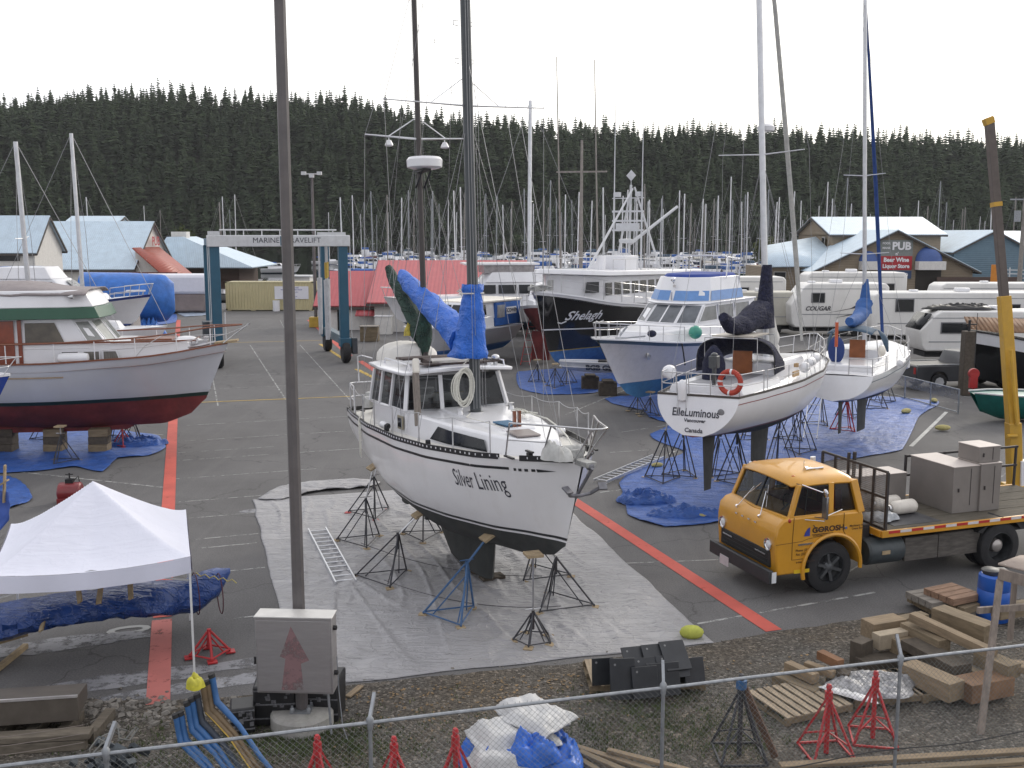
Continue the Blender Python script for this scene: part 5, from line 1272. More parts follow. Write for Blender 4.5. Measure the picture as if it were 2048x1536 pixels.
# roof
mb = MB()
def rf(u,v):
 x = lerp(-.62,.93,u); k = v * 2 - 1; hw = lerp(.98,.98,u) * (1 - .10 * smoothstep(.8,1,u)); e = max(abs(k) ** 6,(abs(u * 2 - 1)) ** 8)
 return (x - .08 * k * k * smoothstep(.7,1,u),hw * k,2.36 + .07 * (1 - k * k) - .13 * e + .02 * math.sin(u * PI))
mb.grid(rf,18,20); mb.build('cab_roof',yel,tk,solid=.05,bevel=.015,ang=80)
mb = MB()
for y in (-.7,-.16,0.0,.16,.7): mb.ball((.72 - .06 * abs(y),y,2.40 - .03 * abs(y)),.055,8,sc=(1.2,.8,.7))
mb.build('marker_lamp',M('amber_lens',(.45,.14,.03),rough=.3,var=.2),tk)
mb = MB(); mb.tube((.12,.25,2.43),(.12,.25,2.58),.008).lathe([(.02,2.43),(.01,2.47)],(.12,.25,0),6); mb.lathe([(.001,-.2),(.025,-.2),(.02,0),(.03,.12),(.055,.24),(.001,.24)],(.05,.52,2.47),10,axis='x').box((.0,.52,2.44),(.1,.05,.06)); mb.build('air_horn',chrome,tk)
# interior
mb = MB(); mb.box((.05,0,1.55),(.6,1.7,.3)).box((-.35,.5,1.75),(.2,.6,.6)).box((-.35,-.5,1.75),(.2,.6,.6)).box((.85,0,1.58),(.25,1.8,.12)); mb.build('seat',M('maroon_vinyl',(.14,.02,.025),rough=.5,var=.2),tk,bevel=.03)
MB().path([(.62 + .08 * math.cos(a) * .3,.5 + .2 * math.sin(a),1.78 + .2 * math.cos(a)) for a in [2 * PI * j / 16 for j in range(17)]],.014,5).tube((.85,.5,1.6),(.63,.5,1.78),.02).build('steering_wheel',black,tk)
# grille, bumper, lamps, plate
mb = MB(); mb.box((1.285,0,.80),(.06,1.86,.34)); gr = mb.build('grille',M('grille_black',(.02,.02,.02),rough=.6,var=.3),tk,bevel=.02)
mb = MB()
for z in (.70,.78,.86): mb.box((1.32,0,z),(.012,1.7,.022))
mb.build('grille_bar',chass,gr); mb = MB()
for sd in (1,-1): mb.box((1.335,sd * .62,.88),(.02,.36,.03))
mb.build('grille_trim',chrome,gr)
mb = MB(); mb.box((1.41,0,.50),(.10,2.3,.28)); mb.build('bumper',M('bumper_charcoal',(.035,.038,.042),rough=.5,var=.2),tk,bevel=.02)
MB().box((1.465,-.52,.36),(.012,.34,.2)).build('number_plate',M('plate_white',(.6,.55,.57),rough=.5),tk)
MB().box((1.35,1.155,.50),(.10,.012,.22)).build('bumper_reflector',M('lamp_white',(.7,.72,.74),rough=.4),tk)
for sd in (1,-1):
 l = MB().lathe([(.001,.0),(.085,.0),(.10,.02),(.125,.03),(.13,0),(.125,-.03)],(1.31,sd * .86,1.10),20,axis='x').build('headlight',chrome,tk,ang=30)
 MB().ball((1.315,sd * .86,1.10),.082,12,sc=(.35,1,1)).build('lens',M('lamp_glass',(.75,.77,.8),rough=.15,var=.05),l)
mb = MB()
for k,y in enumerate((.36,.12,-.12,-.36)): mb.box((1.305,y,1.42 - .0 * k),(.02,.07,.03))
mb.build('bonnet_letters',chrome,tk)
mb = MB()
for sd in (1,-1): mb.tube((1.24,sd * .42,1.55),(.98,sd * .22,2.0),.010).tube((1.10,sd * .42,1.72),(.86,sd * .12,2.1),.008).box((1.25,sd * .42,1.54),(.05,.05,.08),(0,.5,0))
mb.build('wiper',chrome,tk)
for sd in (1,-1): MB().ball((1.0,sd * 1.08,1.60),.045,8).build('side_marker',M('red_lens',(.35,.02,.02),rough=.3),tk)
# mirrors
for sd in (1,-1):
 m_ = MB().tube((.66,sd * .98,2.28),(.35,sd * 1.32,2.16),.012).tube((.45,sd * 1.0,1.62),(.35,sd * 1.32,1.66),.012).tube((-.25,sd * 1.06,1.72),(.32,sd * 1.32,1.70),.012).tube((.35,sd * 1.32,1.6),(.35,sd * 1.32,2.2),.010).tube((.7,sd * 1.05,1.60),(.35,sd * 1.32,1.60),.010).build('mirror_arm',chrome,tk)
 MB().box((.36,sd * 1.34,1.88),(.05,.17,.46)).build('mirror',M('mirror_grey',(.25,.25,.26),rough=.25,metal=.7),m_,bevel=.02)
 MB().ball((.37,sd * 1.34,2.17),.085,10,sc=(.4,1,1)).build('round_mirror',chrome,m_)
MB().path([(.46,HW + .03,1.48),(.40,HW + .06,1.38),(.20,HW + .06,1.38)],.010,5).build('door_handle',black,tk)
# wheels
tyre = M('tyre_rubber',(.020,.020,.022),rough=.85,var=.3,scale=7,dirt=.25,dirtc=(.05,.045,.04))
def wheel(root,x,y,r=.53,w_=.28,hub=0,name='wheel'):
 s = 1 if y > 0 else -1
 t = MB().lathe([(r * .62,-w_ / 2),(r * .86,-w_ / 2),(r * .97,-w_ / 2 * .86),(r,-w_ / 2 * .6),(r * .985,-w_ * .2),(r * .985,w_ * .2),(r,w_ / 2 * .6),(r * .97,w_ / 2 * .86),(r * .86,w_ / 2),(r * .62,w_ / 2)],(x,y,r),40,axis='y',cap=False)
 o = bpy.data.objects.new(name,None); COL.objects.link(o); o.parent = root
 t.build('tyre',tyre,o,ang=30)
 q_ = s * w_ / 2
 rim = MB().lathe([(r * .63,-q_),(r * .64,q_ * .9),(r * .58,q_ * .95),(r * .54,q_ * (.35 if hub == 0 else -.6)),(r * .40,q_ * (.25 if hub == 0 else -.75)),(.001,q_ * (.3 if hub == 0 else -.75))],(x,y,r),28,axis='y').build('rim',M('wheel_dark',(.035,.037,.04),rough=.5,var=.4,scale=7,metal=.3),o,ang=30)
 mb = MB()
 if hub == 0:
  for k in range(6): a = 2 * PI * k / 6 + .3; mb.beam((x,y + q_ * .5,r),(x + r * .55 * math.cos(a),y + q_ * .62,r + r * .55 * math.sin(a)),.10,.06)
  mb.lathe([(.13,0),(.12,q_ * .7),(.06,q_ * .95),(.001,q_ * .97)],(x,y,r),14,axis='y')
  mb.build('hub',M('hub_grey',(.09,.095,.10),rough=.45,metal=.5,var=.3),o)
 else: mb.lathe([(.15,-q_ * .7),(.14,q_ * .3),(.10,q_ * .55),(.05,q_ * .66),(.001,q_ * .68)],(x,y,r),16,axis='y').build('hub',M('hub_silver',(.40,.37,.35),rough=.35,metal=.6),o)
 return o
wheel(tk,-.02,.93); wheel(tk,-.02,-.93); wheel(tk,-4.35,.98,hub=1); wheel(tk,-4.35,-.98,hub=1); wheel(tk,-4.35,.66,hub=1); wheel(tk,-4.35,-.66,hub=1)
mb = MB(); mb.bx(-6.6,.9,-.45,-.36,.62,.86).bx(-6.6,.9,.36,.45,.62,.86).tube((-.02,-.9,.53),(-.02,.9,.53),.06).tube((-4.35,-.9,.53),(-4.35,.9,.53),.09).box((.2,0,.7),(1.1,.8,.5))
for k in range(5): mb.box((-1.6 - k,0,.74),(.08,.8,.2))
mb.box((-.98,.0,.9),(.35,1.6,.7)); mb.build('chassis',chass,tk)
MB().box((-3.35,.92,.68),(1.1,.12,.52)).box((-2.35,.95,.68),(.85,.08,.5)).build('side_skirt_board',M('grey_timber_board',(.10,.09,.08),rough=.9,var=.4,scale=3,streak=(1,5,5)),tk,bevel=.01)
MB().lathe([(.001,-.45),(.26,-.45),(.29,-.40),(.29,.40),(.26,.45),(.001,.45)],(-1.42,.82,.70),22,axis='x').build('fuel_tank',M('tank_grey',(.045,.055,.06),rough=.5,var=.3),tk,ang=30)
MB().box((-1.35,1.115,.72),(.2,.012,.08)).build('tank_label',plyw,tk)
mb = MB()
mb.prism([(-3.72,.95),(-3.72,.9)] + arch(-4.35,.53,.63,12,.6,PI - .6) + [(-4.98,.9),(-4.98,.95),(-4.35,1.2)],.72,1.12); mb.build('mudguard',chass,tk)
# deck
woodm = M('deck_planks',(.095,.082,.062),rough=.9,var=.4,scale=2.2,streak=(1,9,1),bump=.4,dirt=.3,dirtc=(.06,.05,.045))
ZD = 1.18
mb = MB()
for k in range(12): y = -1.08 + k * .18 + .09; mb.bx(-6.9,-1.22,y - .086,y + .086,ZD - .04,ZD + .003 * (k % 3))
mb.build('deck_boards',woodm,tk)
MB().bx(-2.9,-1.7,.1,.9,ZD + .006,ZD + .012).build('deck_plate',M('dark_plate',(.07,.07,.075),rough=.6,metal=.4,var=.3),tk)
mb = MB()
for sd in (1,-1): mb.bx(-6.9,-1.20,sd * 1.09,sd * 1.15,ZD - .13,ZD + .01)
mb.bx(-1.24,-1.18,-1.09,1.09,ZD - .13,ZD + .008); mb.build('deck_rail',yel,tk,bevel=.006)
rt = M('red_tape',(.45,.03,.03),rough=.4,var=.15); wt = M('white_tape',(.62,.58,.58),rough=.4,var=.1); mb = MB()
for sd in (1,-1):
 for k in range(19): x = -1.35 - k * .29; mb.box((x - .145,sd * 1.154,ZD - .025),(.275,.006,.055),mi=k % 2)
mb.build('reflective_tape',[rt,wt],tk)
# headboard with mesh, exhaust stack
dkst = M('dark_frame_steel',(.035,.030,.030),rough=.6,var=.3)
hb2 = MB(); X_ = -1.32
for z in (ZD + .03,ZD + .68,ZD + 1.22): hb2.beam((X_,-1.08,z),(X_,1.08,z),.05,.05)
for y in (-1.08,-.62,-.18,.22,.66,1.08): hb2.beam((X_,y,ZD),(X_,y,ZD + (1.38 if y in (-.18,) else 1.22)),.055,.055,up=(0,1,0))
hb2.beam((X_ - .1,-.12,ZD),(X_ - .1,-.12,ZD + 1.4),.06,.06,up=(0,1,0))
hbo = hb2.build('headboard',dkst,tk,bevel=.006)
mb = MB()
for k in range(54): y = -1.06 + k * .04; mb.tube((X_,y,ZD + .03),(X_,y,ZD + 1.2),0.0045,n=3,cap=False)
for k in range(30): z = ZD + .04 + k * .04; mb.tube((X_,-1.06,z),(X_,1.06,z),0.0045,n=3,cap=False)
mb.build('wire_mesh',galv,hbo)
mb = MB(); mb.tube((-1.02,-1.0,.8),(-1.02,-1.0,2.15),.05,n=12); es = mb.build('exhaust_stack',M('rusty_exhaust',(.22,.13,.08),rough=.6,metal=.5,var=.3),tk); MB().tube((-1.02,-1.0,2.10),(-1.0,-1.0,2.32),.052,.06,12).build('stack_tip',M('bright_tip',(.75,.75,.75),rough=.3),es)
mb = MB()   # rear rack on the far side
for z in (ZD + .5,ZD + .95): mb.beam((-3.6,-1.08,z),(-6.9,-1.08,z),.05,.05)
for x in (-3.6,-4.7,-5.8,-6.85): mb.beam((x,-1.08,ZD),(x,-1.08,ZD + .98),.05,.05,up=(0,1,0))
mb.build('side_rack',dkst,tk,bevel=.006)
# lettering on the door
ltm = M('brown_black_lettering',(.045,.02,.012),rough=.5,var=.1); yb = HW + .0075
def dl(mb,body,x,z,size,bold=.0,sx=1.,align='LEFT',sp=1.):
 vs,fs = text_geo(body,size=size,bold=bold,sx=sx,align=align,spacing=sp); mb.add([(x - u,yb,z + v) for u,v in vs],fs); return mb
mb = MB(); dl(mb,'GOROSH',.47,1.36,.155,.006,1.18); mb.box((.22,yb,1.275),(.5,.002,.012)); dl(mb,'CONTRACTING LTD',.45,1.245,.045,.001,1.2)
dl(mb,'Phone (250) 753-5353',.84,.98,.068,.001,1.0); dl(mb,'Res (250) 754-5535',.83,.90,.068,.001,1.0); dl(mb,'e-mail: GOROSH',.82,.74,.062,.001); dl(mb,'LICENSED G.V.W.\n     12,700 kg',.84,.40 + .12,.05,.001)
dl(mb,'Machinery Hauling\n   Crane Service',-.42,1.34,.062,.001)
mb.build('door_lettering',ltm,lc,smooth=False)
mb = MB(); mb.add([(.66,yb,1.26),(.52,yb,1.26),(.52,yb,1.44),(.58,yb,1.41),(.63,yb,1.34)],[(0,1,2,3,4)]); mb.build('sail_logo',M('logo_blue',(.03,.05,.28),rough=.4),lc,smooth=False)
mb = MB(); mb.box((.66,HW + .012,1.10),(.26,.016,.035)).box((.56,HW + .012,1.105),(.30,.018,.03)); mb.build('side_badge',chrome,lc)
MB().lathe([(.001,0),(.035,0),(.03,.012),(.001,.014)],(-.33,HW + .002,1.34),10,axis='y').build('fuel_cap',chrome,lc)
MB().bx(.50,.86,HW + .004,HW + .009,.50 + .012,.585).build('yellow_sticker',M('bright_yellow',(.62,.42,.02),rough=.4),lc)
# load on the deck: each a thing of its own
bpy.context.view_layer.update()
def ont(x,y,z=ZD + .004): return tk.matrix_world @ Vector((x,y,z))
gbox = M('grey_cabinet',(.215,.195,.18),rough=.55,var=.10,scale=2,dirt=.15,dirtc=(.1,.09,.08),metal=.15); gtop = M('pale_cabinet_top',(.56,.50,.46),rough=.6,var=.06)
def cabinet(x,y,a,b,h,label,z=ZD + .006,vents=True,rz=0):
 t = thing('steel_cabinet',label,'cabinet',ont(x,y,z),R(199.3) + rz); MB().box((0,0,h / 2),(a,b,h)).build('cabinet_body',gbox,t,bevel=.008)
 MB().box((0,0,h + .008),(a + .02,b + .02,.016)).build('lid',gtop,t,bevel=.003)
 mb = MB(); mb.box((-a * .15,b / 2 + .004,h * .55),(.012,.006,h * .8)).box((a * .3,b / 2 + .01,h * .5),(.03,.02,.08)); mb.build('door_seam',dkst,t)
 return t
cabinet(-3.88,-.15,.72,1.35,1.02,'large grey steel cabinet standing in the middle of the truck bed')
cabinet(-4.50,.22,.56,.70,1.05,'taller grey steel cabinet at the right of the truck bed, carrying a small box')
cabinet(-4.48,.20,.58,.62,.34,'small grey box on top of the taller cabinet',z=ZD + 1.08)
cabinet(-2.4,-.72,1.35,.62,.74,'low grey cabinet behind the mesh headboard')
for (x,y,lb) in ((-2.5,.18,'white gas cylinder lying on the truck bed, the nearer one'),(-2.4,-.22,'white gas cylinder lying on the truck bed, behind its twin')):
 t = thing('gas_cylinder',lb,'gas cylinder',ont(x,y,ZD + .17),R(199.3) + .06)
 MB().lathe([(.001,-.36),(.10,-.34),(.15,-.28),(.155,-.2),(.155,.2),(.15,.28),(.10,.34),(.001,.36)],(0,0,0),18,axis='x').build('body',M('cylinder_white',(.62,.58,.52),rough=.4,var=.08,dirt=.25),t)
 MB().lathe([(.08,.34),(.09,.42),(.07,.42)],(0,0,0),12,axis='x').tube((.34,0,0),(.44,0,0),.03).build('valve',steel,t)
o = crumple('clear_sheet',(0,0,0),.7,.6,.16,M('pale_grey_sheet',(.34,.36,.38),rough=.4,var=.4,scale=8),'crumpled pale sheet lying behind the headboard','sheet',seed=8,n=16); o.location = ont(-1.75,.35)
t = thing('wooden_crate','brown crate between the headboard and the low cabinet','crate',ont(-1.6,-.35,ZD + .3),R(199)); MB().box((0,0,0),(.28,.3,.28)).box((0,0,-.22),(.4,.4,.14)).build('crate_body',M('brown_crate',(.16,.08,.045),rough=.8,var=.3),t,bevel=.01)
# --- yellow crane boom behind the truck bed
cr = thing('boom_crane','tall yellow crane with a grey brown inner boom, behind the truck bed','crane',on(2032,975))
cy = M('crane_yellow',(.52,.30,.03),rough=.45,var=.12,scale=2,dirt=.35,dirtc=(.3,.2,.08)); cg = M('inner_boom_brown',(.105,.085,.075),rough=.6,var=.2,dirt=.3)
base = Vector(cr.location); Yc = base.y
def rel(p): return p - base
MB().beam(rel(at(2030,990,Yc)),rel(at(2026,845,Yc)),.34,.36,up=(0,1,0)).box(rel(at(2030,985,Yc)),(.6,.6,.5)).build('column',cy,cr,bevel=.02)
p0,p1,p2 = at(2026,860,Yc),at(2008,592,Yc + .3),at(1978,236,Yc + .7)
MB().beam(rel(p0),rel(p1),.30,.30,up=(0,1,0)).build('main_boom',cy,cr,bevel=.02)
MB().beam(rel(p0.lerp(p1,.97)),rel(p2),.215,.22,up=(0,1,0)).build('inner_boom',cg,cr,bevel=.015)
MB().beam(rel(p1.lerp(p2,.505)),rel(p1.lerp(p2,.53)),.24,.25,up=(0,1,0)).beam(rel(p1.lerp(p2,.965)),rel(p1.lerp(p2,1.0)) + Vector((-.05,0,0)),.235,.25,up=(0,1,0)).build('boom_band',cy,cr)
MB().beam(rel(at(2052,920,Yc - .1)),rel(at(2050,1000,Yc - .1)),.4,.3,up=(0,1,0)).build('white_panel',white,cr,bevel=.02)
mb = MB(); mb.tube(rel(at(2034,850,Yc - .2)),rel(at(2022,700,Yc - .15)),.05).tube(rel(at(2014,872,Yc - .22)),rel(at(2034,872,Yc - .22)),.05); mb.build('hydraulic_ram',cy,cr)
# ================================================================ TIMBER, PALLETS AND BARREL AT THE RIGHT
tb1 = M('fresh_timber',(.245,.185,.12),rough=.9,var=.3,scale=2.5,streak=(1,6,6),dirt=.45,dirtc=(.12,.1,.07)); tb2 = M('old_timber',(.20,.155,.10),rough=.9,var=.35,scale=2.5,streak=(1,6,6),dirt=.3,dirtc=(.08,.07,.05)); tb3 = M('dark_timber',(.08,.065,.05)); tb4 = M('grey_timber',(.22,.20,.175),rough=.9,var=.3,scale=2.5,streak=(1,6,6))
def timber(q0,q1,w_,h_,z,mat,label,bolts=0,z1=None):
 a = on(*q0,z); b = on(*q1,z if z1 is None else z1); c = (a + b) / 2; d = (b - a)
 t = MB().box((0,0,0),(d.length,w_,h_)); o = t.build('timber',mat,bevel=.008); o.location = c - Vector((0,0,h_ / 2)); o.rotation_euler = (0,-math.atan2(d.z,math.hypot(d.x,d.y)),math.atan2(d.y,d.x))
 if bolts: MB().lathe([(.001,-w_ / 2 - .004),(.03,-w_ / 2 - .004),(.03,-w_ / 2 + .01)],(d.length * .2,0,0),8,axis='y').build('bolt_hole',black,o)
 return tag(o,label,'timber')
def pallet(q,a,b,rz,mat,label,n=7,z=0.0):
 c = on(*q,z); t = thing('pallet',label,'pallet',(c.x,c.y,z + .01),rz)
 for k in range(n): y = -b / 2 + b * (k + .5) / n; MB().box((0,y,.125),(a,b / n * .68,.02),(0,0,.01 * (k % 3 - 1))).build('deck_board',mat,t)
 mb = MB()
 for x in (-a / 2 + .03,0,a / 2 - .03): mb.box((x,0,.07),(.05,b,.085))
 for y in (-b / 2 + .05,0,b / 2 - .05): mb.box((0,y,.012),(a,.09,.02))
 mb.build('stringer',tb2,t); return t
pl = M('pallet_boards',(.30,.24,.17),rough=.9,var=.4,scale=1.5,streak=(1,7,1))
pallet((1285,1358),1.0,1.85,1.62,pl,'pallet carrying the stack of black plates',9)
pallet((1597,1412),1.0,1.25,1.62 + .35,pl,'empty weathered pallet behind the red column stands',8)
pallet((1752,1385),.95,1.25,1.75,pl,'pallet covered with crumpled clear plastic')
pallet((1890,1372),1.0,1.5,1.80,tb2,'pallet under the thick squared timbers')
c = on(1748,1372,.16); o = crumple('plastic_sheet',(0,0,0),1.35,1.0,.12,M('crumpled_plastic',(.30,.30,.31),rough=.3,var=.6,scale=12,bump=1.0,bscale=25),'crumpled clear plastic sheet over a pallet beside the red stands','plastic sheet',seed=5,n=30); o.location = c
c = on(1696,1392,.16); o = crumple('plastic_sheet',(0,0,0),.25,.9,.06,M('white_plastic',(.62,.62,.62),rough=.4,var=.2),'white plastic edge hanging off the left of the covered pallet','plastic sheet',seed=15,n=14); o.location = c; o.rotation_euler = (0,0,.9)
# black plates
bp = M('black_plate',(.022,.024,.028),rough=.42,var=.3,scale=3)
for i,(q,a,b,tilt,rz,z,lb) in enumerate([((1205,1350),.30,.36,1.45,0,.32,'small upright black plate at the left end of the pallet'),((1245,1365),.34,.52,1.35,-.1,.36,'black plate standing at the left of the plate stack'),((1290,1372),.36,.40,1.3,.05,.32,'front left black plate of the stack'),((1330,1366),.42,.42,1.3,.05,.32,'front middle black plate of the stack'),((1388,1350),.30,.36,1.25,.08,.30,'black plate standing at the right end of the stack'),((1275,1330),.38,.42,.7,.05,.53,'sloping black plate, upper left of the stack'),((1315,1325),.38,.42,.7,.05,.56,'sloping black plate in the upper middle of the stack'),((1350,1318),.36,.42,.7,.08,.60,'sloping black plate at the upper right of the stack'),((1300,1345),.5,.3,1.0,.05,.45,'middle row black plate of the stack, left'),((1345,1340),.45,.3,1.0,.05,.46,'middle row black plate of the stack, right')]):
 a *= 1.15; b *= 1.2; c = on(*q,z) + Vector((0,0,.06)); t = thing('steel_plate',lb,'plate',c,.18 + rz,rx=tilt); MB().box((0,0,0),(a,b,.03)).build('plate',bp,t,bevel=.006)
 MB().lathe([(.001,.016),(.018,.016),(.018,.018),(.001,.018)],(-a * .3,b * .35,0),8).build('bolt_hole',M('hole_grey',(.2,.2,.2),rough=.8),t)
mb = MB(); c = on(1330,1358,.2); mb.box((c.x,c.y + .05,.28),(1.1,.3,.25),(0,0,.18)); tag(mb.build('spacer_block',black),'black core block inside the stack of plates','block')
c = on(1383,1277); mb = MB(); mb.ball((c.x,c.y,.12),.17,12,sc=(1.3,.9,.75)); tag(mb.build('sand_bag',M('lime_sack',(.42,.44,.08),rough=.8,var=.2,scale=9)),'lime yellow sack at the front corner of the pale tarp','sack')
# timbers
T = timber
T((1735,1243),(1800,1232),.34,.30,.52,tb1,'squared orange brown timber block, rear left of the timber heap',1)
T((1752,1268),(1822,1256),.20,.26,.50,M('pale_end_timber',(.36,.30,.22),rough=.85,var=.25),'timber block with a white painted end',1)
T((1790,1280),(1830,1270),.22,.28,.42,tb2,'short timber block right of the white ended one',1)
T((1712,1285),(1735,1275),.22,.42,.42,tb3,'dark notched timber block at the left end of the heap')
T((1722,1320),(1830,1300),.30,.16,.18,tb3,'dark timber lying under the blocks')
T((1800,1235),(1850,1225),.2,.2,.36,tb2,'short timber behind the heap')
T((1824,1224),(1990,1300),.17,.15,.80,tb1,'long pale timber lying across the top of the heap',z1=.66)
T((1876,1212),(1982,1250),.34,.34,.78,tb2,'thick squared timber at the back of the heap')
T((1812,1243),(1890,1280),.26,.34,.58,tb2,'greenish timber sloping under the long pale one',1)
T((1820,1276),(1925,1330),.40,.16,.46,tb3,'flat dark timber in the middle of the heap')
T((1815,1322),(1915,1365),.36,.30,.42,tb1,'thick pale squared timber on the pallet behind the fence')
T((1925,1362),(2010,1345),.40,.30,.38,M('reddish_timber',(.20,.115,.065),rough=.85,var=.35,scale=3),'reddish squared timber beside the thick pale one')
T((1960,1300),(2030,1330),.3,.22,.55,tb2,'brown timber at the right of the heap')
T((2010,1325),(2070,1330),.3,.1,.50,tb1,'pale board on the right edge of the heap')
T((1990,1215),(2080,1200),.3,.2,.35,tb2,'timber behind the blue barrel')
T((1575,1322),(1632,1348),.16,.16,.34,tb1,'orange brown timber at the left of the small pile behind the pallet',0)
T((1612,1322),(1668,1342),.13,.12,.34,tb1,'pale narrow timber in the small pile behind the empty pallet')
T((1640,1300),(1682,1320),.15,.14,.48,M('cinnamon_timber',(.20,.10,.05),rough=.85,var=.3),'cinnamon brown timber on top of the small pile')
T((1555,1345),(1640,1378),.3,.16,.16,tb2,'flat timber at the bottom of the small pile')
T((1660,1338),(1700,1345),.2,.14,.30,tb3,'dark reddish timber end in the small pile')
for k,(q,z,lb) in enumerate([((1870,1205),.14,'lowest board bundle left of the blue barrel'),((1868,1196),.30,'grey topped board bundle left of the blue barrel'),((1905,1188),.42,'top reddish board bundle left of the blue barrel'),((1920,1205),.26,'board bundle in front of the blue barrel')]):
 c = on(*q,z); t = thing('board_bundle',lb,'boards',c,.25 + .1 * k)
 for j in range(4): MB().box((0,-.27 + j * .18,0),(.75,.165,.13)).build('board',(tb4 if k == 1 else M('red_brown_boards',(.24,.15,.10),rough=.9,var=.35,scale=3,streak=(1,6,6)) if k in (2,) else tb2),t,bevel=.006)
c = on(1985,1238); t = thing('plastic_barrel','bright blue plastic barrel standing behind the wooden frame','barrel',c)
MB().lathe([(.001,0),(.27,0),(.29,.03),(.30,.28),(.285,.30),(.30,.32),(.30,.58),(.285,.60),(.30,.62),(.29,.86),(.25,.90),(.24,.88),(.001,.87)],n=28).build('barrel_body',M('barrel_blue',(.02,.10,.42),rough=.4,var=.1),t,ang=40)
mb = MB(); mb.lathe([(.13,.88),(.17,.97),(.12,1.0)],(-.1,0,0),12).box((.05,0,.93),(.3,.2,.1)); mb.build('lid_clutter',M('lid_dark',(.06,.06,.06),rough=.5,var=.5),t)
t = thing('timber_stand','rough timber stand with a plywood top at the right edge','stand',(0,0,0)); fw = M('grey_brown_lumber',(.235,.195,.165),rough=.85,var=.3,scale=3,streak=(5,5,1))
def tpt(px,py,Y): return at(px,py,Y)
mb = MB(); mb.beam(at(2000,1160,14.9),at(1960,1475,14.0),.095,.05,up=(0,1,0)); mb.build('post',fw,t,bevel=.004)
MB().beam(at(2030,1150,15.6),at(2020,1280,15.5),.08,.05,up=(0,1,0)).build('post',fw,t,bevel=.004)
MB().beam(at(1955,1221,14.75),at(2100,1210,15.0),.05,.10).build('cross_rail',fw,t,bevel=.004)
MB().beam(at(1997,1147,14.9),at(2120,1180,14.5),.05,.17).build('cross_rail',fw,t,bevel=.004)
a = at(1996,1128,15.0); MB().add([a,at(2120,1158,14.4),at(2150,1108,15.6),at(2040,1112,15.7)],[(0,1,2,3)]).build('plywood_top',M('pale_plywood',(.40,.33,.28),rough=.8,var=.15),t,solid=.03)
# planks along the fence foot
for i,(q0,q1,w_,lb) in enumerate([((1150,1490),(1330,1545),.10,'upper thin plank of the pile right of the tarp bundle'),((1158,1500),(1300,1560),.10,'middle plank of the pile right of the tarp bundle'),((1215,1497),(1380,1538),.09,'pale plank with a white end right of the tarp bundle'),((1150,1510),(1250,1570),.09,'lower thin plank of the pile right of the tarp bundle'),((1560,1528),(2060,1498),.13,'long plank lying along the fence foot at the right'),((1640,1545),(2060,1518),.12,'second long plank along the fence foot at the right'),((1870,1548),(2060,1535),.12,'shorter plank in the lower right corner')]):
 T(q0,q1,w_,.05,.10 + .03 * (i % 3),tb1 if i % 2 == 0 else tb2,lb)
T((695,1392),(722,1370),.10,.03,.05,tb1,'short pale wood scrap beside the cabinet')
# white and blue tarp bundle in front
c = on(1040,1520)
t = thing('tarp_bundle','folded white tarp heaped on a blue tarp behind the fence, bottom centre','tarp bundle',(c.x,c.y,0))
bluet = M('bundle_blue',(.02,.12,.50),rough=.4,var=.3,scale=3,bump=.8,bscale=8); wht = M('bundle_white',(.50,.50,.50),rough=.5,var=.15,scale=3,bump=.8,bscale=9,dirt=.3)
crumple('blue_sheet',(0,-.1,0),1.75,1.7,.42,bluet,seed=21,n=34,parent=t,power=.35)
mb = MB()
def fold(cx,cy,a,b,rz,z,sd_,drop):
 ca,sa = math.cos(rz),math.sin(rz)
 def fn(u,v):
  x = (u - .5) * a; y = (v - .5) * b; e = max(abs(u - .5),abs(v - .5)) * 2; zz = z + .06 * abs(vn(x * 4 + sd_,y * 4)) + .03 * abs(vn(x * 10,y * 10 + sd_)) - drop * smoothstep(.6,1,e)
  return (cx + x * ca - y * sa,cy + x * sa + y * ca,zz)
 mb.grid(fn,26,26)
fold(.15,.35,.75,.95,.5,.62,1,.16); fold(-.1,-.1,1.15,.8,.35,.56,2,.2); fold(.25,.05,.8,.8,.9,.68,3,.12); fold(-.25,-.55,.9,.6,.1,.42,4,.25)
mb.build('white_sheet',wht,t,solid=.012,ang=60)
crumple('blue_roll',(.15,-.55,.30),.7,.5,.30,bluet,seed=31,n=20,parent=t)
# ================================================================ THE OTHER BOATS ON STANDS
def cab(mb,b,t,z0,z1): return cabin(mb,b,t,z0,z1)
def panes(mb,a,b,c,d,out=.012,mi=0):
 """a quad pane pushed out along its normal"""
 A,B_,C_,D_ = map(Vector,(a,b,c,d)); n_ = (B_ - A).cross(D_ - A).normalized() * out
 return mb.add([A + n_,B_ + n_,C_ + n_,D_ + n_],[(0,1,2,3)],mi)
def wpane(root,a,b,c,d,mat=None,fr=None,out=.012,name='window'):
 """one window on the plane a b c d given anticlockwise seen from outside"""
 o = MB(); panes(o,a,b,c,d,out); o = o.build(name,mat or darkwin,root,smooth=False)
 if fr: 
  A,B_,C_,D_ = map(Vector,(a,b,c,d)); n_ = (B_ - A).cross(D_ - A).normalized() * out; m = MB(); P = [A + n_,B_ + n_,C_ + n_,D_ + n_]
  for p,q in zip(P,P[1:] + P[:1]): m.beam(p,q,.03,.03,up=n_)
  m.build('frame',fr,o)
 return o
def boatpose(name,label,cat,loc,yaw,ry=0,rx=0,group=None): return thing(name,label,cat,loc,R(yaw),group,rx=R(rx),ry=R(ry))
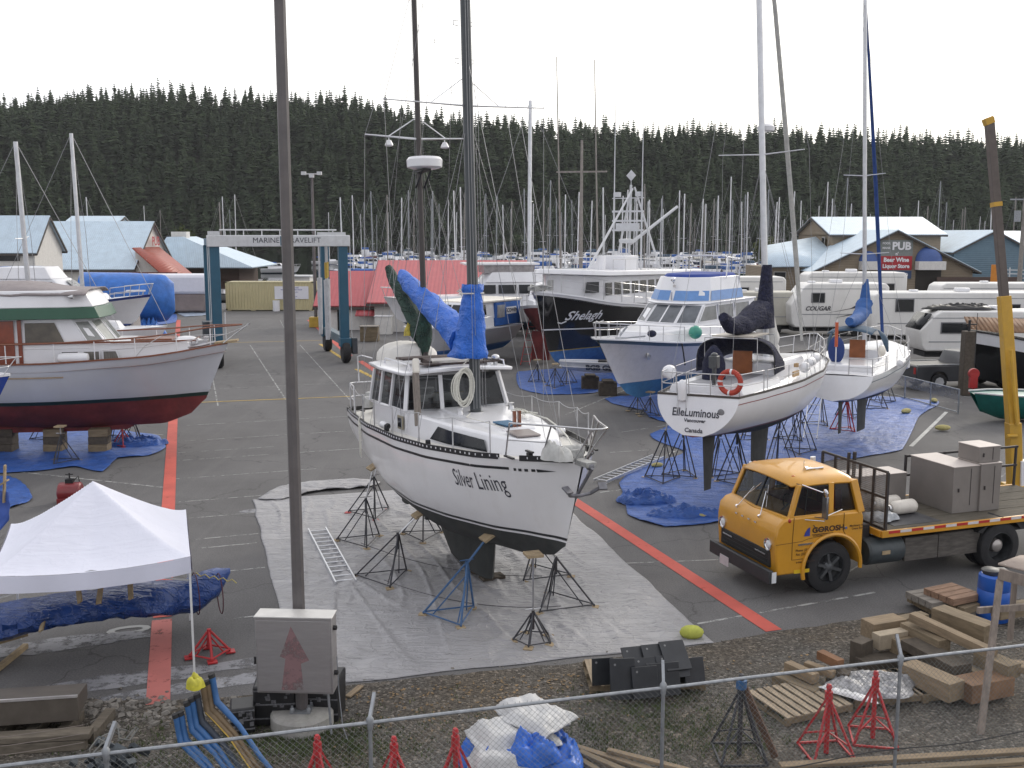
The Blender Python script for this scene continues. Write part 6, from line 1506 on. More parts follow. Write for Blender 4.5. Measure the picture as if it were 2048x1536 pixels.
# ---------- grey trawler on the left
tw = boatpose('trawler','grey hulled trawler yacht with a dark red bottom and green flybridge band','motor yacht',(-15.55,33.7,1.76),7,-.3)
greyh = M('grey_blue_gelcoat',(.51,.52,.56),rough=.3,var=.05,scale=.8,dirt=.1,coat=.3); redb = M('dark_red_antifouling',(.16,.03,.03),rough=.8,var=.35,scale=1.4,dirt=.5,dirtc=(.04,.03,.03)); greenb = M('bottle_green',(.02,.085,.05),rough=.35,var=.15,scale=1.5)
HT = Hull(12,3.9,[(0,1.42),(.3,1.36),(.55,1.38),(.8,1.50),(1,1.74)],[(0,-.35),(.2,-.8),(.6,-1.0),(.85,-.92),(.95,-.62),(1,-.1)],[(0,.86),(.3,.97),(.55,1),(.75,.9),(.88,.62),(.96,.26),(1,.012)],
 pq=((0,1.6,1.9),(.5,1.6,1.8),(.8,1.15,1.15),(1,.9,.85)),rake=1.15,rakek=6,stripe=.13)
ht = HT.mesh(MB(),n=44,nb=7,na=9).build('hull',[redb,M('black_green_boot_top',(.012,.03,.025),rough=.4),greyh],tw,ang=60)
mb = MB(); HT.rim(mb,.09,.05,n=44,z=.03); mb.build('cap_rail',teak,ht); mb = MB(); HT.band(mb,lambda t: .16 + .05 * t,.035,out=.02); mb.build('spray_rail',greyh,ht)
mb = MB(); HT.band(mb,lambda t: .93,.05,t0=.0,t1=.60,out=.035); mb.build('rub_strake',M('bleached_teak',(.42,.32,.22),rough=.7,var=.2),ht)
HT.deck(MB(),drop=.25,camber=.08).build('deck',teak,tw)
_k0 = set(tw.children)
mb = MB(); cabin(mb,[(-4.4,1.35),(1.0,1.3),(2.7,.9),(3.4,.40)],[(-4.4,1.32),(1.0,1.27),(2.6,.85),(3.1,.35)],1.3,lambda x: 2.0 - .02 * max(0,x)); c1 = mb.build('trunk_cabin',white,tw,bevel=.03)
mb = MB(); mb.beam((.9,-1.33,2.02),(-4.4,-1.34,2.0),.05,.06).beam((.9,-1.33,2.01),(2.8,-.97,1.98),.05,.06).beam((2.8,-.97,1.98),(3.35,-.5,1.95),.05,.06).beam((3.35,-.5,1.95),(3.35,.5,1.95),.05,.06).box((2.0,0,2.0),(1.3,1.1,.05)); mb.build('teak_trim',teak,c1)
for x0,x1 in ((-.62,-.1),(.05,.55),(.66,1.18)): wpane(c1,(x0,-1.345,1.42),(x1,-1.335,1.42),(x1 - (.12 if x1 > 1 else 0),-1.32,1.74),(x0,-1.33,1.74),M('curtained_window',(.17,.16,.14),rough=.2,var=.5,scale=6,streak=(6,6,.3)) if x0 > 0 else darkwin,white,.03)
mb = MB(); cabin(mb,[(-4.4,1.32),(-.2,1.30),(.35,.95),(.45,0)],[(-4.4,1.24),(-.75,1.22),(-.35,.9),(-.25,0)],1.95,2.92); c2 = mb.build('deckhouse',white,tw,bevel=.02)
wpane(c2,(-2.15,-1.315,2.15),(-.95,-1.305,2.15),(-1.25,-1.25,2.80),(-2.15,-1.26,2.80),M('smoky_window',(.09,.075,.055),rough=.12,var=.5,scale=1.2),None,.02)
def wf(k,z): # along the front face of the deckhouse
 t = (z - 1.95) / .97; P = [(-.2,-1.30),(.35,-.95),(.45,0),(.35,.95),(-.2,1.30)]; Q = [(-.75,-1.22),(-.35,-.9),(-.25,0),(-.35,.9),(-.75,1.22)]; i = min(3,int(k)); f = k - i
 return Vector((lerp(lerp(P[i][0],P[i + 1][0],f),lerp(Q[i][0],Q[i + 1][0],f),t),lerp(lerp(P[i][1],P[i + 1][1],f),lerp(Q[i][1],Q[i + 1][1],f),t),z))
lw = M('pale_reflecting_glass',(.26,.27,.26),rough=.08,var=.35,scale=1.5)
for a,b in ((.08,.92),(1.08,1.9),(2.1,2.9),(3.08,3.92)): wpane(c2,wf(a,2.12),wf(b,2.12),wf(b,2.82),wf(a,2.82),lw,white,.015)
MB().box((-2.75,-1.33,2.05),(.55,.05,1.65)).box((-2.3,-1.335,2.1),(.12,.05,1.6)).build('sliding_door',M('mahogany',(.22,.055,.03),rough=.4,var=.2,coat=.3),c2,bevel=.01)
mb = MB(); cabin(mb,[(-4.9,1.55),(-.6,1.5),(.10,1.1),(.2,0)],[(-4.9,1.52),(-.75,1.46),(-.05,1.06),(.05,0)],2.92,3.28); mb.build('green_band',greenb,tw,bevel=.02)
mb = MB(); cabin(mb,[(-4.9,1.52),(-.78,1.42),(-.10,1.02),(0,0)],[(-4.9,1.42),(-1.0,1.32),(-.38,.95),(-.30,0)],3.28,3.82); mb.build('flybridge',white,tw,bevel=.03)
mb = MB(); mb.grid(lambda u,v: (lerp(-4.7,-.2,u),lerp(-1.42,1.38,v),3.86 + .10 * math.sin(u * 5 + 1) * (1 - (v * 2 - 1) ** 2) + .04 * vn(u * 9,v * 6) - .18 * abs(v * 2 - 1) ** 5 + .25 * smoothstep(.0,.55,u) * (1 - smoothstep(.55,1,u)) * (1 - abs(v * 2 - 1) ** 2)),26,14)
mb.build('flybridge_cover',M('grey_canvas',(.27,.24,.24),rough=.9,var=.12,scale=5,bump=.5),tw,ang=70,solid=.03)
mb = MB(); mb.lathe([(.03,0),(.07,.12),(.07,.16)],(-.72,-1.46,3.62),10,axis='x').box((-3.3,-1.50,3.5),(.14,.05,.06)); mb.build('deck_light',steel,tw)
for _c in tw.children:
 if _c not in _k0: _c.location = (1.65 if _c.name.startswith('trunk') else 2.1,0,-.02 if _c.name.startswith('trunk') else -.16)
mb = MB(); mw = MB(); rails(HT,mb,mw,[.06,.2,.34,.46,.58,.68,.78,.88,.96],h=.62,r=.017,wires=(),zoff=.03); mb.build('stanchion',white,tw)
mb = MB()
for sd in (1,-1):
 P = [Vector((HT.x(t,HT.zs(t)) + (.0 if t < 1 else .5),sd * max(.06,HT.hb(t) - .05),HT.zs(t) + .65)) for t in [.04 + k * .048 for k in range(21)]]; mb.path(P,.028,6)
mb.build('handrail',teak,tw); mb = MB()
for sd in (1,-1): mb.path([Vector((HT.x(t,HT.zs(t)),sd * (HT.hb(t) - .05),HT.zs(t) + .33)) for t in (.7,.8,.9,1.)] + [Vector((6.7,0,2.36))],.012,5)
mb.path([(5.9,.25,1.8),(6.75,.03,2.42),(5.9,-.25,1.8)],.018,6); mb.path([(3.3,-1.35,1.5),(3.6,-1.35,1.85),(4.1,-1.1,2.15),(4.7,-.85,2.22)],.014,5).build('bow_rail',steel,tw,ang=70)
MB().beam((5.6,0,1.78),(6.35,0,1.86),.45,.07).build('bow_plank',plyw,tw,bevel=.01)
mb = MB(); mb.lathe([(.05,-.25),(.14,-.2),(.15,.2),(.1,.25)],(5.0,.0,1.8),14,axis='y').tube((5.3,.1,1.7),(5.3,.1,2.0),.1).box((5.25,-.1,1.8),(.3,.3,.2)).path([(4.2,-.5,1.62),(4.8,-.4,1.68),(5.2,-.3,1.74),(5.6,-.1,1.82)],.05,6); mb.build('windlass',steel,tw)
MB().lathe([(.02,-.48),(.14,-.44),(.17,-.3),(.17,.3),(.14,.44),(.02,.48)],(1.5,-1.72,1.55),16,axis='x').build('fender',white,tw)
MB().ball((4.6,.3,1.85),.32,12,sc=(1.4,.8,.5)).build('raft_canister',white,tw)
finkeel('keel',tw,(3.2,-5.0),(2.6,-4.8),-.75,-1.08,.35,redb)
bpy.context.view_layer.update()
for i,(px,a,lb) in enumerate([(18,.85,'leftmost timber block stack under the grey trawler'),(122,.62,'middle timber block stack under the grey trawler'),(210,.62,'right timber block stack under the bow of the grey trawler')]):
 c = on(px,898); t = thing('block_stack',lb,'blocks',(c.x,33.6,0),.05 * i)
 for k in range(3): MB().box((.01 * k,0,.03 + .13 + .255 * k),(a,.5,.25),(0,0,.04 * (k - 1))).build('block',[tb2,tb3,tb2][k] if i else tb3,t,bevel=.015)
for i,(q,lb) in enumerate([((125,925),'black jack stand nearest the viewer under the trawler'),((268,885),'black jack stand beyond the right block stack'),((235,878),'black jack stand behind the right block stack'),((90,880),'black jack stand between the left and middle block stacks')]): stand(q,1.15,.85,.5,lb,rz=i)
stand((246,893),.75,.55,.34,'small red jack stand near the trawler bow',mat=redpaint,pm=redpaint,legs=4)
# ---------- blue and white cruiser in the middle
cz = boatpose('motor_cruiser','white motor cruiser with pale blue flybridge panels and a blue bottom, bow to the left','motor yacht',(6.85,42.8,1.42),-129,.5)
blb = M('blue_antifouling',(.05,.17,.33),rough=.75,var=.25,scale=1.5,dirt=.3,dirtc=(.1,.14,.18)); pblue = M('pale_blue_paint',(.13,.27,.55),rough=.35,var=.1); rblue = M('royal_canvas',(.02,.05,.25),rough=.8,var=.2); gband = M('grey_blue_band',(.10,.15,.20),rough=.5,var=.2)
HC = Hull(11.6,4.0,[(0,1.25),(.4,1.35),(.7,1.6),(1,1.92)],[(0,-.55),(.5,-.75),(.8,-.7),(.93,-.4),(1,.1)],[(0,.88),(.4,1),(.65,.96),(.8,.78),(.9,.5),(.97,.2),(1,.02)],pq=((0,1.1,1.3),(.5,1.1,1.3),(.8,.8,.85),(1,.6,.6)),rake=2.1,rakek=5,stripe=.03)
hc = HC.mesh(MB(),n=40,nb=5,na=9,two=.16).build('hull',[blb,blb,M('cruiser_white',(.72,.69,.67),rough=.3,var=.05,dirt=.2,coat=.3),gband],cz,ang=60)
mb = MB(); HC.rim(mb,.12,.05,n=40,z=.01,out=.02); mb.build('toe_rail',white,hc); HC.deck(MB(),drop=.02,camber=.1).build('deck',white,cz)
mb = MB(); mb.lathe([(.04,0),(.15,.0),(.16,.03),(.1,.04)],HC.at(3.6,1.15,1,.03),14,axis='y'); mb.build('hawse',steel,hc)
mb = MB(); p = HC.at(2.6,1.62,1,.05); mb.path([p,p + Vector((-.05,.05,-.4)),p + Vector((-.25,.02,-.9))],.03,5); mb.build('dark_rope',rope if 0 else black,cz)
mb = MB(); cabin(mb,[(-4.5,1.5),(1.0,1.5),(2.8,1.15),(3.5,.8)],[(-4.5,1.45),(1.0,1.4),(2.7,1.0),(3.3,.6)],1.2,lambda x: 2.12 - .03 * max(0,x)); mb.build('trunk_cabin',white,cz,bevel=.08)
mb = MB(); cabin(mb,[(-4.5,1.45),(.9,1.42),(1.45,.7),(1.5,0)],[(-4.5,1.35),(-.05,1.32),(.35,.65),(.4,0)],2.05,2.95); c2 = mb.build('deckhouse',white,cz,bevel=.02)
def cf(k,z):
 t = (z - 2.05) / .9; P = [(.9,-1.42),(1.45,-.7),(1.5,0),(1.45,.7),(.9,1.42)]; Q = [(-.05,-1.32),(.35,-.65),(.4,0),(.35,.65),(-.05,1.32)]; i = min(3,int(k)); f = k - i
 return Vector((lerp(lerp(P[i][0],P[i + 1][0],f),lerp(Q[i][0],Q[i + 1][0],f),t),lerp(lerp(P[i][1],P[i + 1][1],f),lerp(Q[i][1],Q[i + 1][1],f),t),z))
gw = M('grey_reflecting_glass',(.10,.11,.125),rough=.08,var=.4,scale=1.5)
for a,b in ((.08,.95),(1.05,1.98),(2.02,2.95),(3.05,3.92)): wpane(c2,cf(a,2.2),cf(b,2.2),cf(b,2.88),cf(a,2.88),gw,white,.015)
for x0,x1 in ((-.9,.35),(-2.4,-1.1),(-3.9,-2.6)): wpane(c2,(x1 + (.25 if x1 > 0 else 0),1.415,2.25),(x0,1.42,2.25),(x0,1.36,2.85),(x1 - (.3 if x1 > 0 else 0),1.36,2.85),gw,white,.02)
for k in range(3): wpane(bpy.data.objects['trunk_cabin.002'] if 0 else c2,(1.3 - .3 * k,1.5,1.72),(1.08 - .3 * k,1.5,1.72),(1.08 - .3 * k,1.47,1.92),(1.3 - .3 * k,1.47,1.92),darkwin,None,.03,'porthole')
mb = MB(); cabin(mb,[(-4.4,1.5),(-.2,1.5),(.55,.75),(.62,0)],[(-4.4,1.5),(-.28,1.5),(.45,.75),(.52,0)],2.95,3.02); cabin(mb,[(-3.2,1.45),(-.3,1.42),(.38,.7),(.44,0)],[(-3.2,1.25),(-.75,1.2),(-.1,.6),(-.05,0)],3.02,4.0); fb = mb.build('flybridge',white,cz,bevel=.02)
def ff(k,z):
 t = (z - 3.02) / .98; P = [(-.3,-1.42),(.38,-.7),(.44,0),(.38,.7),(-.3,1.42)]; Q = [(-.75,-1.2),(-.1,-.6),(-.05,0),(-.1,.6),(-.75,1.2)]; i = min(3,int(k)); f = k - i
 return Vector((lerp(lerp(P[i][0],P[i + 1][0],f),lerp(Q[i][0],Q[i + 1][0],f),t),lerp(lerp(P[i][1],P[i + 1][1],f),lerp(Q[i][1],Q[i + 1][1],f),t),z))
for a,b in ((.05,1),(1,1.85),(2.15,3),(3,3.95)): wpane(fb,ff(a,3.06),ff(b,3.06),ff(b,3.46),ff(a,3.46),pblue,None,.012,'blue_panel')
wpane(fb,(-.35,1.42,3.06),(-3.2,1.45,3.06),(-3.2,1.36,3.46),(-.55,1.33,3.46),pblue,None,.02,'blue_panel')
mb = MB(); cabin(mb,[(-3.2,1.27),(-.74,1.22),(-.08,.62),(-.03,0)],[(-3.2,1.0),(-.95,1.0),(-.3,.5),(-.25,0)],3.86,4.12); mb.build('flybridge_cover',rblue,cz,bevel=.05)
mb = MB(); mb.ball((.25,0,3.92),.11,10).tube((.2,0,3.75),(.22,0,3.9),.03).lathe([(.03,0),(.07,.12)],(.18,.08,3.66),10,axis='x').box((.46,.05,3.25),(.04,.05,.34),(0,0,0)); mb.build('searchlight',chrome,cz)
mb = MB(); pulpit(HC,mb,.70,h=.62,r=.018,out=.12); mb.build('bow_rail',steel,cz,ang=70)
mb = MB(); mw = MB(); rails(HC,mb,mw,[.34,.44,.54,.64,.72,.8,.88,.94],h=.62,r=.014,wires=(1.,.5),inset=.08); mb.build('stanchion',steel,cz); mw.build('rail_wire',steel,cz)
mb = MB()
for sd in (1,-1): mb.path([(-1.9,sd * 1.3,3.9),(-2.0,sd * 1.3,4.75),(-2.2,sd * 1.1,4.85),(-2.2,0,4.85)],.03,6).path([(-3.1,sd * 1.3,3.5),(-3.1,sd * 1.3,4.7),(-2.2,sd * 1.2,4.8)],.03,6)
mb.build('arch',white,cz,ang=70)
MB().ball(HC.at(1.6,1.95,1,-.1),.27,14).build('green_buoy',M('green_float',(.06,.30,.22),rough=.5),cz); MB().ball(HC.at(3.9,2.05,1,-.2),.17,12,sc=(1.2,1,.8)).build('blue_float',navy,cz)
mb = MB(); mb.tube((4.4,.1,1.95),(4.2,.3,2.3),.04).path([(5.0,.3,1.92),(4.6,.5,1.9),(4.0,1.0,1.95)],.03,5); mb.build('anchor',galv,cz)
for i,(q,lb) in enumerate([((1275,825),'jack stand left of the blue cruiser stem'),((1300,832),'jack stand under the blue cruiser stem')]): stand(q,.95,.7,.45,lb,rz=i)
# ---------- white sloop with the navy covers, stern towards us
el = boatpose('sailboat','white sloop with a navy dodger and red lifebuoy, its stern facing the viewer','sailboat',(7.15,28.9,2.2),56.8,0.3,-1.5); el.scale = (.91,) * 3
HE = Hull(10.2,3.3,[(0,1.10),(.3,1.12),(.6,1.2),(1,1.42)],[(0,.02),(.1,-.12),(.35,-.42),(.6,-.45),(.85,-.2),(.95,.05),(1,.5)],[(0,.72),(.15,.86),(.4,1),(.6,.97),(.8,.72),(.92,.34),(1,.015)],rake=1.35,rakek=6,arake=-.45,pq=((0,1.9,1.9),(.5,2.0,2.0),(.8,1.5,1.5),(1,1.05,1.0)),stripe=.06)
dkb = M('navy_antifouling',(.022,.03,.045),rough=.8,var=.3); he = HE.mesh(MB(),n=40,nb=6,na=8).build('hull',[dkb,M('maroon_stripe',(.12,.02,.03),rough=.4),white],el,ang=60)
mb = MB(); HE.band(mb,lambda t: HE.zs(t) - .17,.025,t1=.9,out=.006); mb.build('cove_line',M('dull_red_line',(.25,.06,.06),rough=.5),he)
mb = MB(); HE.rim(mb,.03,.06,n=40,z=.03,out=-.01); mb.build('toe_rail',M('dark_alloy',(.07,.06,.055),rough=.5),he)
HE.deck(MB(),drop=.02,camber=.06,t0=.0).build('deck',white,el,ang=70)
mb = MB(); cabin(mb,[(-1.7,1.05),(.5,1.0),(2.2,.75),(3.4,.35)],[(-1.7,.9),(.5,.85),(2.0,.6),(2.9,.2)],1.1,lambda x: 1.72 - .04 * max(0,x) - .03 * max(0,x - 1)); cabin(mb,[(-4.6,1.12),(-1.6,1.2)],[(-4.6,1.0),(-1.6,1.05)],1.05,1.36); mb.build('coachroof',white,el,bevel=.06)
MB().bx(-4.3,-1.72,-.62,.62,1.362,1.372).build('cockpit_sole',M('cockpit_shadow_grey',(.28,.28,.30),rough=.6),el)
mb = MB()
def dodg(u,v):
 a = PI * (v); x = lerp(-.9,-2.35,u); w_ = lerp(1.0,1.2,u); h = lerp(.45,1.02,min(1,u * 1.6)); s_ = math.sin(a) ** .45 if 0 < v < 1 else 0
 return (x,w_ * (abs(math.cos(a)) ** .7) * (1 if math.cos(a) > 0 else -1),1.45 + h * s_)
mb.grid(dodg,8,18); mb.build('dodger',navy,el,ang=70,solid=.02); mb = MB()
for x,w_,h in ((-2.36,1.2,1.03),(-2.9,1.18,1.08)):
 if x > -2.5: mb.path([(x,w_ * (abs(math.cos(PI * v)) ** .7) * (1 if v < .5 else -1),1.45 + h * (math.sin(PI * v) ** .45 if 0 < v < 1 else 0)) for v in [k / 18 for k in range(19)]],.018,5)
mb.build('dodger_frame',M('black_tube',(.02,.02,.02),rough=.4),el)
MB().bx(-2.6,-1.2,-.62,.62,2.52,2.56).build('solar_panel',M('panel_cream',(.5,.46,.4),rough=.5),el); mb = MB(); mb.path([(-2.7,.8,1.6),(-2.7,.8,2.5),(-2.7,-.8,2.5),(-2.7,-.8,1.6)],.018,6).path([(-1.1,.75,2.1),(-1.1,.75,2.5),(-1.1,-.75,2.5),(-1.1,-.75,2.1)],.018,6); mb.build('panel_frame',steel,el)
mb = MB(); mb.box((-1.74,0,1.62),(.05,.6,.85)); mb.build('companionway',M('orange_wood',(.32,.11,.04),rough=.4,var=.2),el)
mb = MB(); rings = [[(-3.5 + .05 * j,0,0) for j in range(3)]]; mb.lathe([(.34,1.4),(.33,1.9),(.24,2.2),(.08,2.4),(.01,2.42)],(-3.35,.25,-.08),14); mb.build('wheel_cover',navy,el)
mb = MB(); mb.box((-4.72,-.32,2.02),(.26,.24,.34)).box((-4.72,-.32,1.66),(.13,.10,.5)).lathe([(.02,0),(.09,.02),(.10,.1),(.02,.14)],(-4.72,-.32,2.14),12).box((-4.74,-.32,1.4),(.2,.06,.1)); mb.build('outboard_motor',M('outboard_grey',(.07,.075,.08),rough=.4,var=.3),el,bevel=.03)
mb = MB()
for k in range(32):
 a0 = 2 * PI * k / 32; a1 = 2 * PI * (k + 1.02) / 32; mb.path([(-4.98,-.88 + .29 * math.cos(a0),1.52 + .29 * math.sin(a0)),(-4.98,-.88 + .29 * math.cos(a1),1.52 + .29 * math.sin(a1))],.075,8,mi=1 if k % 8 == 0 else 0,cap=False)
mb.build('lifebuoy',[M('buoy_red',(.42,.05,.03),rough=.6),white],el,ang=70)
mb = MB(); mb.lathe([(.02,-.30),(.11,-.26),(.12,0),(.12,.2),(.06,.28),(.02,.3)],(-5.18,.42,1.25),14); mb.build('fender',white,el)
mb = MB(); mb.ball((-4.2,1.25,1.62),.2,10,sc=(1.4,1,1)).ball((.8,-1.25,1.5),.17,10,sc=(2.2,1,1)).ball((1.7,-1.15,1.55),.17,10,sc=(2.2,1,1)).ball((.1,-1.3,1.42),.17,10,sc=(1.4,1,1)); mb.build('side_fender',white,el)
mb = MB(); mb.box((-.6,-1.25,1.30),(.5,.06,.16)).box((-.1,-1.1,1.5),(.12,.12,.12)); mb.build('teak_board',M('pale_teak',(.45,.30,.16),rough=.7,var=.2),el)
mb = MB(); pushpit(HE,mb,.14,h=.62,r=.016,gap=.0); mb.path([(-5.1,.25,1.1),(-5.15,.25,1.75),(-5.15,.6,1.75),(-5.1,.6,1.1)],.015,6).tube((-5.25,.3,.5),(-5.12,.3,1.3),.014).tube((-5.25,.55,.5),(-5.12,.55,1.3),.014); mb.build('pushpit',steel,el,ang=70)
mb = MB(); pulpit(HE,mb,.86,h=.62,r=.016,out=.2); mb.build('pulpit',steel,el,ang=70); mb = MB(); mw = MB(); rails(HE,mb,mw,[.16,.3,.44,.58,.72,.86],h=.6,wires=(1.,.5)); mb.build('stanchion',steel,el); mw.build('lifeline',wire,el)
ME = ((.35,0,1.65),(-.25,.25,15.5)); spar('mast',el,*ME,.10,.09,alu,12); spreader(el,ME,7.9,1.35,alu,sweep=.15)
mb = MB(); mb.lathe([(.02,-.1),(.25,-.09),(.27,.04),(.18,.11),(.02,.12)],(.35,.1,8.72),16).box((.15,.1,8.6),(.3,.08,.05)); mb.build('radar_dome',white,el,ang=30)
MB().path([(3.9,0,1.9),(3.2,0,4.5),(2.1,.05,8.6),(1.05,.1,12.3),(.2,.2,15.3)],[.05,.085,.08,.07,.04],8).build('furled_sail',M('furled_genoa',(.42,.42,.40),rough=.8,var=.2,scale=6),el)
sailcover('sail_cover',el,[(-3.3,0,3.15),(-2.7,0,2.85),(-1.8,0,2.80),(-.9,0,3.0),(-.2,0,3.1)],[.14,.24,.32,.38,.42],navy,seed=11,squash=.95)
mb = MB(); rings = []
for i in range(12):
 k = i / 11; z = lerp(2.6,4.55,k); x0 = lerp(-.55,.1,k ** .7); x1 = lerp(.62,.5,k); wy = lerp(.3,.15,k); rings.append([((x0 + x1) / 2 + (x1 - x0) / 2 * math.cos(a),wy * math.sin(a) * (1 + .1 * vn(i,a)),z) for a in [2 * PI * j / 14 for j in range(14)]])
mb.loft(rings); mb.build('mast_cover',navy,el,ang=75)
sailcover('white_sail_bag',el,[(.9,.2,1.7),(.8,.15,2.3),(.62,.1,3.2),(.55,.05,4.2)],[.42,.36,.2,.06],M('white_sail_cloth',(.5,.49,.47),rough=.8),seed=3,squash=1.)
mb = MB()
for sd in (1,-1):
 for x in (0,.5): lightrig(mb,ME,[(7.8,HE.at(x,HE.zs(.55),sd,-.08)),(15.2,(.0,sd * 1.35,7.98))],r=.0055)
 mb.tube((.0,sd * 1.35,7.98),HE.at(.3,HE.zs(.55),sd,-.08),.0055,n=4).tube(ME[1],HE.at(-5,HE.zs(0),sd,-.3),.0055,n=4)
mb.build('rigging',wire,el)
mb = MB(); mb.add([(lambda z: (HE.x(0,z) - .012,-u,z))(.66 + v) for u,v in text_geo('ElleLuminous',size=.30,bold=.006,sx=.86)[0]],text_geo('ElleLuminous',size=.30,bold=.006,sx=.86)[1])
for bd,zz,sz in (('Vancouver',.46,.13),('Canada',.20,.16)): vs,fs = text_geo(bd,size=sz,bold=.004,sx=1.1); mb.add([(HE.x(0,zz + v) - .012,-u,zz + v) for u,v in vs],fs)
vs,fs = text_geo('Elle Luminous',size=.15,bold=.003); mb.add([HE.at(3.0 + u,.98 + v,-1,.008) for u,v in vs],fs); mb.build('lettering',lettering,he,smooth=False)
MB().lathe([(.001,0),(.08,0),(.1,.01),(.001,.012)],(HE.x(0,.72) - .02,-.72,.72),14,axis='x').build('exhaust_outlet',M('dull_grey',(.2,.2,.21),rough=.5),he)
finkeel('keel',el,(.55,-.95),(.15,-.95),-.35,-1.75,.26,dkgrey); finkeel('rudder',el,(-3.85,-4.75),(-4.2,-4.62),.0,-1.62,.12,dkgrey)
bpy.context.view_layer.update()
for i,(q,lb) in enumerate([((1325,962),'black jack stand at the far left beneath the sloop transom'),((1362,952),'black jack stand just left of the sloop rudder'),((1440,950),'black jack stand between the sloop rudder and keel'),((1475,968),'black jack stand nearest the truck cab under the sloop'),((1560,930),'black jack stand right of the sloop keel'),((1600,905),'black jack stand under the starboard side of the sloop'),((1580,880),'black jack stand beyond the sloop keel on the blue tarp'),((1500,880),'black jack stand behind the sloop keel')]): stand(q,1.9,1.45,.6,lb,rz=i * .8,lean=.15,tr=.02)
# ---------- second sloop, behind
ct = boatpose('sailboat','white sloop with a blue bimini and scooped stern, right of the navy covered one','sailboat',(12.35,35.8,1.95),61,0,-1); ct.scale = (.86,) * 3
HK = Hull(10.4,3.5,[(0,1.0),(.3,1.1),(.6,1.18),(1,1.38)],[(0,.1),(.1,-.1),(.4,-.45),(.65,-.42),(.85,-.2),(.95,.0),(1,.4)],[(0,.75),(.15,.9),(.4,1),(.6,.97),(.8,.74),(.92,.36),(1,.015)],rake=.9,rakek=7,arake=-.7,pq=((0,1.9,1.9),(.5,2.0,2.0),(.8,1.5,1.5),(1,1.05,1.0)),stripe=.08)
hk = HK.mesh(MB(),n=36,nb=6,na=8).build('hull',[dkb,M('blue_boot_top',(.03,.06,.25),rough=.4),white],ct,ang=60); mb = MB(); HK.band(mb,lambda t: HK.zs(t) - .2,.03,t1=.95,out=.006); mb.build('cove_line',gband,hk)
HK.deck(MB(),drop=.0,camber=.06).build('deck',white,ct,ang=70); mb = MB(); cabin(mb,[(-1.7,1.1),(.5,1.05),(2.4,.75),(3.4,.35)],[(-1.7,.95),(.5,.9),(2.1,.6),(2.9,.2)],1.0,lambda x: 1.6 - .04 * max(0,x)); cabin(mb,[(-4.4,1.2),(-1.6,1.3)],[(-4.4,1.1),(-1.6,1.15)],1.0,1.3); mb.build('coachroof',white,ct,bevel=.06)
mb = MB(); mb.grid(lambda u,v: (lerp(-1.0,-2.9,u),1.15 * math.cos(PI * v),1.5 + (.95 + .12 * math.sin(u * PI)) * (math.sin(PI * v) ** .5 if 0 < v < 1 else 0)) if .25 < v < .75 or u < .3 else (lerp(-1.0,-2.9,u),1.15 * math.cos(PI * max(.25,min(.75,v))) * 1.02,1.5 + (.95 + .12 * math.sin(u * PI)) * math.sin(PI * .25) ** .5 - .001),6,16); mb.build('bimini',M('slate_blue_canvas',(.05,.09,.14),rough=.8,var=.2),ct,solid=.02,ang=70)
MB().ball((-3.5,.35,1.75),.42,14,sc=(.35,.75,1.25)).build('wheel_cover',M('cover_blue',(.02,.045,.17),rough=.8),ct); MB().box((-1.75,-.1,1.6),(.05,.6,.8)).build('companionway',M('orange_wood'),ct)
mb = MB(); pushpit(HK,mb,.14,h=.62,r=.018,gap=.45); pulpit(HK,mb,.86,h=.62,r=.018,out=.2); mb.path([(-2.9,1.1,1.3),(-2.95,1.0,2.3)],.018).path([(-2.9,-1.1,1.3),(-2.95,-1.0,2.3)],.018); mb.build('rail',steel,ct,ang=70); mb = MB(); mw = MB(); rails(HK,mb,mw,[.16,.3,.44,.58,.72,.86],h=.6,wires=(1.,.5)); mb.build('stanchion',steel,ct); mw.build('lifeline',wire,ct)
MK = ((.3,0,1.6),(-.75,.2,15.2)); spar('mast',ct,*MK,.085,.075,alu,10); spreader(ct,MK,5.3,.95,alu); spreader(ct,MK,8.4,.8,alu)
MB().path([(4.6,0,1.6),(2.1,.06,8.0),(-.6,.18,14.8)],[.07,.085,.04],8).build('furled_sail',M('furled_blue',(.02,.055,.20),rough=.8,var=.2),ct)
sailcover('sail_cover',ct,[(-3.0,0,2.80),(-2.4,0,2.75),(-1.3,0,2.80),(-.5,0,2.95),(.0,0,3.3)],[.16,.22,.26,.3,.32],M('mid_blue_canvas',(.03,.10,.30),rough=.8,var=.2),seed=5,squash=1.); MB().path([(.1,0,2.9),(.12,0,3.6),(.15,0,4.3)],[.30,.2,.1],10).build('mast_cover',M('mid_blue_canvas'),ct)
MB().tube((-4.8,.1,1.2),(-4.75,.1,3.0),.022).build('danbuoy_pole',white,ct); MB().tube((-4.78,.1,2.0),(-4.75,.1,2.9),.06).build('danbuoy',M('orange_float',(.5,.10,.04),rough=.6),ct)
MB().lathe([(.02,-.36),(.13,-.3),(.14,.3),(.02,.36)],HK.at(-2.5,1.25,-1,.2),12,axis='x').build('fender',white,ct); MB().lathe([(.02,-.42),(.13,-.36),(.14,.36),(.02,.42)],HK.at(2.8,.8,-1,.12),12).build('fender',white,ct)
MB().ball((-2.9,-1.2,1.7),.24,12,sc=(1,.6,1)).build('horseshoe_buoy',cream,ct)
mb = MB()
for sd in (1,-1): lightrig(mb,MK,[(14.8,(.0,sd * .95,5.35)),(5.2,HK.at(-.3,1.1,sd,-.08)),(15,HK.at(-4.9,1.0,sd,-.3))],r=.006); mb.tube((.0,sd * .95,5.35),HK.at(.3,1.1,sd,-.08),.006,n=4)
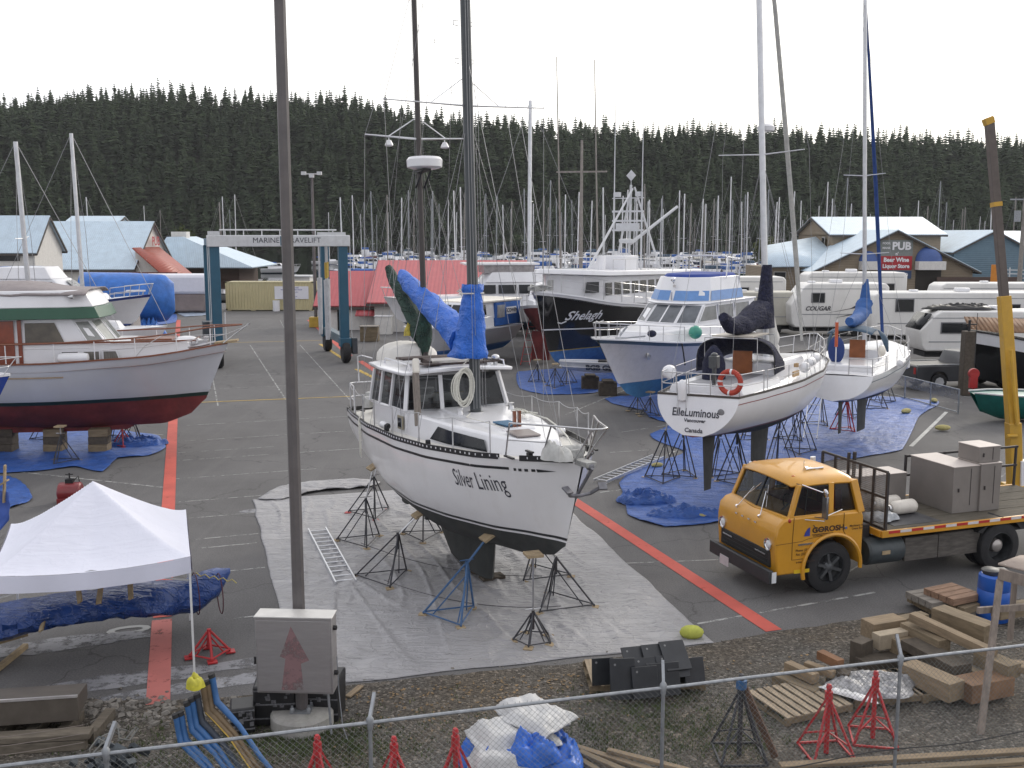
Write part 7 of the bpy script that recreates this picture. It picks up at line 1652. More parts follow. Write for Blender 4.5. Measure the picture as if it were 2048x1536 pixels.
mb.build('rigging',wire,ct); finkeel('keel',ct,(.8,-.9),(.5,-.8),-.35,-1.85,.26,dkgrey); finkeel('rudder',ct,(-3.9,-4.6),(-4.1,-4.5),.1,-1.3,.1,black)
for i,(q,lb) in enumerate([((1700,835),'jack stand right of the rear sloop keel'),((1745,818),'jack stand under the starboard side of the rear sloop'),((1635,850),'jack stand left of the rear sloop rudder'),((1765,806),'jack stand furthest right under the rear sloop')]): stand(q,1.8,1.3,.6,lb,rz=i * 1.3,lean=-.2 * (i > 1),tr=.02)
stand((1690,862),1.7,1.25,.55,'red jack stand under the rear sloop',mat=redpaint,pm=redpaint,rz=.5,tr=.022)
t = ladder('step_ladder',Vector(on(1620,880)) + Vector((0,0,.05)),Vector(on(1632,850)) + Vector((0,0,2.0)),.45,7,'folding step ladder standing between the two sloops')
# ---------- black hulled fishing boat
sh = boatpose('fishing_boat','black hulled fishing boat with a long white deckhouse and a white mast gantry','fishing boat',(5.5,54.7,1.5),-126)
HS = Hull(15,4.6,[(0,1.9),(.4,1.9),(.7,2.3),(1,3.0)],[(0,-.5),(.5,-.9),(.85,-.8),(.95,-.5),(1,.1)],[(0,.85),(.4,1),(.7,.95),(.85,.68),(.94,.34),(1,.02)],pq=((0,1.5,1.7),(.5,1.5,1.7),(.8,1.0,1.0),(1,.7,.7)),rake=1.5,rakek=6,stripe=.05)
hs = HS.mesh(MB(),n=40,nb=5,na=9,two=.16).build('hull',[M('mid_blue_antifouling',(.04,.13,.33),rough=.8,var=.25),M('mustard_line',(.35,.25,.06),rough=.6),M('black_gelcoat',(.010,.011,.013),rough=.12,var=.2,coat=.5),white],sh,ang=60)
mb = MB(); HS.band(mb,lambda t: .85 + .25 * t,.06,t0=.1,out=.04); HS.rim(mb,.12,.08,n=36,z=.0); mb.build('rub_strake',white,hs); HS.deck(MB(),drop=.2).build('deck',white,sh)
mb = MB(); cabin(mb,[(-6.0,1.7),(3.6,1.68),(5.0,1.05),(5.4,.5)],[(-6.0,1.65),(3.9,1.65),(5.1,1.15),(5.5,.45)],lambda x: 1.75 if x < 3 else 2.35,lambda x: 3.45 + .05 * max(0,x)); c1 = mb.build('deckhouse',white,sh,bevel=.03)
for k in range(10): x = 3.85 - .88 * k; wpane(c1,(x,1.69,2.70),(x - .64,1.69,2.70),(x - .64,1.66,3.32),(x,1.66,3.32),darkwin,None,.02)
wpane(c1,(5.15,1.27,2.85),(4.3,1.56,2.85),(4.25,1.52,3.38),(4.95,1.25,3.38),darkwin,None,.04)
mb = MB(); cabin(mb,[(-6.3,2.0),(4.0,2.0),(5.6,1.45),(6.1,.7)],[(-6.3,1.95),(4.0,1.95),(5.5,1.4),(6.0,.65)],lambda x: 3.47 + .05 * max(0,x),lambda x: 3.72 + .05 * max(0,x)); mb.box((-.2,.2,4.15),(1.5,1.3,.85)).tube((2.2,.4,3.8),(2.2,.4,4.6),.25).box((1.2,-.4,4.0),(.6,.6,.5)); mb.build('roof',white,sh,bevel=.04)
mb = MB(); mw = MB(); rails(HS,mb,mw,[.3,.38,.46,.54,.62,.7,.78,.86,.93],h=.95,r=.022,wires=(1.,.66,.33),zoff=.05)
for sd in (1,-1):
 for k in range(8): mb.tube((3.5 - 1.2 * k,sd * 1.9,3.75),(3.5 - 1.2 * k,sd * 1.9,4.45),.015)
 mb.tube((3.5,sd * 1.9,4.45),(-5,sd * 1.9,4.45),.015)
mb.build('stanchion',steel,sh); mw.build('rail_wire',steel,sh)
mb = MB(); gz = 3.75
for sd in (1,-1): mb.tube((-1.2,sd * .85,gz),(-1.2,sd * .85,7.9),.05).tube((-2.4,sd * 1.4,gz),(-1.7,sd * .1,8.2),.07,.05).tube((-1.2,sd * .85,7.6),(-1.2,sd * .85,13.6 if sd == -1 else 12.4),.035,.012)
for z in (5.9,6.4,6.9,7.6): mb.beam((-1.2,-.95,z),(-1.2,.95,z),.08,.1 if z < 7 else .05)
mb.box((-1.2,0,6.1),(.12,1.4,.35)).tube((3.6,.4,gz),(-1.6,.05,8.1),.07,.05,8).tube((-1.4,0,4.6),(-1.5,0,8.3),.07).tube((-1.2,.2,5.2),(-4.6,1.2,7.2),.10,.08).box((-1.2,.65,7.8),(.25,.3,.25)).box((-1.2,-.65,7.8),(.25,.3,.25)).lathe([(.05,5.2),(.4,5.25),(.4,5.42),(.05,5.46)],(-1.1,0,0),14)
mb.add([(-1.5,.3,8.8),(-1.5,0,8.5),(-1.5,-.3,8.8),(-1.5,0,9.1),(-1.45,0,8.8),(-1.55,0,8.8)],[(0,1,4),(1,2,4),(2,3,4),(3,0,4),(1,0,5),(2,1,5),(3,2,5),(0,3,5)]).tube((-1.5,0,8.2),(-1.5,0,8.6),.02)
mb.build('gantry',M('gantry_white',(.55,.56,.58),rough=.4,var=.1),sh)
vs,fs = text_geo('Shelagh',size=.62,shear=.25,bold=.010,sx=1.0); mb = MB(); mb.add([HS.at(4.9 - u,1.75 + v + .10 * u * 0,1,.02) for u,v in vs],fs); mb.path([HS.at(6.1,1.45,1,.02),HS.at(5.9,1.40,1,.02),HS.at(5.7,1.5,1,.02)],.03,4); mb.path([HS.at(4.1,1.45,1,.02),HS.at(3.9,1.36,1,.02),HS.at(3.7,1.46,1,.02)],.03,4); mb.build('lettering',white,hs,smooth=False)
mb = MB(); mb.path([(6.8,.5,3.2),(7.4,.3,3.3),(7.9,0,3.2),(7.4,-.3,3.3),(6.8,-.5,3.2)],.05,6).box((7.3,0,3.15),(.9,.5,.2)).tube((6.2,0,3.0),(6.2,0,3.5),.15); mb.build('anchor_gear',M('worn_grey_metal'),sh)
bpy.context.view_layer.update()
for i,q in enumerate([(1110,775),(1075,765),(1135,768)]): stand(q,1.1,.85,.5,['black jack stand under the black hull, middle one','black jack stand under the black hull, left one','black jack stand under the black hull, right one'][i],rz=i)
for i,(q,lb) in enumerate([((1180,778),'wide timber block under the black hull, left'),((1215,790),'square timber block beside the white ribbed boat')]): c = on(*q); tag(MB().box((c.x,c.y,.3),(.8,.6,.6)).box((c.x,c.y,.65),(.5,.7,.1)).build('timber_block',tb3,bevel=.02),lb,'block')
# long narrow white work float beneath
t = boatpose('skiff','long narrow white boat with squared pattern on its side, lying under the black hull','skiff',at(1275,745,46.5),172)
hq = Hull(7.2,1.1,[(0,.4),(1,.5)],[(0,-.05),(.8,-.05),(1,.1)],[(0,.95),(.6,1),(.9,.8),(1,.4)],rake=.2,stripe=.02); hq.mesh(MB(),n=14,nb=2,na=3).build('hull',[white,white,M('pale_blue_grey',(.5,.52,.58),rough=.5),white],t,ang=60)
mb = MB(); hq.rim(mb,.06,.04,n=14); hq.deck(mb,drop=.25); mb.build('gunwale',white,t); vs,fs = text_geo('BGB GENERAL BOATS',size=.34,bold=.02,sx=1.05); MB().add([hq.at(.6 - u,.22 + v,1,.02) for u,v in vs],fs).build('lettering',M('slate_lettering',(.06,.07,.1),rough=.5),t,smooth=False)
MB().box((0,0,-.32),(1.0,.7,.5)).build('cradle',tb3,t)
mb = MB(); mb.box((-.8,0,.5),(.5,.5,.5)).box((.3,0,.45),(.6,.5,.4)).box((1.6,0,.4),(.4,.5,.3)); mb.build('cargo',black,t,bevel=.02)
# ---------- white and blue cabin boat behind the blue sail cover
bw = boatpose('cabin_boat','white cabin boat with a blue bottom stripe and blue canvas aft curtains','motor boat',(-3.0,56.2,.95),-120)
HB = Hull(9.6,3.2,[(0,1.05),(.5,1.15),(1,1.55)],[(0,-.4),(.6,-.55),(.9,-.35),(1,.2)],[(0,.9),(.5,1),(.75,.88),(.9,.5),(1,.03)],pq=((0,1.1,1.3),(.5,1.1,1.3),(.8,.8,.85),(1,.6,.6)),rake=1.2,stripe=.1)
hb2 = HB.mesh(MB(),n=28,nb=4,na=6).build('hull',[M('clear_blue_antifouling',(.04,.16,.45),rough=.7,var=.2),M('sky_blue_stripe',(.08,.2,.5),rough=.4),white],bw,ang=60); mb = MB(); HB.rim(mb,.1,.07,n=28); mb.build('gunwale',white,hb2); HB.deck(MB(),drop=.02).build('deck',white,bw)
mb = MB(); cabin(mb,[(-1.8,1.3),(1.2,1.25),(2.6,.8),(3.2,.3)],[(-1.8,1.25),(1.0,1.2),(2.2,.7),(2.6,.25)],1.05,lambda x: 1.75 - .08 * max(0,x)); cabin(mb,[(-4.4,1.25),(.6,1.22),(1.0,.7)],[(-4.6,1.2),(.0,1.15),(.35,.65)],1.6,2.55); c2 = mb.build('deckhouse',white,bw,bevel=.04)
for x0,x1 in ((-.1,.45),(-1.0,-.2)): wpane(c2,(x1,1.24,1.85),(x0,1.24,1.85),(x0,1.18,2.4),(x1 - .2,1.18,2.4),darkwin,None,.03)
for y0,y1 in ((-.62,-.05),(.05,.62)): wpane(c2,(1.0,y1,1.8),(1.0,y0,1.8),(.45,y0,2.42),(.45,y1,2.42),darkwin,None,-.03)
MB().bx(-4.7,-1.9,-1.3,1.3,1.15,2.45).build('aft_curtain',M('curtain_blue',(.02,.10,.35),rough=.7,var=.2,scale=4),bw,bevel=.03); MB().bx(-4.9,.3,-1.35,1.35,2.5,2.62).build('roof',cream,bw,bevel=.03); MB().bx(-2.9,-2.1,-1.32,1.32,1.6,2.3).build('clear_panel',M('clear_panel',(.3,.3,.31),rough=.3,var=.3),bw)
vs,fs = text_geo('SCOWEN',size=.3,bold=.01); mb = MB(); mb.bx(-4.2,-3.1,1.31,1.33,1.75,2.15); w_ = mb.build('sign_board',white,bw); MB().add([(-3.65 - u,1.338,1.95 + v) for u,v in vs],fs).build('lettering',lettering,w_,smooth=False)
stand((960,712),.9,.6,.45,'jack stand under the blue bottomed cabin boat'); stand((905,720),.8,.5,.45,'jack stand at the bow of the blue bottomed cabin boat',rz=1)
# flybridge cruiser behind it
fc = boatpose('motor_cruiser','white flybridge cruiser behind the blue canvas boat, below the red roof','motor yacht',(-2.3,66.5,1.5),-170)
def simple_cruiser(root,L=10.5,B=3.6,fly=True,glassm=None,sc=1.0,canvas=None,stripe=None,topm=None):
 h = Hull(L,B,[(0,1.1),(.5,1.25),(1,1.75)],[(0,-.5),(.6,-.6),(.9,-.35),(1,.3)],[(0,.9),(.5,1),(.75,.88),(.9,.5),(1,.03)],pq=((0,1.1,1.3),(.5,1.1,1.3),(.8,.8,.85),(1,.6,.6)),rake=1.4,stripe=.1)
 ho = h.mesh(MB(),n=18,nb=3,na=4,two=.15).build('hull',[dkb,stripe or gband,topm or white,stripe or white],root,ang=60); h.deck(MB(),drop=.02,n=12).build('deck',white,root)
 mb = MB(); cabin(mb,[(-L * .32,B * .40),(L * .1,B * .39),(L * .28,B * .22)],[(-L * .32,B * .38),(L * .06,B * .37),(L * .22,B * .18)],1.1,1.8); cabin(mb,[(-L * .36,B * .39),(L * .06,B * .37),(L * .1,B * .2)],[(-L * .36,B * .36),(-L * .02,B * .34),(L * .015,B * .18)],1.75,2.65); c_ = mb.build('deckhouse',white,root,bevel=.04)
 g = glassm or darkwin; mb = MB()
 for sd in (1,-1):
  for k in range(3): x1 = L * .01 - k * L * .11; P = [(x1,sd * B * .385,1.95),(x1 - L * .095,sd * B * .385,1.95),(x1 - L * .095,sd * B * .365,2.5),(x1 - (.3 if k == 0 else 0),sd * B * .362,2.5)]; panes(mb,*(P if sd == 1 else P[::-1]),.04)
  a = (L * .1,sd * .03,1.95); b = (L * .1,sd * B * .19,1.95); c = (L * .03,sd * B * .18,2.52); d = (L * .03,sd * .03,2.52); panes(mb,*((a,b,c,d) if sd == 1 else (d,c,b,a)),.05)
 mb.build('windows',g,c_,smooth=False)
 if fly: mb = MB(); cabin(mb,[(-L * .34,B * .38),(-L * .03,B * .36),(.0,B * .18)],[(-L * .34,B * .34),(-L * .07,B * .3),(-L * .05,B * .14)],2.65,3.3); mb.build('flybridge',white,root,bevel=.04)
 if canvas: MB().bx(-L * .33,-L * .1,-B * .33,B * .33,3.3 if fly else 2.6,3.95 if fly else 2.95).build('canvas_top',canvas,root,bevel=.12)
 mb = MB(); pulpit(h,mb,.8,h=.6,r=.02,out=.15); mb.build('bow_rail',steel,root,ang=70); return h
simple_cruiser(fc,12,4.0); MB().bx(-3.9,.9,-1.35,1.35,3.74,3.88).build('hardtop',white,fc,bevel=.03); MB().bx(-3.6,-.3,-1.2,1.2,3.25,3.75).build('clear_curtain',M('curtain_grey',(.3,.28,.28),rough=.3,var=.3),fc)
# dark red hull between the black and the blue boats, ladder, tall white mast boat
rr = boatpose('boat','boat with a dark red bottom standing between the black and blue hulls','boat',(2.2,60.5,1.6),-100); simple_cruiser(rr,9,3.2,fly=False,canvas=None,topm=M('dark_red_antifouling'))
MB().bx(3.0,3.5,-.5,.5,-1.4,.2).build('keel',redb,rr)
t = ladder('ladder',Vector(on(1050,730)) + Vector((0,0,.0)),Vector(on(1068,712)) + Vector((0,.3,2.3)),.5,7,'red ladder leaning between the black and blue hulls',mat=redpaint)
# ---------- left group
b1 = boatpose('motor_cruiser','white cruiser with a thin blue stripe, its bow pointing right behind the trawler','motor yacht',(-25.0,57.5,2.1),2); simple_cruiser(b1,9.5,3.2,fly=True,glassm=M('grey_reflecting_glass'),stripe=M('blue_boot_top')); MB().box((3.9,0,1.95),(1.0,.3,.08)).build('bow_plank',white,b1)
b2 = boatpose('motor_cruiser','white cruiser with a dark blue canvas bimini behind the trawler flybridge','motor yacht',(-29.2,66,1.2),8); simple_cruiser(b2,10.5,3.5,fly=True,canvas=M('curtain_blue'))
b2b = boatpose('motor_cruiser','white cruiser with inflatable tenders, furthest left above the grey canvas','motor yacht',(-30.5,58,1.2),12); simple_cruiser(b2b,10,3.4,fly=False)
MB().path([(-3,.8,3.0),(0,.9,3.0),(1.2,0,3.1),(0,-.9,3.0),(-3,-.8,3.0)],.26,8).build('inflatable_tender',white,b2b,ang=70)
c = on(245,690); t = thing('wrapped_machine','grey sheeted box standing behind the trawler foredeck','covered box',(c.x,c.y,0),.06); MB().box((0,0,1.25),(2.1,1.8,2.5),taper=.93).build('sheet',M('grey_shroud',(.33,.31,.31),rough=.8,var=.1,scale=3,bump=.5),t,bevel=.08)
# blue tarp wrapped boat and white wrapped boat
bt2 = M('bright_wrap_blue',(.03,.15,.50),rough=.45,var=.3,scale=1.2,bump=.9,bscale=3)
wb_ = boatpose('wrapped_boat','boat shrouded in bright blue tarp with gathered folds at its bow','boat',(-29.2,74,0),8)
mb = MB(); rings = []
for i in range(24):
 k = i / 23; w_ = interp([(0,1.7),(.6,1.8),(.85,1.2),(.97,.5),(1,.15)],k); zt = interp([(0,4.5),(.5,4.45),(.9,4.3),(1,3.7)],k); zb = interp([(0,.9),(.7,.8),(.9,.9),(1,1.6)],k); x = lerp(-1.6,4.7,k)
 rings.append([(x + .08 * vn(i,j),w_ * math.cos(a) * (1 + .07 * vn(i * .7,j * 1.3)),(zt + zb) / 2 + (zt - zb) / 2 * math.sin(a) * (1 - .25 * max(0,-math.sin(a)) * abs(math.cos(a)))) for j,a in enumerate([2 * PI * q / 24 for q in range(24)])])
mb.loft(rings); mb.build('wrap',bt2,wb_,ang=55); crumple('hanging_folds',(2.9,-1.0,0),3.0,1.6,1.1,bt2,seed=41,n=22,parent=wb_,power=.8); crumple('hanging_folds',(1.8,-1.6,0),4.6,2.2,.35,bt2,seed=43,n=22,parent=wb_)
sw = boatpose('shrink_wrapped_boat','long boat shrink wrapped in white above a grey lower side, left of the blue lift','boat',(-32.3,95,0),4)
MB().bx(-5.5,4.4,-1.6,1.6,1.75,3.55).build('white_wrap',M('shrink_wrap',(.66,.66,.72),rough=.35,var=.05,bump=.3,bscale=4),sw,bevel=.3); MB().bx(-5.3,4.2,-1.45,1.45,.15,1.8).build('lower_side',M('grey_pink_side',(.22,.18,.17),rough=.8,var=.25,scale=.7),sw,bevel=.2)
tarp('pale_tarp',[(350,622),(420,618),(432,628),(370,634)],M('pale_blue_tarp',(.3,.36,.45),rough=.5,var=.3),'pale blue tarp on the ground below the shrink wrapped boat',amp=.15,rings=8)
tarp('blue_tarp',[(255,632),(350,628),(352,645),(300,652),(250,648)],bluetarp,'blue tarp spread below the blue wrapped boat',amp=.15,rings=8)
# sailboats whose masts rise at the left
def sloop(root,H_=11,L=9.5,hullm=None,cover=None,mr=.09,rake=.0,spr=1,low=False):
 h = Hull(L,L * .33,[(0,1.0),(.5,1.0),(1,1.3)],[(0,.0),(.4,-.5),(.8,-.4),(1,.3)],[(0,.65),(.4,1),(.75,.78),(.92,.34),(1,.02)],rake=1.1,arake=.3,pq=((0,1.9,1.9),(.6,1.9,1.9),(1,1.,1.)),stripe=.1)
 n = 10 if low else 20; h.mesh(MB(),n=n,nb=2,na=3).build('hull',[dkb,gband,hullm or white],root,ang=60); h.deck(MB(),drop=.0,n=8).build('deck',white,root)
 mb = MB(); cabin(mb,[(-1.6,.95),(.5,.95),(2.6,.4)],[(-1.6,.8),(.5,.8),(2.2,.3)],.95,1.55); mb.build('coachroof',white,root,bevel=.04 if not low else 0)
 m_ = ((.5,0,1.3),(.5 - rake,0,H_)); spar('mast',root,*m_,mr,mr * .8,alu,6 if low else 10); 
 if spr: spreader(root,m_,H_ * .55,.9,alu,r=.03)
 sailcover('boom_cover',root,[(.4,0,2.3),(-1.5,0,2.25),(-3.2,0,2.2)],[.2,.18,.1],cover or bluecan,n=6 if low else 10)
 mb = MB()
 for sd in (1,-1): mb.tube((.5 - rake * .55,sd * .9,H_ * .55 + .06),(.4,sd * 1.3,1.1),.017,n=3,cap=False).tube(m_[1],(.5 - rake * .55,sd * .9,H_ * .55 + .06),.012,n=3,cap=False)
 mb.tube(m_[1],(L / 2,0,1.35),.017,n=3,cap=False).tube(m_[1],(-L / 2,0,1.1),.014,n=3,cap=False); mb.build('rigging',wire,root); return h
s1 = boatpose('sailboat','sailboat behind the trawler flybridge, leftmost of the two tall white masts','sailboat',(-24.9,52,1.2),5,0,3.2); sloop(s1,10.5,mr=.13,spr=1)
s2 = boatpose('sailboat','sailboat behind the trawler flybridge, right one of the two tall white masts','sailboat',(-22.6,53,1.2),0,0,1.8); sloop(s2,11.0,mr=.11,spr=0)
s3 = boatpose('sailboat','sailboat with a thick white mast rising right of the blue sail cover','sailboat',(1.7,73,1.0),170,0,1.5); sloop(s3,15.4,11,mr=.16,spr=1)
# trolling poles boat (two dark raked poles and crossed yard)
tr2 = boatpose('fishing_boat','troller with two tall dark poles and a cross yard, behind the black hull','fishing boat',(5.2,78,.6),-100)
simple_cruiser(tr2,11,3.8,fly=False); MB().tube((0,0,2.6),(0,0,13.5),.16,.09).beam((0,-1.9,11.2),(0,1.9,11.2),.1,.12).build('mast',M('weathered_grey_mast',(.25,.23,.21),rough=.7,var=.2),tr2)
MB().tube((.3,-1.4,1.2),(.3,-1.9,19.5),.09,.03).tube((.3,1.4,1.2),(.3,.9,19.2),.09,.03).build('trolling_pole',M('weathered_grey_mast'),tr2)
# ================================================================ BACKGROUND
# --- boat lift
lf = thing('boat_lift','blue legged wheeled boat lift with a long white lettered beam','boat lift',(-12.72,56.6,0),math.atan2(.335,.942))
lb = M('lift_blue',(.018,.085,.14),rough=.45,var=.12,scale=1,dirt=.2,dirtc=(.1,.12,.13)); lw_ = M('lift_white',(.55,.56,.57),rough=.45,var=.08,dirt=.2)
hw,ln = 3.45,6.2
for sx in (-1,1):
 for y in (0,ln):
  MB().box((sx * hw,y,3.75),(.50,.42,5.6)).build('leg',lb,lf,bevel=.02)
  w_ = MB().lathe([(.2,-.22),(.5,-.22),(.58,-.14),(.6,0),(.58,.14),(.5,.22),(.2,.22)],(sx * hw,y - .25,.6),24,axis='x').build('wheel',tyre,lf,ang=30)
  MB().lathe([(.001,-.2),(.25,-.2),(.25,.2),(.001,.2)],(sx * hw,y - .25,.6),12,axis='x').build('rim',lw_,w_); MB().box((sx * hw,y - .1,1.15),(.62,.7,.5)).build('axle_housing',lb,lf,bevel=.03)
 MB().box((sx * hw,ln / 2,1.25),(.42,ln,.5)).build('side_beam',M('lift_grey_blue',(.12,.17,.20),rough=.5,var=.15),lf,bevel=.02); MB().box((sx * hw,ln / 2,6.75),(.4,ln,.4)).build('side_rail_beam',lb,lf,bevel=.02)
bmx = MB().box((0,-.05,6.83),(2 * hw + .75,.6,.62)).build('front_beam',lw_,lf,bevel=.04)
vs,fs = text_geo('MARINE',size=.40,sx=1.0); v2,f2 = text_geo('TRAVELIFT',size=.40,sx=1.0); mb = MB(); mb.add([(u - .75,-.362,6.85 + v) for u,v in vs],fs).add([(u + 1.25,-.362,6.85 + v) for u,v in v2],f2); mb.build('lettering',lettering,bmx,smooth=False); MB().box((.18,-.358,6.83),(.36,.01,.5)).build('logo_plate',lb,bmx); MB().add([(.06,-.366,6.68),(.3,-.366,6.68),(.3,-.366,7.0),(.24,-.366,7.0)],[(0,1,2,3)]).build('logo',lw_,bmx,smooth=False)
mb = MB()
for k in range(7): mb.tube((-hw + .6 + k * (2 * hw - 1.1) / 6,.1,7.1),(-hw + .6 + k * (2 * hw - 1.1) / 6,.1,7.42),.03)
mb.tube((-hw + .3,.1,7.42),(hw - .3,.1,7.42),.04).box((-hw,0,7.25),(.6,.5,.2)).box((hw - .6,0,7.22),(1.5,.5,.16)); mb.build('top_rail',lw_,lf)
mb = MB()
for x,y in ((hw - .75,1.2),(hw - .45,2.6),(hw - .6,4.6)): mb.tube((x,y,6.6),(x,y,4.6),.05).tube((x,y,4.6),(x,y,1.2),.16,.12)
mb.build('sling',M('lift_sling',(.5,.5,.52),rough=.8,var=.15),lf); mb = MB()
for x,y in ((hw - .75,1.2),(hw - .45,2.6)): mb.tube((x,y,5.6),(x,y,4.7),.09)
mb.build('yellow_strap',M('yellow_paint'),lf); mb = MB()
for x in (-hw - .38,-hw - .30,hw + .38): mb.tube((x,-.2,1.2),(x,-.2,7.0),.02,n=5)
mb.tube((-hw + .4,-.1,1.0),(-hw + .4,-.1,3.0),.05); mb.build('hydraulic_line',lw_,lf); MB().box((-hw - .45,.5,1.7),(.6,.9,1.6)).box((hw + .5,-.2,.95),(.3,.5,.9)).build('engine_box',M('engine_dark',(.05,.06,.07),rough=.6,var=.4),lf,bevel=.03)
# --- cream container with sign, barrels, gate
ct_ = thing('shipping_container','cream shipping container with a white notice on its side, beyond the lift','container',(-22.9,97,0),.0)
cc = ribbed('container_cream',(.50,.44,.25),0,1.15,depth=1.0); mb = MB(); mb.bx(-4.1,4.1,0,2.4,.12,2.72); mb.build('container_body',cc,ct_); mb = MB(); cm = M('container_edge',(.46,.41,.24),rough=.6); mb.bx(-4.15,4.15,-.03,.06,2.62,2.76).bx(-4.15,4.15,-.03,.06,.08,.22).bx(-4.15,-4.0,-.03,.1,.08,2.76).bx(4.0,4.15,-.03,.1,.08,2.76)
for x in (-3.9,-1.6,1.6,3.9): mb.bx(x - .2,x + .2,.0,.3,0,.1)
mb.build('frame',cm,ct_); sg = MB().box((2.1,-.07,1.72),(3.2,.04,1.2)).build('notice_board',M('sign_white',(.68,.68,.72),rough=.5,var=.03),ct_); mb = MB(); dbl = M('sign_blue_print',(.06,.06,.28),rough=.6)
for tx,z,sz in (('MARINA BOATYARD',2.18,.15),('NANAIMO SHIPYARD RULES',2.0,.16),('All boats must be booked',1.78,.12),('HAUL OUT',1.56,.12),('No sanding without sheet',1.38,.1),('See office for rates',1.24,.1)): vs,fs = text_geo(tx,size=sz,bold=.003); mb.add([(2.1 + u,-.094,z + v) for u,v in vs],fs)
mb.build('lettering',dbl,sg,smooth=False)
for i,(px,py,m_,lb_,s) in enumerate([(553,622,white,'white drum standing at the right end of the cream container',1.),(566,621,M('grey_drum',(.2,.22,.22),rough=.6),'grey drum beside the white drum at the container',.9)]): c = on(px,py); tag(MB().lathe([(.001,0),(.34 * s,0),(.34 * s,1.0 * s),(.001,1.0 * s)],c,14).build('drum',m_,ang=30),lb_,'drum')
g = thing('yard_gate','galvanised mesh gate and fence between the container and the red roofed shed','gate',(0,0,0)); mb = MB()
for px in (592,612,622,630,650): c = on(px,612); mb.tube(c,c + Vector((0,0,2.3 if px in (612,622) else 1.9)),.05)
for z in (.2,1.8): mb.tube(on(592,612) + Vector((0,0,z)),on(650,612) + Vector((0,0,z)),.03)
mb.build('frame',galv,g)
# --- far yard lamp with yellow base
c = on(632,654); t = thing('yard_lamp','distant lamp mast with three floodlights above the lift beam','lamp post',c); zt = at(632,348,c.y).z
MB().tube((0,0,0),(0,0,zt),.13,.1).build('pole',M('pole_grey_steel'),t); mb = MB(); mb.tube((-.6,0,zt),(.6,0,zt),.04)
for x in (-.6,0,.6): mb.box((x,-.1,zt + (.05 if x else -.15)),(.35,.3,.25))
mb.build('floodlight',lw_,t); MB().box((0,0,.4),(.9,.9,.8)).build('base',M('yellow_paint'),t,bevel=.03)
# --- gabled buildings: roof over a footprint given by ridge and eaves
lbr = ribbed('pale_blue_roof',(.50,.61,.70),0,1.3,depth=.5,var=.1,dirt=.3,dirtc=(.40,.44,.46)); tanw = ribbed('tan_siding',(.27,.22,.16),2,1.6,rough=.8,depth=.5); redr = ribbed('pink_red_roof',(.44,.085,.095),0,1.0,depth=.7,dirt=.15,dirtc=(.45,.2,.2)); cremw = M('cream_wall',(.66,.64,.61),rough=.85,var=.08,dirt=.2); bluw = ribbed('slate_blue_siding',(.13,.20,.25),2,1.2,rough=.7,depth=.4); brr = ribbed('brick_red_roof',(.33,.07,.045),0,1.2,depth=.6)
trimd = M('dark_trim',(.07,.06,.055),rough=.7)
def gable(t,x0,x1,y0,y1,ze,zr,roofm,wallm,ov=.5,ridge='x',zb=0,name='roof'):
 mb = MB(); mb.bx(x0,x1,y0,y1,zb,ze)
 if ridge == 'x':
  ym = (y0 + y1) / 2
  for x in (x0,x1): mb.add([(x,y0,ze),(x,y1,ze),(x,ym,zr - .05)],[(0,1,2)])
  R_ = [((x0 - ov,y0 - ov,ze - ov * (zr - ze) / ((y1 - y0) / 2)),(x1 + ov,y0 - ov,ze - ov * (zr - ze) / ((y1 - y0) / 2)),(x1 + ov,ym,zr),(x0 - ov,ym,zr)),((x1 + ov,y1 + ov,ze - .3),(x0 - ov,y1 + ov,ze - .3),(x0 - ov,ym,zr),(x1 + ov,ym,zr))]
 else:
  xm = (x0 + x1) / 2; k = (zr - ze) / ((x1 - x0) / 2)
  for y in (y0,y1): mb.add([(x0,y,ze),(x1,y,ze),(xm,y,zr - .05)],[(0,1,2)])
  R_ = [((x0 - ov,y0 - ov,ze - ov * k),(xm,y0 - ov,zr),(xm,y1 + ov,zr),(x0 - ov,y1 + ov,ze - ov * k)),((xm,y0 - ov,zr),(x1 + ov,y0 - ov,ze - ov * k),(x1 + ov,y1 + ov,ze - ov * k),(xm,y1 + ov,zr))]
 mb.build('wall',wallm,t,smooth=False); mb = MB()
 for r_ in R_: mb.add([Vector(p) + Vector((0,0,.06)) for p in r_],[(0,1,2,3)])
 ro = mb.build(name,roofm,t,smooth=False,solid=.14); m = MB()
 for r_ in R_:
  for a,b in zip(r_,r_[1:] + r_[:1]): m.beam(Vector(a) - Vector((0,0,.08)),Vector(b) - Vector((0,0,.08)),.12,.2)
 m.build('trim',trimd,ro,smooth=False); return ro
def win(t,x,y,z,a,b,m=None,ax='y'): d = (a,.08,b) if ax == 'y' else (.08,a,b); w_ = MB().box((x,y,z),(d[0] + .12,d[1] - .02,d[2] + .12) if ax == 'y' else (d[0] - .02,d[1] + .12,d[2] + .12)).build('window',cremw,t); MB().box((x,y - (.01 if ax == 'y' else 0),z),d).build('pane',m or darkwin,w_)
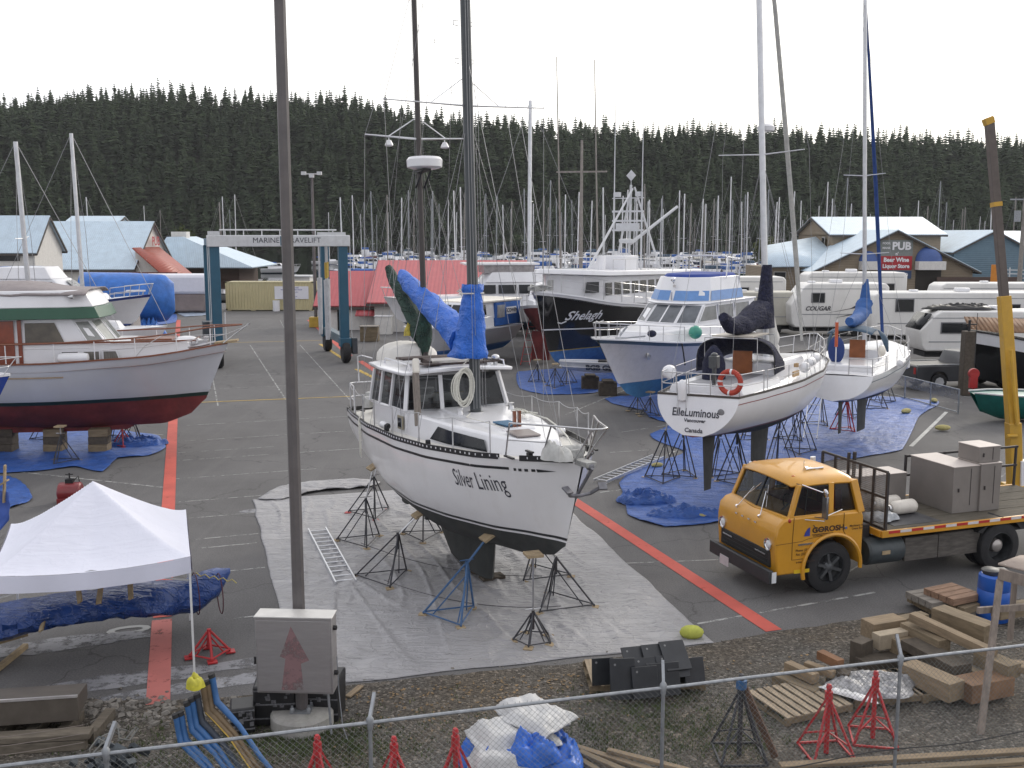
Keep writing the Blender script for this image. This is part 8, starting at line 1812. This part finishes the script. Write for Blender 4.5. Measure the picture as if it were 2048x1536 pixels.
# left pub
pb = thing('pub_building','cream pub with a steep pale blue roof and red PUB lettering, at the left','building',(0,0,0))
gable(pb,-57,-43.5,118,132,3.4,8.6,lbr,cremw,.4)
vs,fs = text_geo('PUB',size=1.5,bold=.03); MB().add([(-42.98,124.9 + u * 1.0,6.3 + v) for u,v in vs],fs).build('lettering',M('sign_red',(.38,.02,.03),rough=.5),pb,smooth=False)
MB().add([(-43.4,118.2,5.6),(-43.4,127,5.6),(-37.5,124,1.6),(-38.5,117,1.5)],[(0,1,2,3)]).build('red_lean_to_roof',brr,pb,solid=.15); MB().bx(-43.4,-39.5,119,125,0,2.6).add([(-43.4,119,2.6),(-39.5,119,2.6),(-43.4,119,5.3)],[(0,1,2)]).build('annex_wall',cremw,pb)
MB().bx(-58,-50.5,126,133,3.4,8.0).build('rear_wall',cremw,pb); gable(pb,-54.5,-48.5,125.5,133,8.0,9.3,lbr,cremw,.3,zb=3.0,name='upper_roof')
p2 = thing('harbour_building','cream building with a pale blue roof and small window, furthest left','building',(0,0,0)); gable(p2,-76,-49,106,112.5,5.6,9.0,lbr,cremw,.4); win(p2,-51.6,105.95,4.9,2.2,.9); MB().add([(-76,103.6,3.2),(-48.5,103.6,3.2),(-47,101,.8),(-76,101,.8)],[(0,1,2,3)]).build('porch_roof',lbr,p2,solid=.12)
p3 = thing('waterfront_shed','low shed with a pale blue hipped roof right of the gabled pub','building',(0,0,0)); MB().bx(-46,-36,136,146,0,3.0).build('wall',M('dark_brown_wall',(.09,.06,.05),rough=.8),p3); MB().add([(-45,135,6.8),(-43,135,6.8),(-33.5,133,2.9),(-47,133,2.9),(-33.5,147,2.9),(-43,141,6.8)],[(0,1,2,3),(1,5,4,2)]).build('roof',lbr,p3,smooth=False,solid=.15); MB().bx(-44.6,-42.6,135.5,137,6.6,7.5).build('vent_box',cremw,p3)
t = thing('deck_terrace','dark red railed wooden terrace with tables above the blue wrapped boat','terrace',(0,0,0)); mb = MB(); dr = M('dark_red_wood',(.12,.035,.03),rough=.7,var=.3)
mb.bx(-39,-31.5,97,99,2.55,2.7)
for k in range(9): mb.box((-38.8 + k * .9,97,3.1),(.12,.1,1.0))
mb.bx(-39,-31.5,96.95,97.05,3.55,3.65).bx(-36.5,-34.5,97.6,98.4,3.2,3.3).bx(-36.3,-36.1,97.9,98.1,2.6,3.3).bx(-34.9,-34.7,97.9,98.1,2.6,3.3)
for x in (-38.5,-35,-32): mb.bx(x,x + .2,97.5,97.7,0,2.6)
mb.build('frame',dr,t)
# red roofed sheds
s1_ = thing('red_roofed_shed','low shed with a pinkish red metal roof, nearer the lift','building',(0,0,0)); gable(s1_,-14.6,-10.4,77.5,85,1.95,4.2,redr,cremw,.35); MB().bx(-13.2,-12.6,77.4,77.5,0,1.7).build('door',darkwin,s1_); MB().add([(-11.7,76.4,1.15),(-10,76.4,1.15),(-10,77.4,1.6),(-11.7,77.4,1.6)],[(0,1,2,3)]).build('door_canopy',redr,s1_,solid=.08)
s2_ = thing('red_roofed_shed','long shed with a pinkish red metal roof behind the ketch masts','building',(0,0,0)); gable(s2_,-10.2,.7,76,89,2.3,5.0,redr,cremw,.5)
MB().bx(1.6,3.0,76.2,83,0,2.2).build('side_room',cremw,s2_)
for i,(px,py,a,lb_) in enumerate([(740,682,1.0,'wooden pallet stack with a plastic bin beside the red roofed shed'),(768,668,1.3,'white electrical cupboard right of the red roofed shed')]): c = on(px,py); t = thing(['pallet_stack','cupboard'][i],lb_,['pallets','cupboard'][i],c); MB().box((0,0,a / 2),(1.2,1,a)).build('body',[tb2,cremw][i],t,bevel=.03); MB().box((0,0,a + .02),(1.3,1.1,.05)).build('lid',[tb4,white][i],t)
# right pub
pr = thing('pub_building','tan pub with pale blue roofs and a stacked PUB sign, at the right','building',(0,0,0)); Z = lambda px,py,Y: at(px,py,Y)
gable(pr,41.5,55.5,134,150,7.2,9.4,lbr,tanw,.6,'x',name='upper_roof')
gable(pr,36.2,55.0,123,134.2,3.0,7.6,lbr,tanw,.7,'y'); MB().add([(30.5,126,3.2),(40.8,126,3.4),(40.8,139,6.8),(34,139,5.6)],[(0,1,2,3)]).build('side_roof',lbr,pr,solid=.15); MB().bx(31.5,41,127,139,0,3.1).build('side_wall',tanw,pr)
MB().add([(41.3,133.9,7.1),(41.3,150,7.1),(41.3,142,9.3)],[(0,1,2)]).build('gable_wall',tanw,pr); win(pr,41.2,137,6.0,1.2,1.5,None,'x')
sgn = MB().bx(43.7,47.6,122.75,122.9,1.9,6.5).build('sign_board',M('sign_grey',(.2,.22,.21),rough=.5),pr); sr = M('sign_red'); 
MB().bx(43.75,47.55,122.66,122.74,2.95,4.6).build('red_sign',sr,sgn); MB().bx(43.75,47.55,122.66,122.74,1.95,2.85).build('blue_sign',M('sign_navy',(.03,.06,.14),rough=.4),sgn); mb = MB()
for tx,x,z,sz,bo in (('PUB',46.2,5.75,1.25,.05),("n'",45.7,4.87,.5,.02),('Beer Wine',45.65,4.15,.68,.03),('Liquor Store',45.65,3.4,.62,.03),('PEPSI',45.3,2.4,.55,.02),('o',46.9,2.45,.9,.02),('POOR',44.4,6.1,.34,.01),('MANS',44.4,5.55,.34,.01)): vs,fs = text_geo(tx,size=sz,bold=bo); mb.add([(x + u,122.62,z + v) for u,v in vs],fs)
mb.build('lettering',white,sgn,smooth=False); aw = M('awning_blue',(.06,.11,.30),rough=.6)
for x,r_ in ((42.4,1.1),(49.6,1.6)):
 a_ = MB().grid(lambda u,v: (x + r_ * math.cos(PI * u) * math.sin(PI / 2 * v + .001),122.9 - r_ * .8 * math.sin(PI / 2 * v) * math.sin(PI * u) * .9,4.0 + r_ * 1.1 * math.cos(PI / 2 * v)),12,6).build('awning',aw,pr,ang=70); MB().bx(x - r_,x + r_,121.6,122.9,3.0,4.0).build('awning_band',cremw,a_)
mb = MB(); mb.bx(48.2,51.2,122.9,123.0,0,3.0).build('entrance',M('entrance_dark',(.03,.025,.02),rough=.6),pr)
for x in (33,36.5,40): win(pr,x,126.9,1.9,1.4,1.3)
b2_ = thing('blue_building','slate blue metal building with a pale roof and a white sign, right of the pub','building',(0,0,0)); gable(b2_,56.5,66.5,132,160,5.0,7.6,lbr,bluw,.4,'y'); gable(b2_,66.5,92,136,152,5.2,7.5,lbr,bluw,.5); s_ = MB().bx(67.3,72.0,135.3,135.45,4.2,5.5 - .3).build('sign_board',M('sign_pale_blue',(.45,.58,.62),rough=.5),b2_); vs,fs = text_geo('SEDONA',size=.7,bold=.02); v2,f2 = text_geo('WOODWORKS',size=.3,bold=.01); MB().add([(69.6 + u,135.26,4.85 + v) for u,v in vs],fs).add([(69.6 + u,135.26,4.38 + v) for u,v in v2],f2).build('lettering',M('sign_teal',(.03,.10,.12),rough=.5),s_,smooth=False)
t = thing('ramp_railing','white wooden ramp railing in front of the slate blue building','railing',(0,0,0)); mb = MB()
for k in range(12): x = 58 + k * 1.9; mb.box((x,124,1.6 + .9 - .03 * k),(.12,.12,1.5))
for dz in (0,.5,.95): mb.beam((58,124,2.0 + dz),(79,124,1.65 + dz),.08,.12)
mb.build('rails',lw_,t); tag(MB().bx(50,60,121,121.2,0,2.2).build('board_fence',M('dark_brown_wall')),'dark brown board fence right of the pub entrance','fence')
t = thing('utility_pole','grey utility pole with a transformer at the right edge','utility pole',on(2036,600)); zt = at(2036,395,on(2036,600).y).z; MB().tube((0,0,0),(0,0,zt),.28,.2).build('pole',M('weathered_grey_mast'),t); MB().tube((-.7,0,zt - 2.6),(-.7,0,zt - 1.4),.35,n=12).beam((-1.6,0,zt - .2),(1.2,0,zt - .2),.15,.15).build('transformer',galv,t)
tag(MB().box(at(1993,552,100),(1.1,.1,2.2)).build('orange_sign',M('orange_sign',(.55,.2,.02),rough=.5)),'orange and white board beside the crane boom','sign')
# --- caravans and campers
trv = M('caravan_white',(.70,.69,.67),rough=.4,var=.05,dirt=.3,dirtc=(.35,.33,.28),scale=.8)
def caravan(px0,px1,pyb,h,dep,label,Y=None,name='caravan',wins=(),slope=0.,stripe=None,extra=None,text=None,clear=.65,mat=None):
 Y = Y or on(px0,pyb).y; a = at(px0,pyb,Y); b = at(px1,pyb,Y); L_ = b.x - a.x; t = thing(name,label,name.replace('_',' '),(a.x,Y,0)); z0 = clear
 mb = MB(); mb.prism([(.35,z0),(L_,z0),(L_,h - .25),(L_ - .25,h),(slope + .4,h),(slope + .05,h - .2),(0.0,z0 + (h - z0) * .52),(.1,z0 + .3)],0,dep); mb.build('body',mat or trv,t,bevel=.08)
 for (x,z,a_,b_) in wins: w_ = MB().box((x,-.02,z),(a_ + .12,.06,b_ + .12)).build('window',M('window_frame_grey',(.16,.16,.17),rough=.5),t,bevel=.02); MB().box((x,-.05,z),(a_,.04,b_)).build('pane',darkwin,w_)
 mb = MB(); mb.box((L_ * .5,dep / 2,h + .12),(.8,.7,.25)).box((L_ * .25,dep / 2,h + .06),(.5,.5,.14)); mb.build('roof_vent',white,t,bevel=.05)
 mb = MB()
 for z,c_ in ((h * .42,.05),(h - .38,.04)): mb.box((L_ / 2 + .1,-.012,z),(L_ - .8,.015,c_))
 mb.build('stripe',stripe or M('stripe_grey',(.25,.26,.28),rough=.5),t); mb = MB()
 for x in (L_ * .55,L_ * .68): mb.lathe([(.001,0),(.36,0),(.36,.22),(.001,.22)],(x,.05,.38),16,axis='y')
 mb.box((L_ / 2,dep / 2,.5),(L_ * .9,dep * .7,.3)); mb.build('wheels',tyre,t)
 if text: vs,fs = text_geo(text,size=.42,bold=.012,shear=.3); MB().add([(1.9 + u,-.03,1.98 + v) for u,v in vs],fs).add([(2.2,-.03,1.6),(5.6,-.03,2.2),(5.0,-.03,2.45),(4.2,-.03,2.0)],[(0,1,2,3)]).add([(3.0,-.03,1.3),(6.4,-.03,1.9),(6.2,-.03,2.05)],[(0,1,2)]).build('lettering',M('dark_graphic',(.06,.06,.07),rough=.5),t,smooth=False)
 return t
caravan(1605,1812,612,4.1,2.4,'cream motorhome parked furthest back, in front of the tan pub',Y=84,name='motorhome',wins=[(7.0,2.9,.8,.5)],slope=.3)
caravan(1580,1775,662,3.75,2.5,'white fifth wheel caravan with dark swoosh graphics, left of the blue sail cover',Y=72.5,wins=[(1.9,2.75,.85,.6),(5.7,2.4,.8,.6)],slope=.9,text='COUGAR')
caravan(1738,2130,682,3.45,2.5,'long white caravan with one square window, behind the rear sloop bow',Y=66.5,wins=[(2.2,2.62,1.1,.75),(9.3,2.4,.7,.5)],slope=.15)
caravan(1240,1570,640,3.9,2.4,'long white trailer behind the blue and white cruiser',Y=80,wins=[(3,2.9,.9,.5),(9.5,2.8,.9,.5)],slope=.8)
caravan(1455,1600,655,3.05,2.4,'beige caravan with a louvred vent, left of the swoosh caravan',Y=74,wins=[],slope=.1,mat=M('caravan_beige',(.48,.46,.40),rough=.5,var=.05,dirt=.2))
caravan(1870,2300,640,3.6,2.4,'white caravan row roof seen behind the long caravan at the right',Y=76,slope=.3)
cp = caravan(1838,2150,712,2.95,2.3,'white truck camper with a tinted slanted rear window and roof cargo',Y=57,name='camper',wins=[(1.9,2.02,1.45,.52)],slope=.75,clear=.7)
MB().add([(-.0,.1,1.9),(.0,2.2,1.9),(.62,2.2,2.78),(.62,.1,2.78)],[(0,1,2,3)]).build('rear_window',darkwin,cp,solid=.05); crumple('roof_cargo',(2.6,1.1,2.97),4.6,1.5,.3,black,seed=51,n=20,parent=cp)
tag(MB().add([at(1928,634,51),at(2090,640,51),at(2100,666,49.8),at(1942,664,49.8)],[(0,1,2,3)]).build('corrugated_roof',ribbed('rusty_corrugated',(.25,.15,.09),0,1.4,depth=1.0,rough=.8,var=.3,dirt=.4),solid=.06),'rusty corrugated roof sheet in front of the truck camper','roof sheet')
# pickup
pk = thing('pickup_truck','dark grey pickup seen from its tailgate, behind the mesh barrier','pickup',(21.4,48.3,0),R(12)); gp = M('gunmetal_paint',(.035,.037,.042),rough=.3,var=.1,coat=.5)
def arc2(cx): return arch(cx,.42,.46,10)[::-1]
mb = MB(); o_ = [(-3.05,.5),(-3.05,1.18),(-.7,1.18),(-.6,1.15),(.2,1.15),(2.4,1.12),(2.6,.9),(2.6,.45)] + arc2(1.65) + arc2(-1.85); mb.prism(o_[:8] + arch(1.65,.42,.46,10) [0:] + arch(-1.85,.42,.46,10),-.95,.95); mb.build('body',gp,pk,bevel=.05)
MB().bx(-2.95,-.8,-.8,.8,1.181,1.19).build('bed',black,pk); MB().bx(-3.0,-.75,-.93,-.85,1.19,1.23).bx(-3.0,-.75,.85,.93,1.19,1.23).build('bed_rail',galv,pk); mb = MB(); cabin(mb,[(-.75,.9),(1.3,.88)],[(-.55,.75),(.7,.72)],1.12,1.75); mb.build('cab',gp,pk,bevel=.05); mb = MB(); panes(mb,(-.4,-.86,1.25),(.7,-.85,1.25),(.45,-.77,1.68),(-.35,-.78,1.68),.03); mb.build('side_window',darkwin,pk)
for x in (1.65,-1.85):
 for y in (-.85,.85): MB().lathe([(.12,-.12),(.38,-.12),(.4,0),(.38,.12),(.12,.12)],(x,y,.4),20,axis='y').build('wheel',tyre,pk,ang=30); MB().lathe([(.001,-.13),(.24,-.13),(.24,.1),(.001,.1)],(x,y,.4),8,axis='y').build('rim',alu,pk,smooth=False)
MB().box((-3.06,-.82,.95),(.04,.14,.3)).build('tail_light',M('red_lens'),pk); MB().box((-3.15,0,.55),(.15,1.8,.18)).build('bumper',chrome,pk)
# barrier
t = thing('mesh_barrier','low galvanised mesh barrier fence in front of the dark pickup','barrier',(0,0,0)); A,B = on(1762,785),on(1916,828); mb = MB()
for k in range(4): p = A.lerp(B,k / 3); mb.tube(p,p + Vector((0,0,1.0)),.035)
for z in (.08,1.0): mb.tube(A + Vector((0,0,z)),B + Vector((0,0,z)),.025)
mb.build('frame',galv,t); MB().add([A + Vector((0,0,.55)),B + Vector((0,0,.55)),B + Vector((0,0,.97)),A + Vector((0,0,.97))],[(0,1,2,3)]).build('mesh_panel',M('mesh_grey',(.2,.2,.2),rough=.8,alpha=.6),t)
# black hulled boat at the right, pile and red hook block, teal hull
bb = boatpose('work_boat','big black hulled boat with a white top strake at the right edge','boat',(27.0,46.5,.2),176); hx = Hull(12,4,[(0,1.3),(.5,1.6),(1,2.6)],[(0,-.2),(.8,-.2),(1,.4)],[(0,.9),(.5,1),(.8,.85),(1,.05)],rake=.6,stripe=.03); hx.mesh(MB(),n=24,nb=4,na=6,two=.55).build('hull',[black,black,M('black_gelcoat'),white],bb,ang=60); mb = MB(); hx.rim(mb,.1,.08,n=20,z=.02); mb.build('gunwale',black,bb); hx.deck(MB(),drop=.1).build('deck',cream,bb); MB().box((1.5,0,1.9),(2.4,1.8,.7)).build('cabin',cream,bb,bevel=.05)
c = on(1930,790); t = thing('timber_pile','thick dark timber pile standing in front of the black hulled boat','pile',c); MB().box((0,0,1.45),(.5,.5,2.9)).build('pile_body',tb3,t,bevel=.03); MB().tube((0,0,2.9),(0,0,3.4),.06).tube((-.3,0,3.2),(.3,0,3.2),.03).build('cap_fitting',black,t)
p = at(1947,752,42); t = thing('hook_block','red hook block hanging beside the dark pile','hook block',p); MB().lathe([(.05,-.08),(.22,-.08),(.22,.08),(.05,.08)],(0,0,.1),16,axis='y').box((0,0,-.2),(.3,.2,.6)).path([(0,0,-.5),(.12,0,-.65),(.0,0,-.8),(-.12,0,-.68)],.05,6).build('block',M('hook_red',(.35,.02,.02),rough=.4),t,bevel=.01); MB().tube((0,0,.4),(0,0,2.6),.015,n=4).build('cable',black,t)
tl = boatpose('dinghy','teal green hull lying between the pile and the yellow crane','dinghy',(20.5,39.3,.25),176); ht2 = Hull(5.2,2.0,[(0,.75),(1,.85)],[(0,-.2),(.8,-.2),(1,.1)],[(0,.85),(.5,1),(.8,.85),(1,.3)],rake=.5,stripe=.02); tm = M('teal_gelcoat',(.01,.13,.11),rough=.4,var=.2); ht2.mesh(MB(),n=18,nb=3,na=4).build('hull',[tm,tm,tm,tm],tl,ang=60); mb = MB(); ht2.rim(mb,.08,.05,n=18,z=.02); mb.build('gunwale',lw_,tl); ht2.deck(MB(),drop=.05).build('cover',tm,tl); MB().box((.3,.98,.35),(1.1,.06,.1)).build('name_plate',lw_,tl)
# --- marina: moored boats
rg = random.Random(77)
sp_ = []
for i,(hm,cvm_,s) in enumerate([(white,bluecan,1),(white,M('dark_green_canvas'),2),(M('navy_gelcoat',(.02,.03,.09),rough=.3),cream,1),(white,M('maroon_canvas',(.14,.02,.03),rough=.8),2)]):
 t = thing('moored_sailboat','moored sailboat with a bare mast among the crowded marina berths','sailboat',(0,0,WZ + .1),0,'sailboats moored in the marina'); sloop(t,15,9.5,hm,cvm_,.09 if i % 2 else .115,low=True); sp_.append(t); [c for c in t.children if c.name.startswith('mast')][0].data.materials[0] = [alu,white,M('weathered_grey_mast'),galv][i]
masts = [(174,395),(288,412),(318,420),(155,405),(438,405),(458,420),(465,390),(655,425),(692,395),(701,391),(750,430),(755,383),(808,403),(822,402),(856,382),(868,398),(904,382),(933,397),(946,420),(998,392),(1003,410),(1026,418),(1058,400),(1080,392),(1098,415),(1150,400),(1168,405),(1244,402),(1260,395),(1277,397),(1284,369),(1316,392),(1362,410),(1373,407),(1382,415),(1390,440),(1425,400),(1430,420),(1455,427),(1466,355),(1470,400),(1500,385),(1511,410),(1520,396),(1537,397),(1552,420),(1587,384),(1617,430),(1632,412),(1646,365),(1662,410),(1685,357),(1790,415),(1828,402),(1848,412),(1878,364),(1882,405),(1925,418),(1930,415),(1953,433),(1985,400),(2020,395),(884,430),(915,425),(1120,425),(1205,430),(1345,435),(1410,432),(1486,436),(1570,438),(1600,440),(1740,428),(1760,436),(1806,438),(1905,440),(1970,442),(1230,420),(1300,425),(1330,418),(720,428),(780,425),(735,405),(768,412),(795,396),(838,412),(845,390),(890,400),(920,408),(965,398),(980,388),(1015,402),(1070,408),(1090,384),(1110,398),(1135,390),(1160,385),(1185,402),(1215,398),(1235,392),(1270,408),(1305,400),(1325,398),(1350,404),(1395,398),(1415,408),(1440,392),(1480,404),(1495,412),(1528,380),(1545,404),(1560,395),(1530,420),(1605,402),(1655,398),(1700,408),(1720,395)]
for i,(px,py) in enumerate(masts):
 if i % 5 == 2 and 700 < px < 1560: py -= 22
 h = rg.uniform(14.2,17.5); Y = max(118,min(330,(h - 9.7) * 2050 / (468 - py))); 
 if px > 1580: Y = max(Y,205)
 if px > 1250: Y = max(Y,172)
 if px < 420: Y = max(Y,165)
 h = (468 - py) * Y / 2050 + 9.7; p = at(px,500,Y); o = sp_[i] if i < 4 else copy_tree(sp_[rg.randrange(4)]); s = h / 15.1
 o.location = (p.x,Y,WZ + .1); o.rotation_euler = (rg.uniform(-.02,.02),rg.uniform(-.02,.02),rg.choice([0,PI]) + R(20) + rg.gauss(0,.12)); o.scale = (min(1.15,s),min(1.15,s),s)
mp_ = []
for i,(fl,cv_,st_) in enumerate([(True,None,None),(True,M('curtain_blue'),M('blue_boot_top')),(False,None,gband),(False,bluecan,None),(True,M('slate_blue_canvas'),None)]):
 t = thing('moored_cruiser','moored white cruiser among the crowded marina berths','motor boat',(0,0,WZ + .15),0,'cruisers moored in the marina'); simple_cruiser(t,9 + i * .6,3.2,fly=fl,canvas=cv_,stripe=st_); mp_.append(t)
spots = [(690 + k * 19 + rg.uniform(-6,6),Y_ + rg.uniform(-4,4)) for Y_ in (150,195,240,285,335,390) for k in range(46) if rg.random() < .72]
spots = [(px,Y) for px,Y in spots if px < 1560 or Y > 200] + [(400,150),(640,150),(660,175),(560,260),(380,175),(350,170),(700,120),(860,118),(930,119),(1000,122),(1080,118),(1150,119),(1230,118),(1320,124)]
for i,(px,Y) in enumerate(spots):
 p = at(px,500,Y)
 if (Y < 121 and p.x > 14) or (px > 1300 and Y < 190): continue
 o = mp_[i] if i < 5 else copy_tree(mp_[rg.randrange(5)]); o.location = (p.x,Y,WZ + .15); o.rotation_euler = (0,0,rg.choice([0,PI]) + R(20) + rg.gauss(0,.15) + (PI / 2 if rg.random() < .4 else 0)); s = rg.uniform(.8,1.2); o.scale = (s,s,s)
# reflections seen in the dark water: sailboat with red cover left of the lamp, float houses and dock piles
t = thing('moored_sailboat','white sailboat with red canvas lying alone on the dark water beyond the container','sailboat',(at(455,500,172).x,172,WZ + .1),R(200)); sloop(t,15.8,10.5,white,M('sail_red',(.35,.03,.03),rough=.8),.1,low=True)
t = thing('float_house','small white float house on the dark water right of the light pole','float house',(at(592,510,150).x,150,WZ)); MB().bx(-1.9,1.9,0,3,.5,3.6).build('wall',cremw,t,bevel=.05); MB().bx(-2.5,2.5,-.6,3.6,0,.5).build('float',tb3,t); MB().bx(-2.1,2.1,-.3,3.2,3.6,3.8).build('roof',lw_,t)
dk_ = thing('dock','long floating dock running across the marina','dock',(0,0,WZ)); 
for Y in (138,166,203): MB().bx(-22,70,Y - 1,Y + 1,-.2,.45).build('float',conc,dk_)
pile0 = MB().lathe([(.001,-3),(.22,-3),(.2,3.6),(.001,3.9)],n=8).build('dock_pile',M('dark_pile',(.05,.04,.035),rough=.9)); tag(pile0,'dark round dock pile standing in the marina','pile','dock piles in the marina')
for i in range(40):
 o = pile0 if i == 0 else pile0.copy(); 
 if i: COL.objects.link(o)
 Y = rg.choice([137,167,204]); o.location = (rg.uniform(-20,65),Y,WZ); s = rg.uniform(.8,1.3); o.scale = (s,s,s)
mb = MB()
for k in range(420):
 Y = rg.choice([150,190,235,280,330,390]); x = at(rg.uniform(690,1560),500,Y).x; a = rg.uniform(.3,1.6); mb.box((x,Y + rg.uniform(-4,4),WZ + rg.uniform(.8,3.4)),(a,rg.uniform(.2,.8),rg.uniform(.15,.8)),(0,0,rg.random()),mi=rg.choice([0,0,0,1,2,3]))
tag(mb.build('marina_clutter',[white,curt if (curt := M('curtain_blue')) else white,galv,cream],smooth=False),'crowded canvas, dinghies and deck gear among the marina berths','boat gear',kind='stuff')
# --- thin damp air over the harbour
hm = bpy.data.materials.new('haze_air'); hm.use_nodes = True; n = hm.node_tree; n.nodes.clear()
o_ = n.nodes.new('ShaderNodeOutputMaterial'); v_ = n.nodes.new('ShaderNodeVolumePrincipled'); v_.inputs['Color'].default_value = (.86,.88,.90,1); v_.inputs['Density'].default_value = .00008
n.links.new(v_.outputs[0],o_.inputs['Volume'])
hz = MB().bx(-900,900,-60,930,-45,160).build('haze',hm,smooth=False); hz['kind'] = 'stuff'
# --- every stanchion, plate, vent and cleat a part of its own
SPLIT = {'stanchion': 0,'foot_plates': 'foot_plate','vent': 0,'vent_mouth': 0,'side_window': 0,'wheel_arch': 0,'cleat': 0,'winch': 0,'marker_lamp': 0,'side_fender': 0,'deck_lamp': 0,'boom': 0,'hydraulic_line': 0,'sling': 0,'handrail': 0,'grab_rail': 0,'mast_fittings': 'mast_step','yellow_strap': 0,'through_hull': 0,'bed_rail': 0,'bonnet_letters': 'bonnet_letter','trolling_pole': 0,'window_rubber': 0,'fitting': 0,'hanging_folds': 0,'wheels': 'wheel','axle_housing': 0,'roof_vent': 0,'engine_box': 0,'deck_light': 0,'teak_board': 0,'grille_trim': 0,'metal_pieces': 'metal_piece','cargo': 0,'keel_block': 0,'air_horn': 0}
for o in [q for q in bpy.data.objects if q.type == 'MESH']:
 nm = o.name.split('.')[0]
 if nm not in SPLIT or o.data.users > 1 or not o.parent: continue
 me = o.data; nv = len(me.vertices); par = list(range(nv))
 def fd_(a):
  while par[a] != a: par[a] = par[par[a]]; a = par[a]
  return a
 for e in me.edges: par[fd_(e.vertices[0])] = fd_(e.vertices[1])
 gr_ = {}
 for p in me.polygons: gr_.setdefault(fd_(p.vertices[0]),[]).append(p)
 if len(gr_) < 2 or len(gr_) > 60: continue
 nn_ = SPLIT[nm] or nm; ks = list(gr_)
 for k in ks:
  P_ = gr_[k]; ids = sorted({v for p in P_ for v in p.vertices}); ix = {v: i for i,v in enumerate(ids)}
  m2 = bpy.data.meshes.new(nn_); m2.from_pydata([me.vertices[v].co[:] for v in ids],[],[[ix[v] for v in p.vertices] for p in P_])
  m2.polygons.foreach_set('use_smooth',[p.use_smooth for p in P_]); m2.polygons.foreach_set('material_index',[p.material_index for p in P_])
  for m in me.materials: m2.materials.append(m)
  m2.set_sharp_from_angle(angle=R(40)); c = bpy.data.objects.new(nn_,m2); COL.objects.link(c); c.parent = o.parent; c.location = o.location
  for md in o.modifiers:
   if md.type == 'BEVEL': q = c.modifiers.new('bevel','BEVEL'); q.width = md.width; q.segments = 2; q.limit_method = 'ANGLE'; q.angle_limit = md.angle_limit
 for ch in list(o.children): ch.parent = o.parent
 bpy.data.objects.remove(o)
